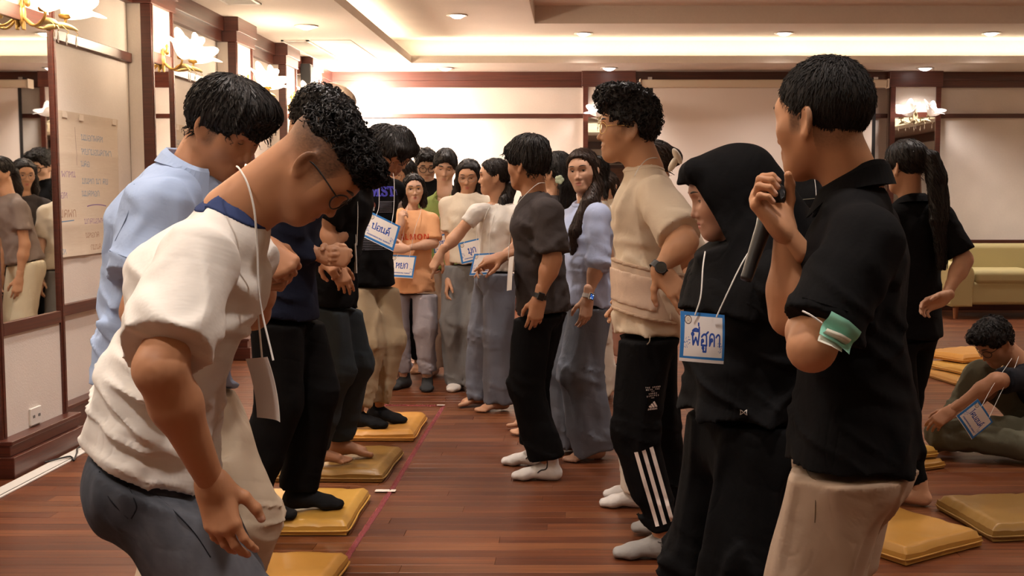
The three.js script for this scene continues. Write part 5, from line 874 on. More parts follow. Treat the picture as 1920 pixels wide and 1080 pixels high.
P.b = person({ label: 'young man in light blue collared shirt looking down, behind the white tee', X: -1.09, Z: 3.1, Ht: 1.81, yaw: 72, shW: 0.094, skin: [0.44, 0.21, 0.11], bare: 0.6, pel: [300, 704], neck: [360, 322], headS: 0.96, head: [420, 246], hp: 33, hy: 72, eye: 0.15, arch: -0.04,
  aR: { s: [292, 392, 0.17], e: [264, 585, 0.24], w: [484, 458, 0.14], f: [0.9, -0.75, 0.1], n: [0.1, 0.5, 1], pose: 'fist' }, aL: { w: [505, 470, 0.0], f: [0.5, -0.6, 0.4], n: [0.6, 0.5, -0.6], pose: 'grip' },
  hair: { top: 0.022, side: 0.013, back: 0.016, sideY: 0.005, locks: { len: 0.045 }, nape: -0.05, line: 0.06, strand: 0.006, jag: 0.008, extra: [...HAIR.fringe({ locks: [[-0.04, 0.05], [-0.02, 0.04], [0, 0.035], [0.02, 0.04], [0.04, 0.045]] }), ellip(V(0, 0.11, 0.04), 0.068, 0.038, 0.075)] },
  fade: (x, y, z) => 0.7 * sst(0.04, 0.056, Math.abs(x)) * sst(0.04, 0.024, z - 0.15 * y) * sst(-0.002, 0.014, z) * sst(-0.05, -0.015, y) * sst(0.05, 0.02, y),
  shirt: { mat: W.blue, name: 'shirt', ease: 0.035, hem: 0.02, hemA: 0.2, hemB: 0.165, len: 0.66, sl0: 0.074, sl1: 0.092, fold: 0.0149, cross: 1, neckA: 0.066, neckB: 0.066, polo: { a: 0.068, b: 0.07, h: 1.15, leaf: 2.6, gap: 0.5, mat: W.blue } },
  pants: { mat: W.beige, thigh: 0.11, knee: 0.1, hemR: 0.1, fold: 0.0162 } });
P.c = person({ label: 'curly-haired young man in navy top and black trousers, third in the left row', X: -1.2, Z: 4.755, y0: 0.06, Ht: 1.78, yaw: 85, skin: 'mid', pel: [533, 548], neck: [562, 302], head: [590, 232], hp: 42, hy: 85, arch: -0.03, eye: 0.2,
  aR: { e: [548, 470, 0.1], w: [606, 478, 0.08], pose: 'fist' }, aL: { w: [612, 480, 0.0], pose: 'fist' }, fR: { X: -1.33, Z: 4.68, yaw: 92 }, fL: { X: -1.17, Z: 4.86, yaw: 84 },
  hair: { top: 0.03, side: 0.012, back: 0.012, sideY: 0.0, curl: 0.007, curlF: 45, strand: 0, extra: [ellip(V(0, 0.115, 0.04), 0.068, 0.045, 0.075)] }, sock: { mat: W.sockBlack, free: 1 },
  shirt: { mat: W.navy, name: 'top', hem: 0.1, len: 1.7, sl0: 0.062, sl1: 0.056, sl2: 0.042, fold: 0.0135 }, pants: { mat: W.blackPants, thigh: 0.105, knee: 0.088, hemR: 0.082, hem: 0.98 } });
P.d = person({ label: 'barefoot young man in black tee and slate trousers on the bronze cushion', X: -1.2, Z: 5.73, y0: 0.06, Ht: 1.72, yaw: 88, skin: 'tan', pel: [620, 530], neck: [668, 330], head: [716, 290], hp: 38, hy: 82, eye: 0.2, arch: -0.03,
  aR: { e: [606, 428, 0.2], w: [628, 495, 0.24], f: [0.5, -1, 0.1], n: [0.4, 0.2, 1], pose: 'relax' }, aL: { e: [650, 425, 0.05], w: [604, 480, 0.26], f: [0.6, -0.5, 0.3], n: [0, 0.6, 0.8], pose: 'grip' }, fR: { X: -1.29, Z: 5.68, yaw: 92 }, fL: { X: -1.2, Z: 5.86, yaw: 84 },
  hair: { top: 0.026, side: 0.01, back: 0.014, sideY: 0.01, strand: 0.005, extra: HAIR.fringe({ locks: [[-0.035, 0.05], [-0.01, 0.04], [0.012, 0.036], [0.034, 0.045]] }) }, shirt: { mat: W.black, hem: 0.1, fold: 0.0135, len: 0.8 }, pants: { mat: W.slate, thigh: 0.1, knee: 0.09, hemR: 0.07, hem: 0.96, fold: 0.0135 } });
P.e = person({ label: 'young man in glasses, black printed tee and khaki trousers on the farthest cushion', X: -1.17, Z: 6.69, y0: 0.06, Ht: 1.75, yaw: 50, skin: 'tan', pel: [688, 500], neck: [700, 326], head: [740, 286], hp: 40, hy: 62, eye: 0.2, arch: -0.02,
  aR: { w: V(-0.13, 0.98, -0.1), pole: V(-0.6, 0, -0.5) }, aL: { w: V(-0.08, 0.97, -0.16), pole: V(-0.3, 0, -0.9), in: 0.9 }, fR: { X: -1.25, Z: 6.6, yaw: 75 }, fL: { X: -1.16, Z: 6.76, yaw: 70 },
  hair: { top: 0.03, side: 0.014, back: 0.016, sideY: 0.0, strand: 0.005, extra: HAIR.fringe() }, glasses: { mat: M.dark, r: 0.0016 }, sock: { mat: W.sockBlack, free: 1 }, shirt: { mat: W.black, hem: 0.1, fold: 0.0108 }, pants: { mat: W.khakiL, thigh: 0.09, knee: 0.08, hemR: 0.072, hem: 0.86, fold: 0.0162 } });
// the group at the back
P.f = person({ label: 'young woman in orange tee and round glasses with one finger at her cheek', X: -1.164, Z: 8.316, Ht: 1.54, yaw: 4, female: true, skin: 'fair', head: [776, 356], hp: 4, hy: 12, hr: 3, eye: 0.7, mouth: 0.0015,
  aR: { e: [739, 462, 0.06], w: [750, 424, 0.17], f: [0.12, 1, 0.0], n: [-0.75, 0.1, 0.55], pose: 'tipup' }, aL: { e: [813, 456, 0.04], w: [760, 466, 0.2], f: [-1, 0, 0.1], n: [0.1, 0.1, 1], pose: 'flat' }, fR: { X: -1.23, Z: 8.35, yaw: -35 }, fL: { X: -1.06, Z: 8.29, yaw: 5 },
  hair: { top: 0.012, side: 0.009, back: 0.014, sideY: -0.02, nape: -0.06, line: 0.072, strand: 0.003, extra: [ball(V(0, 0.0, -0.125), 0.036), ...HAIR.side(-1, 0.13, 0.0, 0.07), ...HAIR.side(1, 0.13, 0.0, 0.07)] }, glasses: { mat: M.gold, r: 0.0012, w: 0.026, h: 0.024 }, sock: { mat: W.sockGrey, free: 0, h: 0.06 },
  shirt: { mat: W.orange, hem: 0.13, hemA: 0.19, fold: 0.0095, len: 0.85, sl1: 0.078 }, pants: { mat: W.lilacGrey, thigh: 0.1, knee: 0.09, hemR: 0.088, hem: 0.84, fold: 0.0162 } });
P.g = person({ label: 'curly-haired young man in black tee and dark round glasses at the back of the group', X: -1.23, Z: 9.68, Ht: 1.8, yaw: 15, skin: 'fair', head: [799, 314], hp: 16, hy: 12, eye: 0.3, hair: { top: 0.03, side: 0.014, back: 0.014, sideY: 0.015, curl: 0.007, curlF: 40, strand: 0, extra: [ellip(V(0, 0.105, 0.055), 0.062, 0.035, 0.055)] }, glasses: { mat: M.black, r: 0.0022, w: 0.026, h: 0.024 }, shirt: { mat: W.black, collar: W.black }, pants: { mat: W.blackPants } });
P.h = person({ label: 'young man in open-necked green shirt with folded arms', X: -0.995, Z: 8.9, Ht: 1.73, yaw: -6, skin: 'fair', head: [834, 316], neck: [834, 366], hp: 16, hy: 6, hr: -6, eye: 0.35, aR: { e: [800, 450, 0.05], w: [836, 432, 0.2], pose: 'flat', n: [0, 0.2, 1] }, aL: { e: [868, 450, 0.05], w: [826, 440, 0.22], pose: 'flat', n: [0, 0.2, 1] },
  hair: { top: 0.03, side: 0.014, back: 0.014, sideY: 0.0, line: 0.066, strand: 0.005, extra: [cone(V(-0.006, 0.1, 0.075), V(-0.055, 0.045, 0.062), 0.022, 0.012), cone(V(0.008, 0.1, 0.075), V(0.055, 0.045, 0.062), 0.022, 0.012)] }, shirt: { mat: W.green, name: 'shirt', hem: 0.08, neckA: 0.062, neckB: 0.085, neckD: 0.1, neckF: 0.04, polo: { gap: 0.75, leaf: 1.5 } }, pants: { mat: W.paleP, thigh: 0.11, knee: 0.11, hemR: 0.11, hem: 0.98, fold: 0.0162 } });
P.i = person({ label: 'young woman with long black hair and glasses in cream tee and grey wide jeans', X: -0.76, Z: 8.27, Ht: 1.68, yaw: -10, female: true, skin: 'mid', head: [879, 333], hp: 12, hy: -4, eye: 0.4, aR: { e: [846, 465, 0.0], w: [840, 525, 0.06] }, hair: { top: 0.014, side: 0.012, back: 0.018, sideY: -0.09, nape: -0.1, line: 0.074, strand: 0.004, extra: [...HAIR.long(0.32), ...HAIR.side(-1, 0.27, 0.02, 0.098), ...HAIR.side(1, 0.2, 0.04, 0.075)] }, glasses: { mat: M.chrome, r: 0.0012, w: 0.026, h: 0.022 }, sock: { mat: W.sockWhite, free: 1 }, fL: { X: -0.7, Z: 8.22, yaw: -5 }, fR: { X: -0.83, Z: 8.3, yaw: -15 },
  shirt: { mat: W.cream, hem: -0.02, hemA: 0.17, len: 0.62 }, pants: { mat: W.jeansGrey, thigh: 0.102, knee: 0.105, hemR: 0.115, hem: 1.06, fold: 0.0162 } });
P.j = person({ label: 'young woman with low ponytail in white tee pointing down to the left', X: -0.5, Z: 7.474, Ht: 1.66, yaw: -62, twist: 8, female: true, skin: 'mid', pel: [930, 512], neck: [936, 378], head: [926, 334], hp: 0, hy: -82, eye: 0.6, mouth: 0.003,
  aR: { s: [893, 398, 0.1], e: [858, 440, 0.12], w: [824, 478, 0.22], f: [-0.45, -0.8, 0.2], n: [-0.6, 0.4, 0.7], pose: 'point' }, aL: { s: [975, 402, 0.1], e: [968, 470, 0.14], w: [926, 488, 0.3], f: [-0.85, -0.45, 0.15], n: [-0.1, 0.75, -0.5], pose: 'open' }, fR: { X: -0.62, Z: 7.62, yaw: -60 }, fL: { X: -0.48, Z: 7.45, yaw: -55 },
  hair: { col: [0.016, 0.011, 0.009], top: 0.012, side: 0.009, back: 0.014, sideY: 0.002, nape: -0.055, line: 0.07, strand: 0.004, k: 0.012, extra: [cone(V(-0.03, -0.03, -0.09), V(0.02, -0.05, -0.12), 0.026, 0.022), cone(V(0.02, -0.05, -0.12), V(0.06, -0.15, -0.075), 0.036, 0.045), cone(V(0.06, -0.15, -0.075), V(0.09, -0.28, -0.005), 0.046, 0.02)] },
  shirt: { mat: W.white, hem: -0.02, hemA: 0.165, len: 0.5, sl0: 0.052, sl1: 0.056, neckB: 0.085, neckD: 0.07, neckF: 0.03, ease: 0.012 }, pants: { mat: W.jeansBlue, thigh: 0.1, knee: 0.105, hemR: 0.118, hem: 1.04, fold: 0.0189 } });
P.k = person({ label: 'young man in charcoal tee, black trousers and white socks with his back turned', X: -0.14, Z: 5.67, Ht: 1.68, yaw: -105, skin: 'tan', pel: [1016, 562], neck: [1003, 366], head: [988, 312], hp: 2, hy: -122, eye: 0.6, aL: { s: [1028, 398, 0.16], e: [1036, 486, 0.2], w: [1011, 560, 0.22], f: [-0.2, -1, 0.08], n: [0.2, 0.1, 1] }, aR: { e: [985, 462, -0.12], w: [944, 480, -0.05], f: [-1, -0.25, 0.1], n: [0.1, 0.8, 0.4], pose: 'open' }, fL: { X: -0.13, Z: 5.6, yaw: -92 }, fR: { X: -0.2, Z: 5.9, yaw: -98 },
  hair: { top: 0.03, side: 0.017, back: 0.022, sideY: 0.006, nape: -0.05, line: 0.06, strand: 0.0055, extra: [...HAIR.fringe(), ellip(V(0, 0.1, -0.02), 0.084, 0.058, 0.09)] }, sock: { mat: W.sockWhite, h: 0.055 }, shirt: { mat: W.charcoal, hem: 0.06, len: 0.88, sl0: 0.072, sl1: 0.085, fold: 0.0135 }, pants: { mat: W.blackPants, thigh: 0.098, knee: 0.09, hemR: 0.092, hem: 0.9, fold: 0.0135 } });
P.l = person({ label: 'young woman in pale blue sweatshirt looking at the camera, brown hair over her shoulder', X: 0.05, Z: 6.12, Ht: 1.65, yaw: -62, twist: 12, female: true, skin: [0.62, 0.36, 0.24], head: [1093, 324], neck: [1101, 382], pel: [1098, 552], hp: 2, hy: -20, hr: 5, eye: 0.72, aL: { s: [1122, 404, 0.14], e: [1121, 492, 0.2], w: [1102, 560, 0.24], f: [-0.12, -1, 0.1], n: [0.5, 0, 0.9] }, fL: { X: 0.1, Z: 6.05, yaw: -60 }, fR: { X: -0.02, Z: 6.25, yaw: -70 },
  hair: { col: [0.03, 0.015, 0.009], top: 0.014, side: 0.01, back: 0.02, sideY: -0.06, nape: -0.1, line: 0.072, strand: 0.004, k: 0.014, extra: [cone(V(0, 0.04, -0.075), V(0.02, -0.09, -0.08), 0.078, 0.06, { lat: X1, b0: 0.032, b1: 0.035 }), cone(V(0.066, 0.055, 0.025), V(0.078, -0.08, 0.005), 0.018, 0.026), cone(V(0.07, -0.08, -0.01), V(0.05, -0.17, 0.07), 0.042, 0.05), cone(V(0.05, -0.17, 0.07), V(-0.02, -0.32, 0.12), 0.05, 0.048), cone(V(-0.02, -0.32, 0.12), V(-0.055, -0.44, 0.125), 0.046, 0.018), cone(V(-0.058, 0.075, 0.045), V(-0.07, -0.02, 0.03), 0.012, 0.007)] },
  shirt: { mat: W.sweat, name: 'sweatshirt', hem: 0.05, hemA: 0.185, len: 1.02, sl0: 0.066, sl1: 0.07, fold: 0.0149, ease: 0.028, collar: W.sweat, wrinkle: (x, y, z, h) => 0.006 * Math.sin(y * 170) * sst(0.05, 0, Math.abs(y - 0.99)) * (z > 0.09 ? 1 : 0) }, pants: { mat: W.jeansWide, thigh: 0.108, knee: 0.118, hemR: 0.132, hem: 1.05, fold: 0.0162 } });
P.m = person({ res: 1.7, label: 'dark-haired person with pale green hair clip, hidden between charcoal tee and blue sweatshirt', X: -0.14, Z: 6.9, Ht: 1.65, yaw: -100, female: true, skin: 'mid', head: [1043, 326], hy: -125, eye: 0.5, fL: { X: -0.2, Z: 6.66, yaw: -85 }, fR: { X: -0.23, Z: 6.82, yaw: -95 }, hair: { top: 0.018, side: 0.014, back: 0.02, sideY: -0.06, nape: -0.1, strand: 0.004, extra: HAIR.long(0.2) }, shirt: { mat: W.charcoal }, pants: { mat: cloth(0.05, 0.075, 0.14), hem: 0.96, hemR: 0.06 } });
P.n = person({ label: 'young woman in cream top and pink trousers looking down, far behind the blue sweatshirt', X: 0.29, Z: 9.25, Ht: 1.63, yaw: -30, female: true, skin: 'fair', head: [1138, 352], hp: 28, hy: -35, eye: 0.1, aL: { e: [1185, 470, 0.1], w: [1168, 515, 0.2] }, hair: { col: [0.03, 0.017, 0.011], top: 0.014, side: 0.012, back: 0.018, sideY: -0.09, nape: -0.1, strand: 0.004, extra: [...HAIR.long(0.2), ...HAIR.side(1, 0.24, 0.06, 0.09), ...HAIR.side(-1, 0.2, 0.06, 0.08)] }, shirt: { mat: W.cream, hem: 0.02, len: 0.95, sl1: 0.08 }, pants: { mat: W.pink, thigh: 0.1, knee: 0.09, hemR: 0.085, hem: 0.85 }, sock: { mat: W.sockBlack, free: 0, h: 0.0 } });
P.o = person({ res: 1.7, label: 'person in wide white trousers hidden behind the blue sweatshirt', X: 0.14, Z: 7.94, Ht: 1.6, yaw: -75, female: true, skin: 'fair', head: [1112, 328], hy: -80, fL: { X: 0.19, Z: 7.92, yaw: -60 }, hair: { strand: 0.004, sideY: -0.06, nape: -0.09, extra: HAIR.long(0.16) }, shirt: { mat: W.cream }, pants: { mat: W.whiteP, thigh: 0.105, knee: 0.115, hemR: 0.13, hem: 1.06, fold: 0.0189 } });
P.p = person({ label: 'young woman with cream hair bow, partly hidden behind the man in the back brace', X: 0.33, Z: 5.121, Ht: 1.62, yaw: -80, female: true, skin: 'mid', head: [1220, 318], neck: [1238, 372], pel: [1232, 592], hp: 18, hy: -98, eye: 0.4, aL: { s: [1270, 400, 0.14], e: [1300, 490, 0.14], w: [1292, 560, 0.2] }, fL: { X: 0.28, Z: 5.1, yaw: -92 }, fR: { X: 0.3, Z: 5.25, yaw: -92 }, hair: { col: [0.03, 0.017, 0.011], top: 0.014, side: 0.01, back: 0.018, sideY: -0.01, nape: -0.05, strand: 0.004, extra: [ball(V(0, 0.02, -0.12), 0.04)] }, sock: { mat: W.sockWhite, free: 1 }, shirt: { mat: W.cream, name: 'blouse', hem: 0.0, len: 0.8, sl1: 0.085, fold: 0.0135 }, pants: { mat: W.whiteP, thigh: 0.1, knee: 0.095, hemR: 0.1, hem: 1.0 } });
// foreground right
P.q = person({ label: 'tall young man in cream tee with back brace, hand on hip, striped black track pants', X: 0.28, Z: 4.42, Ht: 1.79, yaw: -92, twist: -4, skin: [0.5, 0.26, 0.14], bare: 0.75, pel: [1216, 588], neck: [1212, 318], head: [1176, 246], hp: -2, hy: -88, eye: 0.55, neckR: 1.05, aL: { s: [1232, 368, 0.2], e: [1284, 452, 0.35], w: [1236, 504, 0.38], f: [0.62, -0.75, 0.05], n: [0.15, 0.25, 1], pose: 'flat' }, aR: { w: [1190, 560, -0.2] }, fL: { X: 0.335, Z: 4.36, yaw: -93 }, fR: { X: 0.42, Z: 4.68, yaw: -88 },
  hair: { top: 0.032, side: 0.01, back: 0.012, lift: 0.002, sideY: 0.022, nape: -0.035, line: 0.06, curl: 0.0065, curlF: 42, strand: 0.002, extra: [ellip(V(0, 0.125, 0.03), 0.07, 0.045, 0.085), ellip(V(0, 0.095, 0.075), 0.06, 0.03, 0.032)] }, fade: (x, y, z) => 0.8 * sst(-0.04, 0.03, y - 0.2 * Math.max(0, z)) * (z < 0.028 ? 1 : 0), glasses: { mat: M.gold, r: 0.0012, w: 0.024, h: 0.02 }, sock: { mat: W.sockPale, h: 0.012 },
  shirt: { mat: W.creamWarm, hem: 0.07, hemA: 0.175, hemB: 0.128, len: 0.86, sl0: 0.074, sl1: 0.088, fold: 0.0162, cross: 1, collar: W.creamWarm, collarW: 0.014 }, pants: { name: 'track_pants', mat: W.blackPants, thigh: 0.1, knee: 0.082, hemR: 0.06, hem: 0.9, fold: 0.0135, bunch: 1.4 } });
P.t = person({ res: 1.7, label: 'young man in black tee with line print, half hidden behind the man with the microphone', X: 1.245, Z: 5.9, Ht: 1.79, yaw: -25, skin: 'tan', head: [1538, 258], hair: { strand: 0.004 }, shirt: { mat: W.black, collar: W.black }, pants: { mat: W.blackPants } });
P.u = person({ label: 'woman in black with long straight ponytail, one hand behind her back', X: 1.46, Z: 5.121, Ht: 1.62, yaw: -148, female: true, skin: 'mid', head: [1697, 316], neck: [1708, 380], hp: 6, hy: -145, aR: { s: [1765, 408, 0.06], e: [1808, 488, 0.1], w: [1772, 556, 0.2], f: [-0.8, -0.35, 0.15], n: [0.1, 0.5, -0.8], pose: 'relax' }, aL: { w: [1660, 470, -0.3] }, fL: { X: 1.52, Z: 5.12, yaw: -110 }, fR: { X: 1.5, Z: 5.3, yaw: -120 },
  hair: { col: [0.013, 0.009, 0.007], top: 0.014, side: 0.012, back: 0.018, sideY: -0.01, nape: -0.055, strand: 0.004, k: 0.01, extra: [cone(V(-0.02, 0.03, -0.1), V(-0.03, 0.035, -0.13), 0.034, 0.03), cone(V(-0.03, 0.035, -0.13), V(-0.04, -0.06, -0.145), 0.036, 0.048), cone(V(-0.04, -0.06, -0.145), V(-0.045, -0.26, -0.15), 0.05, 0.062, { lat: X1, b0: 0.04, b1: 0.034 }), cone(V(-0.045, -0.26, -0.15), V(-0.04, -0.48, -0.145), 0.062, 0.03, { lat: X1, b0: 0.03, b1: 0.014 })] }, shirt: { mat: W.black, name: 'polo_shirt', hem: 0.1, len: 0.85, sl1: 0.075, polo: { h: 0.8 } }, pants: { mat: W.blackPants, thigh: 0.088, knee: 0.066, hemR: 0.052, hem: 0.92 } });
// the man with the microphone, the woman in the black headscarf, the one who sits on the floor
P.r = person({ label: 'woman in black headscarf and long black tunic with a large name badge', X: 0.42, Z: 2.9, Ht: 1.51, yaw: -68, female: true, skin: [0.58, 0.33, 0.23], bare: 0.8, pel: [1392, 805], neck: [1398, 462], head: [1357, 371], hp: 14, hy: -84, eye: 0.35, noseLen: 0.8, jaw: 0.98,
  aL: { e: [1462, 640, 0.12], w: [1476, 790, 0.08], pose: 'relax' }, aR: { e: [1345, 640, -0.16], w: [1352, 790, -0.14] },
  shirt: { mat: W.black, name: 'tunic', hem: -0.05, hemA: 0.215, hemB: 0.19, len: 1.9, sl0: 0.08, sl1: 0.07, sl2: 0.06, fold: 0.0162, ease: 0.045, neckUp: 0.03 }, pants: { mat: W.blackPants, thigh: 0.112, knee: 0.108, hemR: 0.112, hem: 1.05, fold: 0.0162, ease: 0.03 } });
{
  const { P: Q, H, g, s } = P.r, S = P.r.o.hs, iq = Q.headQ.clone().invert(), v = V(0, 0, 0), toP = (x, y, z) => V(x, y, z).multiplyScalar(S).applyQuaternion(Q.headQ).add(Q.head), N = Q.neck, Fs = P.r.Fs, Ls = P.r.Ls;
  const cover = union([ellip(V(0, 0.042, -0.012), 0.092, 0.1, 0.118), ellip(V(0, -0.005, 0.01), 0.09, 0.11, 0.085), cone(V(-0.035, 0.098, 0.075), V(0.035, 0.098, 0.075), 0.028, 0.028), cone(V(0, 0.07, 0.09), V(0, 0.062, 0.108), 0.034, 0.02)], 0.03);
  const face = (x, y, z) => Math.max(-(z - (0.022 + (y + 0.1) * 0.36 + 2.2 * x * x)) * 0.9, y - 0.066 + 3 * x * x, -y - 0.112 - 0.2 * z);
  const drape = union([cone(toP(0, -0.04, -0.03), N.clone().addScaledVector(Fs, 0.01), 0.088, 0.1), cone(N.clone().addScaledVector(Fs, 0.01), N.clone().add(V(0, -0.17, 0)).addScaledVector(Fs, 0.035), 0.1, 0.175, { lat: Ls, b0: 0.095, b1: 0.125, cap: true }), cone(toP(0, 0.05, -0.085), N.clone().add(V(0, -0.03, 0)).addScaledVector(Fs, -0.15), 0.074, 0.095), cone(N.clone().add(V(0, 0.0, 0)), N.clone().add(V(0, -0.1, 0)).addScaledVector(Ls, 0.11), 0.085, 0.085), cone(N.clone().add(V(0, 0.0, 0)), N.clone().add(V(0, -0.1, 0)).addScaledVector(Ls, -0.11), 0.085, 0.085)], 0.05);
  const fld = (x, y, z) => {
    v.set(x, y, z).sub(Q.head).applyQuaternion(iq).divideScalar(S); const a = cover(v.x, v.y, v.z) * S, b = drape(x, y, z); let d = smin(a, b, 0.035);
    if (Math.abs(d) < 0.04) { const k = sst(-0.05, -0.18, v.y) , m = 0.0045 + 0.008 * k; d += m * (crease(x * 7 + y * 5, y * 4 - x * 3, z * 9 + y * 5) + 0.5 * noise(x * 12 + y * 9, y * 6, z * 14)) ; d += 0.006 * crease((v.z + v.y * 1.2) * 13, v.x * 4, 2.2) * sst(0.06, -0.08, v.y); }
    return smax(d, -face(v.x, v.y, v.z) * S, 0.008);
  };
  part('headscarf', meshField(fld, N.clone().add(V(-0.32, -0.24, -0.32)), Q.head.clone().add(V(0.24, 0.2, 0.24)).max(N.clone().add(V(0.32, 0.1, 0.32))), 0.0068, { slack: 0.015 }), W.black, g);
}
P.s = person({ label: 'man in black polo shirt and khaki trousers holding a microphone, nearest on the right', X: 0.56, Z: 2.43, Ht: 1.68, yaw: -112, skin: [0.55, 0.275, 0.145], bare: 0.55, pel: [1598, 818], neck: [1606, 352], head: [1541, 232], hp: 3, hy: -134, eye: 0.6, neckR: 0.94, deep: 0.86, headS: 1.02, jaw: 1.04,
  aL: { s: [1622, 452, 0.16], e: [1522, 652, 0.24], w: [1512, 560, 0.0], f: [0.4, 0.25, -1], n: [-0.4, 0.6, 0] }, aR: { e: [1484, 590, 0.02], w: [1470, 434, 0.05], f: [-0.62, 0.78, 0.05], n: [-0.62, -0.45, -0.65], pose: { c: [[40, 72, 50], [52, 74, 48], [56, 74, 46], [60, 72, 44]], s: [5, 1, -2, -6], t: [36, 26, 24] } },
  hair: { col: [0.016, 0.013, 0.011], top: 0.013, side: 0.005, back: 0.007, sideY: -0.012, nape: -0.072, line: 0.068, strand: 0.0012, curl: 0, jag: 0.003, rough: 0.6, locks: { n: 3800, len: 0.013, w: 0.0012, swirl: 0, lift: 0.0045, rand: 0.9 } }, fade: (x, y, z) => 0.55 * sst(-0.075, -0.03, y) * (z < -0.02 ? 1 : 0) + 0.75 * sst(0.045, 0.055, Math.abs(x)) * sst(0.036, 0.026, z) * sst(0.0, 0.008, z) * sst(-0.028, -0.005, y) * sst(0.06, 0.03, y),
  shirt: { mat: W.black, name: 'polo_shirt', hem: 0.05, hemA: 0.195, hemB: 0.14, len: 0.82, lenR: 0.45, sl0: 0.074, sl1: 0.084, fold: 0.0135, ease: 0.014, neckA: 0.07, neckB: 0.07, polo: { a: 0.06, b: 0.057, h: 1.1 } },
  pants: { mat: W.khaki, thigh: 0.112, knee: 0.1, hemR: 0.09, fold: 0.0162, ease: 0.025 } });
P.v = person({ label: 'young man in dark tee and olive trousers sitting on the floor at the right edge', X: 2.45, Z: 6.25, Ht: 1.7, yaw: -85, skin: 'tan', pel: [1992, 806], neck: [1915, 682], head: [1866, 646], hp: 36, hy: -72, eye: 0.2, arch: -0.06, aL: { s: [1915, 712, 0.15], e: [1868, 714, 0.3], w: [1783, 770, 0.26], f: [-0.75, -0.55, 0.1], n: [0.1, 0.7, 0.6], pose: 'relax' }, aR: { e: [1850, 735, -0.05], w: [1790, 770, 0.1], pose: 'relax' }, fL: { k: [1768, 812, 0.18], J: [1975, 846, 0.36], yaw: 60 }, fR: { k: [1838, 706, -0.12], J: [1762, 824, -0.05], yaw: -90 },
  hair: { top: 0.034, side: 0.014, back: 0.014, sideY: 0.02, nape: -0.04, curl: 0.005, curlF: 45, strand: 0.002, extra: [ellip(V(0, 0.11, 0.05), 0.066, 0.04, 0.065)] }, glasses: { mat: M.black, r: 0.0018 }, shirt: { mat: cloth(0.016, 0.017, 0.022), hem: 0.02, len: 0.75 }, pants: { noClip: true, mat: W.olive, thigh: 0.105, knee: 0.088, hemR: 0.075, hem: 0.92, fold: 0.0162 } });
// seen only in the mirror of the left wall
P.w = person({ res: 1.4, label: 'woman with ponytail in taupe tee and white jeans, her back to the left wall mirror', X: -1.54, Z: 8.7, Ht: 1.66, yaw: 45, female: true, skin: 'mid', hy: 30, hp: 8, neck: V(0.1, 1.38, 0.02), head: V(0.15, 1.535, 0.03), hair: { top: 0.012, side: 0.009, back: 0.014, sideY: 0.002, nape: -0.05, strand: 0.004, k: 0.012, extra: [cone(V(0, 0.01, -0.1), V(0.01, 0.0, -0.135), 0.026, 0.024), cone(V(0.01, 0.0, -0.135), V(0.02, -0.14, -0.15), 0.032, 0.034), cone(V(0.02, -0.14, -0.15), V(0.03, -0.27, -0.13), 0.034, 0.014)] }, shirt: { mat: W.taupe, hem: -0.02, hemA: 0.172, len: 0.6 }, pants: { mat: W.whiteJeans, thigh: 0.102, knee: 0.088, hemR: 0.085 } });
P.x = person({ res: 1.4, label: 'woman with long dark hair and glasses standing between taupe tee and curly-haired man', X: -1.33, Z: 9.16, Ht: 1.66, yaw: -10, female: true, skin: 'mid', hy: -40, hp: 14, hair: { top: 0.013, side: 0.012, back: 0.016, sideY: -0.09, nape: -0.1, strand: 0.004, extra: [...HAIR.long(0.26), ...HAIR.side(-1, 0.24, 0.03), ...HAIR.side(1, 0.24, 0.03)] }, glasses: { mat: M.chrome, r: 0.0013 }, shirt: { mat: W.charcoal }, pants: { mat: W.blackPants } });
P.y = person({ res: 1.4, label: 'woman in cream tee at the very edge of the left wall mirror', X: -1.72, Z: 9.0, Ht: 1.6, yaw: -20, female: true, skin: 'fair', hy: -45, hp: 5, hair: { top: 0.013, side: 0.01, back: 0.016, sideY: -0.06, nape: -0.09, strand: 0.004, extra: HAIR.long(0.16) }, shirt: { mat: W.cream }, pants: { mat: W.jeansGrey } });

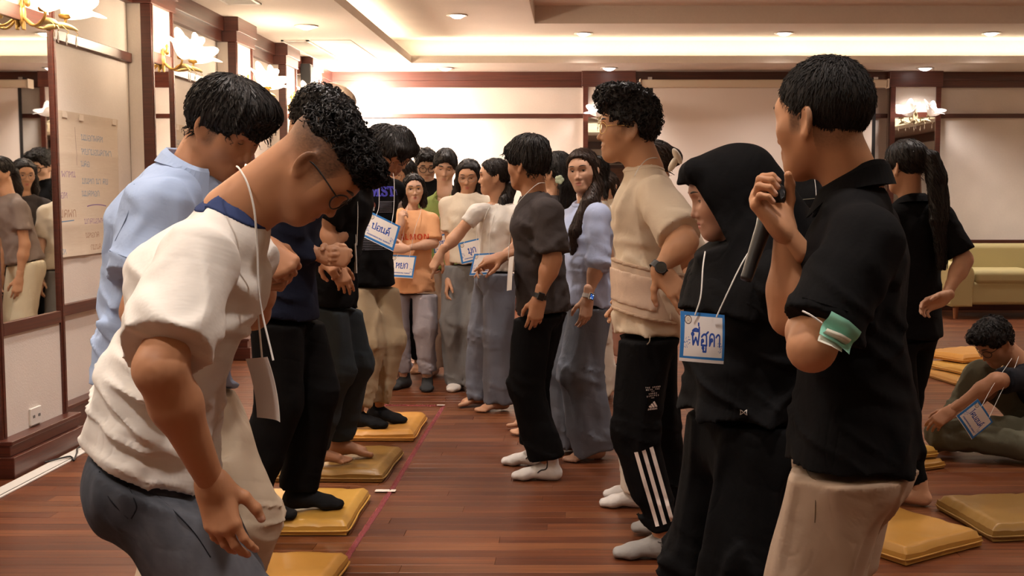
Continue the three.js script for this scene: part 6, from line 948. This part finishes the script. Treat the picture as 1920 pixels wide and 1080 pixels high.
// ================================================================ PRINTS, BRACE, WATCHES AND OTHER WORN THINGS
function watch(q, i, strap, face, o = {}) {
  const a = q.arms.find((m) => m.side === i), d = a.W.clone().sub(a.E).normalize(), c = a.W.clone().addScaledVector(d, -(o.up ?? 0.012) * q.s), n = a.n.clone().addScaledVector(d, -a.n.dot(d)).normalize(), b = d.clone().cross(n), ra = (o.ra ?? 0.031) * q.s, rb = (o.rb ?? 0.026) * q.s, rows = [];
  const prof = [[-0.0105, 0], [-0.0105, 0.0028], [0.0105, 0.0028], [0.0105, 0]], pos = [], idx = [], N = 40;
  for (let k = 0; k < N; k++) { const t = k / N * Math.PI * 2; for (const [y, r] of prof) { const p = c.clone().addScaledVector(d, y * (o.wide ?? 1)).addScaledVector(b, Math.sin(t) * (ra + r)).addScaledVector(n, Math.cos(t) * (rb + r)); pos.push(p.x, p.y, p.z); } }
  for (let k = 0; k < N; k++) for (let j = 0; j < 4; j++) { const A = k * 4 + j, B = k * 4 + (j + 1) % 4, C = ((k + 1) % N) * 4 + j, D = ((k + 1) % N) * 4 + (j + 1) % 4; idx.push(A, C, D, A, D, B); }
  let g = new THREE.BufferGeometry(); g.setAttribute('position', new THREE.Float32BufferAttribute(pos, 3)); g.setIndex(idx); g = g.toNonIndexed(); g.computeVertexNormals(); g.setAttribute('uv', new THREE.Float32BufferAttribute(new Float32Array(g.attributes.position.count * 2), 2));
  const w = part('watch', g, strap, q.g), M4 = new THREE.Matrix4().makeBasis(b, d, n).setPosition(c.clone().addScaledVector(n, rb + 0.005));
  part('watch_case', (o.round ? new THREE.CylinderGeometry(0.02, 0.021, 0.01, 28).rotateX(Math.PI / 2) : new RoundedBoxGeometry(0.032, 0.037, 0.01, 3, 0.004)).applyMatrix4(M4), o.caseMat || M.dark, w);
  const M5 = M4.clone().multiply(new THREE.Matrix4().makeTranslation(0, 0, 0.0056)); part('watch_face', (o.round ? new THREE.CircleGeometry(0.0165, 28) : new THREE.PlaneGeometry(0.026, 0.031)).applyMatrix4(M5), face, w);
}
const glassBlack = std({ color: lin(0.006, 0.006, 0.008), roughness: 0.1 });
watch(P.k, 1, M.black, glassBlack); watch(P.q, 1, M.black, glassBlack, { round: true, up: 0.0, wide: 1.2 }); watch(P.b, -1, M.black, glassBlack, { round: true });
watch(P.l, 1, std({ color: lin(0.5, 0.45, 0.4), roughness: 0.6 }), std({ color: 0x000000, emissive: 0xffffff, emissiveIntensity: 0.9, emissiveMap: canvasTex(64, 80, (c, w, h) => { c.fillStyle = '#05070c'; c.fillRect(0, 0, w, h); c.fillStyle = '#5f8fe0'; c.fillRect(8, 10, 20, 14); c.fillStyle = '#dfe6ff'; c.fillRect(34, 10, 22, 8); c.fillRect(34, 22, 14, 5); c.fillStyle = '#3f74d8'; c.fillRect(8, 32, 48, 12); c.fillStyle = '#c8d4f6'; c.fillRect(8, 52, 20, 16); c.fillStyle = '#4a7ee0'; c.beginPath(); c.arc(46, 60, 9, 0, 7); c.fill(); }) }), { caseMat: std({ color: lin(0.6, 0.55, 0.5), metalness: 0.6, roughness: 0.3 }) });
const printMat = (t, rough = 0.8) => std({ map: t, transparent: true, roughness: rough, side: THREE.DoubleSide });
// a print on the front (or another side) of a garment: centre at a place of the photograph, thrown on the cloth along dir
function printOn(q, name, fld, c, dir, w, h, tex, o = {}) {
  const d = dir.clone().normalize(), up = (o.up || V(0, 1, 0)).clone().addScaledVector(d, -(o.up || V(0, 1, 0)).dot(d)).normalize(), right = up.clone().cross(d).negate(), start = c.clone().addScaledVector(d, -0.35);
  return part(name, patchOn(fld, start, right, up, d, w, h, o.nu ?? 30, o.nv ?? 24, o.lift), printMat(tex), q.g);
}
{ // collegiate letters on the black tee
  const q = P.e, c = q.chest.clone().add(V(-0.01, -0.1, 0)).addScaledVector(q.Fs, 0.02);
  printOn(q, 'print', q.shirtField, c, q.Fs.clone().negate().add(V(0, 0, -0.35)), 0.3, 0.4, canvasTex(384, 512, (x) => {
    x.clearRect(0, 0, 384, 512); x.textAlign = 'center'; x.fillStyle = '#5350c8'; x.font = 'bold 112px serif'; x.save(); x.scale(1.0, 0.86); x.fillText('SMST', 180, 120); x.strokeStyle = '#5350c8'; x.lineWidth = 7; x.strokeText('SMST', 180, 120); x.restore(); x.fillStyle = '#4b4690'; x.font = 'bold 60px serif'; x.fillText('1', 356, 96); x.fillStyle = '#8a4b3c'; x.beginPath(); x.arc(120, 170, 28, 0, 7); x.fill(); x.fillStyle = '#b9b2ac'; x.fillRect(100, 180, 40, 28); x.fillStyle = '#8a8894'; for (let i = 0; i < 8; i++) x.fillRect(180, 140 + i * 11, 150 - (i * 37) % 40, 4); for (let i = 0; i < 9; i++) x.fillRect(24 + (i * 23) % 30, 388 + i * 12, 170 + (i * 53) % 90, 4); }));
}
{ // SALMON in worn orange capitals
  const q = P.f, c = q.chest.clone().add(V(0.012, -0.062, 0));
  printOn(q, 'print', q.shirtField, c, V(-0.05, 0, -1), 0.27, 0.062, canvasTex(512, 120, (x) => { x.clearRect(0, 0, 512, 120); x.fillStyle = '#d8431c'; x.font = 'bold 112px sans-serif'; x.textAlign = 'center'; x.save(); x.translate(256, 102); x.scale(0.98, 1); x.fillText('SALMON', 0, 0); x.restore(); seed(9); x.globalCompositeOperation = 'destination-out'; for (let i = 0; i < 500; i++) x.fillRect(rnd() * 512, rnd() * 120, 1 + rnd() * 3, 2 + rnd() * 16); }));
}
{ // outline drawing on the black tee behind the microphone
  const q = P.t, c = at(1532, 405, 5.9).sub(q.base);
  printOn(q, 'print', q.shirtField, c, q.Fs.clone().negate(), 0.16, 0.2, canvasTex(256, 320, (x) => { x.clearRect(0, 0, 256, 320); x.strokeStyle = '#8d8a78'; x.lineWidth = 4; x.lineJoin = 'round'; x.beginPath(); x.moveTo(20, 30); x.lineTo(236, 10); x.lineTo(230, 250); x.stroke(); x.beginPath(); x.moveTo(20, 30); x.lineTo(24, 150); x.lineTo(60, 230); x.stroke(); x.beginPath(); x.arc(130, 120, 28, 0, 7); x.stroke(); x.beginPath(); x.moveTo(102, 130); x.lineTo(70, 190); x.lineTo(84, 250); x.lineTo(70, 310); x.moveTo(120, 150); x.lineTo(128, 220); x.lineTo(112, 260); x.lineTo(126, 310); x.moveTo(40, 96); x.lineTo(70, 104); x.moveTo(44, 112); x.lineTo(70, 118); x.stroke(); }));
}
{ // track pants: three stripes along the shin and the lettering on the thigh
  const q = P.q, L = q.legs.find((l) => l.side === 1), white = '#f2e6dc', d = V(0.05, 0, -1);
  const mid = L.K.clone().lerp(L.A, 0.48).add(V(0.012, 0, 0.2)), up = L.K.clone().sub(L.A).normalize();
  printOn(q, 'stripes', q.pantsField, mid, d, 0.085, 0.3, canvasTex(128, 450, (x) => { x.clearRect(0, 0, 128, 450); x.fillStyle = white; for (const a of [6, 50, 94]) { x.beginPath(); x.moveTo(a, 0); x.lineTo(a + 22, 0); x.lineTo(a + 22, 450); x.lineTo(a, 450); x.fill(); } }), { up, nv: 60, nu: 16, lift: 0.0025 });
  const th = at(1226, 752, 4.2).sub(q.base);
  printOn(q, 'print', q.pantsField, th, V(0, 0, -1), 0.066, 0.094, canvasTex(256, 364, (x) => {
    x.clearRect(0, 0, 256, 364); x.fillStyle = white; x.textAlign = 'center'; const spaced = (t, y, s) => { x.font = 'bold ' + s + 'px sans-serif'; const n = t.length; [...t].forEach((ch, i) => x.fillText(ch, 128 + (i - (n - 1) / 2) * s * 0.92, y)); };
    spaced('THE BRAND', 30, 28); spaced('WITH THE', 62, 28); x.fillRect(104, 76, 48, 6); spaced('THREE', 124, 30); spaced('STRIPES', 158, 30); x.fillRect(104, 176, 48, 6);
    for (const [a, b, h] of [[70, 100, 34], [98, 136, 60], [130, 176, 88]]) { x.beginPath(); x.moveTo(a, 318 - h + 14); x.lineTo(a + 26, 318 - h); x.lineTo(b + 26, 318); x.lineTo(b - 6 - (h < 50 ? 14 : 0), 318); x.closePath(); x.fill(); }
    x.font = 'bold 46px sans-serif'; x.fillText('adidas', 128, 356); }), { nu: 20, nv: 20 });
  // knotted drawstring
  const t0 = at(1219, 630, 4.24).sub(q.base); part('drawstring', tube([t0, t0.clone().add(V(-0.004, -0.02, 0.012)), t0.clone().add(V(-0.012, -0.03, 0.01))], 0.0018, 10, 6), W.cream, q.g);
  // brand letters round the sock top
  const fL = q.legs.find((l) => l.side === 1), ank = fL.A.clone().add(V(0.012, -0.002, 0.12)); void ank;
}
{ // elastic back brace: a band over the tee with a front flap and stays
  const q = P.q, f = q.shirtField, sp = q.spine, y0 = at(1216, 590, 4.42).y, y1 = at(1216, 500, 4.42).y, br = cloth(0.62, 0.48, 0.36, 0.8, { coarse: 1 }), P0 = q.P.pel;
  const band = (grow, a, b, lim) => (x, y, z) => { const yy = y + (x - P0.x) * 0.22; return Math.max(q.shirtU(x, y, z) - grow, a - yy, yy - b, lim ? lim(x, y, z) : -1); };
  const lo = P0.clone().add(V(-0.26, -0.12, -0.24)), hi = P0.clone().add(V(0.26, 0.36, 0.24)), tors = (x, y, z) => Math.hypot((x - P0.x) / 1, (z - P0.z) / 1.15) - 0.215;   // keeps clear of the sleeves
  const b0 = part('back_brace', meshField(band(0.011, y0 - 0.0, y1, tors), lo, hi, 0.0075), br, q.g);
  part('brace_flap', meshField(band(0.0165, y0 + 0.03, y1 - 0.03, (x, y, z) => Math.max(tors(x, y, z), x - P0.x - 0.02)), lo, hi, 0.0075), cloth(0.66, 0.5, 0.38, 0.8, { coarse: 1 }), b0);
  part('brace_binding', mergeGeometries([meshField(band(0.0145, y0 - 0.004, y0 + 0.009, tors), lo, hi, 0.006), meshField(band(0.0145, y1 - 0.009, y1 + 0.004, tors), lo, hi, 0.006)]), cloth(0.52, 0.38, 0.27, 0.9), b0);
  for (const dx of [0.075, 0.105]) part('brace_stay', meshField(band(0.016, y0 + 0.01, y1 - 0.012, (x, y, z) => Math.max(tors(x, y, z), Math.abs(x - P0.x - dx) - 0.009, -z)), lo, hi, 0.006), br, b0);
}
{ // loop of the brace cord
  const q = P.q, p = [[1164, 508, 0.1], [1155, 512, 0.06], [1152, 540, 0.03], [1155, 568, 0.02], [1162, 575, 0.04]].map((a) => at(a[0], a[1], 4.42 - a[2]).sub(q.base)); part('brace_cord', tube(p, 0.005, 24, 8), cloth(0.62, 0.48, 0.36, 0.8, { coarse: 1 }), q.g);
}
// stitched seams and pocket edges: lines drawn on the cloth, given as places of the photograph
function seams(q, fld, Z, lists, mat, r = 0.0014) {
  for (const L of lists) { const pts = L.map(([u, v]) => { const a = at(u, v, Z - 0.45).sub(q.base), d = at(u, v, Z).sub(q.base).sub(a).normalize(); for (let i = 0; i < 70; i++) { const e = fld(a.x, a.y, a.z); a.addScaledVector(d, e * 0.8); if (Math.abs(e) < 3e-4) break; } return a; }); part('seam', tube(pts, r, 40, 5), mat, q.g); }
}
seams(P.a, P.a.pantsField, 2.45, [[[222, 868], [236, 900], [252, 938], [256, 952], [246, 972]], [[262, 900], [290, 925], [330, 962], [365, 1000], [395, 1045]], [[186, 884], [206, 936], [240, 972]]], cloth(0.03, 0.032, 0.04));
seams(P.s, P.s.pantsField, 2.43, [[[1508, 868], [1512, 882], [1522, 896], [1530, 900]], [[1530, 900], [1529, 940], [1528, 980]]], cloth(0.27, 0.185, 0.115), 0.001);
seams(P.s, P.s.shirtField, 2.43, [[[1505, 558], [1545, 570], [1590, 584]]], W.blackPants, 0.002);
seams(P.b, P.b.shirtField, 3.1, [[[252, 345], [240, 400], [216, 452]], [[205, 470], [235, 482], [272, 494]]], cloth(0.28, 0.36, 0.54));
{ // small emblem at the tunic hem
  const q = P.r, c = at(1398, 778, 2.7).sub(q.base);
  printOn(q, 'emblem', q.shirtField, c, V(0, 0, -1), 0.02, 0.02, canvasTex(96, 96, (x) => { x.clearRect(0, 0, 96, 96); x.strokeStyle = '#cfc6bd'; x.lineWidth = 9; x.lineJoin = 'round'; x.beginPath(); x.moveTo(12, 22); x.lineTo(30, 30); x.lineTo(48, 50); x.lineTo(66, 30); x.lineTo(84, 22); x.lineTo(78, 50); x.lineTo(84, 76); x.lineTo(66, 66); x.lineTo(48, 50); x.lineTo(30, 66); x.lineTo(12, 76); x.lineTo(18, 50); x.closePath(); x.stroke(); }), { nu: 6, nv: 6 });
}
// trims of the white socks and writing on the grey one
{
  const q = P.k; for (const l of q.legs) { const A = l.A, pts = [[0.012, 0.05], [0.008, 0.015], [0.014, -0.01], [0.04, -0.018], [0.055, -0.03]].map(([f, y]) => V(A.x + l.fd.x * f, A.y + y, A.z + 0.045)); const fp = union(footPrims(A, l.fd, q.s, 0.004, false, l.side), 0.02); for (const p of pts) { for (let i = 0; i < 30; i++) p.z -= fp(p.x, p.y, p.z) * 0.8; p.z += 0.001; } part('sock_trim', tube(pts, 0.0032, 20, 6), M.black, q.g); }
  const w = P.q, l = w.legs.find((m) => m.side === 1), fp = union(footPrims(l.A, l.fd, w.s, 0.004, false, 1), 0.02);
  printOn(w, 'sock_print', fp, l.A.clone().add(V(0.012, -0.018, 0)), V(0, 0, -1), 0.085, 0.02, canvasTex(256, 60, (x) => { x.clearRect(0, 0, 256, 60); x.fillStyle = '#14130f'; x.font = 'bold 50px sans-serif'; x.textAlign = 'center'; x.fillText('VICTOR', 128, 52); x.fillRect(0, 0, 256, 7); }), { nu: 16, nv: 6, up: V(0.18, 1, 0), lift: 0.003 });
}
// hair ties and clips
{
  const hp = (q, x, y, z) => V(x, y, z).applyMatrix4(q.H.M4);
  part('scrunchie', (() => { const g = new THREE.TorusGeometry(0.026, 0.012, 10, 22); const p = g.attributes.position; for (let i = 0; i < p.count; i++) { const k = 1 + 0.25 * noise(p.getX(i) * 120, p.getY(i) * 120, p.getZ(i) * 120); p.setXYZ(i, p.getX(i) * k, p.getY(i) * k, p.getZ(i) * k); } g.computeVertexNormals(); g.lookAt(V(0.5, -0.3, -0.8)); g.translate(0.015, -0.048, -0.115); return addColor(g.applyMatrix4(P.j.H.M4), [1, 1, 1]); })(), cloth(0.42, 0.38, 0.46), P.j.g);
  part('hair_tie', addColor((() => { const g = new THREE.TorusGeometry(0.024, 0.008, 8, 20); g.lookAt(V(0.4, 0.3, -1)); g.translate(-0.026, 0.035, -0.124); return g.applyMatrix4(P.u.H.M4); })(), [1, 1, 1]), cloth(0.6, 0.42, 0.34), P.u.g);
  { const c = hp(P.m, 0.06, -0.02, -0.09), w = []; for (let i = 0; i < 5; i++) { const a = i / 5 * 6.283, g = new THREE.SphereGeometry(0.014, 10, 8); g.scale(1, 1, 0.4); g.translate(Math.cos(a) * 0.014, Math.sin(a) * 0.014, 0); w.push(g); } const f = merge(w); const p = at(1049, 337, 6.9 - 0.12).sub(P.m.base); f.translate(p.x, p.y, p.z); void c; part('hair_clip', f, std({ color: lin(0.5, 0.58, 0.4), roughness: 0.4 }), P.m.g); }
  { const p = at(1266, 300, 5.0).sub(P.p.base), w = []; for (const s of [-1, 1]) { const g = new THREE.SphereGeometry(0.03, 14, 10); g.scale(0.5, 1.25, 0.6); g.rotateZ(s * 0.5); g.translate(s * 0.008, s * 0.016, 0); w.push(g); } const f = merge(w); f.translate(p.x, p.y, p.z); part('hair_bow', f, std({ color: lin(0.68, 0.6, 0.48), roughness: 0.7 }), P.p.g); }
}

// ================================================================ NAME BADGES (top-level: they hang from the wearer)
function badgeTex(text, o = {}) {
  return canvasTex(420, 340, (x, w, h) => {
    x.fillStyle = '#efe9e4'; x.fillRect(0, 0, w, h); x.fillStyle = '#2f7cc4'; x.fillRect(0, 0, w, h - (o.foot ?? 8)); x.fillStyle = '#f1ebe6'; x.beginPath(); x.moveTo(36, 26); x.lineTo(w - 26, 22); x.lineTo(w - 24, h - 40); x.lineTo(30, h - 36); x.fill();
    x.strokeStyle = '#5b4a46'; x.lineWidth = 6; x.beginPath(); x.arc(64, 54, 28, 0, 7); x.fillStyle = '#eadfcf'; x.fill(); x.stroke(); x.strokeStyle = '#b59f80'; x.lineWidth = 3; x.beginPath(); x.arc(64, 50, 9, 0, 7); x.moveTo(50, 70); x.lineTo(64, 58); x.lineTo(78, 70); x.stroke();
    x.strokeStyle = x.fillStyle = '#2a4fa8'; if (text) thai(x, text, w / 2 + (o.dx || 0), o.ty ?? 120, o.size ?? 74, o.weight ?? (o.size ?? 74) * 0.17);
    x.strokeStyle = '#3f5cae'; if (o.sub !== false) thai(x, 'มานยอกพดนหยาดนม กมอดพกน', w / 2, h - 78, 15, 3.4);
    seed(5 + (text ? text.length : 0)); for (const [bx, by] of [[48, h - 130], [w - 56, h - 110]]) for (let i = 0; i < 26; i++) { const r = 1.5 + rnd() * 3.6; x.fillStyle = rnd() < 0.6 ? '#3a5fb4' : '#7d8fc0'; x.beginPath(); x.arc(bx + (rnd() - 0.35) * 52, by + (rnd() - 0.5) * 74, r, 0, 7); x.fill(); }
  });
}
const cardWhite = std({ color: lin(0.76, 0.72, 0.68), roughness: 0.6 }), cordMat = std({ color: lin(0.72, 0.69, 0.64), roughness: 0.8 });
// corners as places of the photograph at depth Z: top left, top right, bottom left; bend in metres; cords: for each hole a list of places
function badge(o) {
  const Z = o.Z, c3 = (a) => at(a[0], a[1], Z - (a[2] || 0)), tl = c3(o.tl), tr = c3(o.tr), bl = c3(o.bl), R = tr.clone().sub(tl), U = tl.clone().sub(bl), n = R.clone().cross(U).normalize(), w = R.length(), h = U.length(), r = R.clone().normalize(), u = n.clone().cross(r);
  const ctr = tl.clone().addScaledVector(R, 0.5).addScaledVector(U, -0.5), t = thing('name_badge', o.label, 'name badge', ctr.toArray(), 'name badges');
  const g = new THREE.BoxGeometry(1, 1, 0.0009, 16, 12, 1), p = g.attributes.position, b = o.bend ?? 0.008;
  for (let i = 0; i < p.count; i++) { const a = p.getX(i), e = p.getY(i), k = p.getZ(i) + b * (1 - 4 * a * a) * 0.8 + (o.curl ?? 0.006) * (0.25 - (e + 0.5) * (e + 0.5)) , q = R.clone().multiplyScalar(a).addScaledVector(U, e).addScaledVector(n, k); p.setXYZ(i, q.x, q.y, q.z); }
  g.computeVertexNormals();
  const print = o.tex ? std({ map: o.tex, roughness: 0.45 }) : cardWhite, m = part('card', g, [cardWhite, cardWhite, cardWhite, cardWhite, print, cardWhite], t); void m;
  const holes = [-0.24, 0.24].map((k) => V(0, 0, 0).addScaledVector(R, k).addScaledVector(U, 0.44).addScaledVector(n, b * 0.8 * (1 - 4 * k * k) + 0.001));
  (o.cords || []).forEach((list, i) => part('cord', tube([holes[i], ...list.map((q) => c3(q).sub(ctr))], o.cr ?? 0.0016, 40, 6), cordMat, t));
  return t;
}
badge({ label: 'name badge seen from its blank back, hanging from the nearest left man in white tee', Z: 2.45, tl: [516, 668, 0.2], tr: [474, 672, -0.06], bl: [520, 792, 0.2], bend: 0.012, curl: 0.02, cords: [[[487, 560, 0.1], [482, 460, 0.1], [476, 390, 0.115], [464, 344, 0.11], [450, 318, 0.085], [444, 312, 0.04]], [[482, 560, -0.02], [480, 470, -0.06], [470, 400, -0.06]]], cr: 0.0021 });
badge({ label: 'tilted blue-edged badge lettered ปอนด์ on the black printed tee', Z: 6.69, tl: [690, 394, 0.24], tr: [751, 424, 0.22], bl: [676, 442, 0.26], tex: badgeTex('ปอนด์', { size: 66, ty: 118 }), cords: [[[710, 390, 0.2], [711, 340, 0.14], [712, 318, 0.05]], [[738, 395, 0.18], [739, 340, 0.1], [736, 318, 0.03]]] });
badge({ label: 'blue-edged badge lettered หยก below the orange tee lettering', Z: 8.316, tl: [733, 477, 0.2], tr: [781, 480, 0.2], bl: [726, 519, 0.22], tex: badgeTex('หยก', { size: 78 }), cords: [[[756, 440, 0.17], [762, 400, 0.12], [764, 386, 0.06]], [[778, 430, 0.17], [788, 400, 0.1], [790, 388, 0.05]]], cr: 0.0014 });
badge({ label: 'blue-edged badge lettered มุก on the cream tee, half covered', Z: 8.27, tl: [858, 456, 0.2], tr: [905, 445, 0.2], bl: [866, 496, 0.21], tex: badgeTex('มุก', { size: 78 }), cords: [[[872, 430, 0.17], [874, 400, 0.13], [872, 382, 0.06]], [[894, 430, 0.17], [888, 400, 0.12], [886, 384, 0.05]]], cr: 0.0014 });
badge({ label: 'blue-edged badge in front of the grey jeans, behind the open hand', Z: 7.474, tl: [889, 476, 0.17], tr: [928, 474, 0.17], bl: [880, 517, 0.18], tex: badgeTex(null), cords: [[[902, 440, 0.14], [912, 400, 0.13], [922, 382, 0.07]], [[918, 440, 0.14], [926, 405, 0.12], [932, 384, 0.05]]], cr: 0.0014 });
badge({ label: 'badge on the green shirt peeking out beside the orange sleeve', Z: 8.9, tl: [812, 443, 0.3], tr: [846, 436, 0.3], bl: [814, 476, 0.3], tex: badgeTex('กน', { size: 78 }), cords: [[[824, 410, 0.16], [826, 392, 0.08]], [[846, 410, 0.16], [846, 392, 0.08]]], cr: 0.0014 });
badge({ label: 'badge seen edge-on, hanging in front of the charcoal tee', Z: 5.67, tl: [953, 484, 0.03], tr: [962, 480, 0.2], bl: [951, 546, 0.03], tex: null, cords: [[[958, 430, 0.06], [966, 390, 0.1], [990, 360, 0.12], [1010, 344, 0.1], [1022, 343, 0.06]], []].slice(0, 1) });
badge({ label: 'badge seen edge-on between the dark slate trousers man and the black printed tee', Z: 5.73, tl: [668, 456, 0.22], tr: [664, 458, 0.06], bl: [668, 512, 0.22], tex: null, cords: [[[671, 400, 0.18], [670, 350, 0.1], [672, 330, 0.05]], [[667, 400, 0.06], [668, 345, 0.02]]] });
badge({ label: 'large blue-edged badge lettered พี่ฮูดา on the black tunic', Z: 2.9, tl: [1279, 583, 0.3], tr: [1362, 591, 0.26], bl: [1272, 676, 0.31], bend: 0.01, curl: 0.012, tex: badgeTex('พี่ฮูดา', { size: 82, ty: 140, sub: false, foot: 22, dx: 24 }), cords: [[[1313, 560, 0.29], [1318, 500, 0.25], [1322, 472, 0.2]], [[1366, 545, 0.27], [1392, 492, 0.24], [1414, 458, 0.2]]], cr: 0.0018 });
badge({ label: 'badge on the black line-print tee, mostly hidden by the polo shirt', Z: 5.9, tl: [1510, 424, 0.2], tr: [1560, 424, 0.2], bl: [1510, 470, 0.2], tex: badgeTex('กอ'), cords: [[[1524, 400, 0.19], [1530, 370, 0.16], [1528, 340, 0.1], [1525, 322, 0.06]], [[1556, 380, 0.17], [1556, 340, 0.1]]], cr: 0.0015 });
badge({ label: 'slanting blue-edged badge lettered ไดมอนด์ of the man sitting on the floor', Z: 6.25, tl: [1834, 748, 0.42], tr: [1863, 792, 0.38], bl: [1792, 780, 0.44], tex: badgeTex('ไดมอนด์', { size: 56, ty: 130 }), cords: [[[1860, 726, 0.36], [1885, 690, 0.26], [1897, 672, 0.18]], [[1880, 730, 0.33], [1902, 690, 0.22], [1910, 668, 0.14]]], cr: 0.0015 });
// cords of two wearers whose badges are out of sight
for (const [nm, o] of [['lanyard', { q: 'q', lab: 'thin white cord round the neck of the man in the back brace', pts: [[1190, 330, 0.16], [1196, 318, 0.14], [1212, 300, 0.1], [1230, 296, 0.05], [1240, 304, -0.02]], Z: 4.42 }], ['lanyard', { lab: 'thin white cord on the woman in cream top and pink trousers', pts: [[1152, 402, 0.16], [1162, 385, 0.17], [1170, 372, 0.15], [1170, 358, 0.1]], Z: 9.25 }]]) solo(nm, tube(o.pts.map((p) => at(p[0], p[1], o.Z - p[2])), 0.0018, 30, 6), cordMat, o.lab, 'cord');

// ================================================================ THINGS HELD OR WORN LOOSE
{ // hand microphone in the fist of the man in the polo shirt
  const a = at(1398, 526, 2.36), b = at(1452, 366, 2.40), d = b.clone().sub(a), L = d.length(), u = d.clone().normalize(), t = thing('microphone', 'black hand microphone held in the fist by the man in black polo', 'microphone', a.toArray());
  const q = new THREE.Quaternion().setFromUnitVectors(V(0, 1, 0), u), lathe = (pts, n = 24) => new THREE.LatheGeometry(pts.map((p) => new THREE.Vector2(...p)), n).applyQuaternion(q);
  part('handle', lathe([[0.001, 0], [0.011, 0], [0.0125, 0.006], [0.0135, 0.04], [0.0165, L - 0.07], [0.019, L - 0.055], [0.0195, L - 0.045], [0.001, L - 0.044]]), std({ color: lin(0.014, 0.014, 0.016), roughness: 0.35 }), t);
  part('collar', lathe([[0.019, L - 0.05], [0.0225, L - 0.046], [0.0225, L - 0.038], [0.019, L - 0.034]]), M.black, t);
  const gr = part('grille', lathe([[0.019, L - 0.036], [0.0245, L - 0.02], [0.0255, L - 0.004], [0.023, L + 0.012], [0.014, L + 0.022], [0.001, L + 0.025]]), std({ color: lin(0.05, 0.05, 0.052), roughness: 0.35, metalness: 0.7, bumpMap: rep(clothBump, 10, 4), bumpScale: 0.0015 }), t); void gr;
}
{ // folded face mask hanging from the sleeve
  const g = new THREE.PlaneGeometry(0.066, 0.046, 18, 14), p = g.attributes.position; for (let i = 0; i < p.count; i++) { const x = p.getX(i), y = p.getY(i); p.setXYZ(i, x, y - 0.35 * Math.max(0, x) * 0.6, 0.012 * Math.sin(y * 150) * 0.5 + 0.03 * Math.cos(x * 26) + 0.016 * Math.abs(y / 0.027)); } g.computeVertexNormals(); g.rotateZ(-0.5);
  const c = at(1570, 617, 2.13), t = thing('face_mask', 'folded pale green face mask hanging from the black polo sleeve', 'face mask', c.toArray());
  part('mask_cloth', g, std({ color: lin(0.24, 0.58, 0.45), roughness: 0.8, side: THREE.DoubleSide }), t);
  const g2 = g.clone(); g2.scale(0.8, 0.55, 1); g2.translate(-0.012, -0.014, 0.006); part('mask_lining', g2, std({ color: lin(0.66, 0.66, 0.56), roughness: 0.85, side: THREE.DoubleSide }), t);
  part('ear_loop', tube([V(-0.03, 0.012, 0.01), V(-0.05, 0.026, 0.004), V(-0.062, 0.032, -0.01)], 0.002, 12, 6), cardWhite, t);
}

renderer.render(scene, camera);
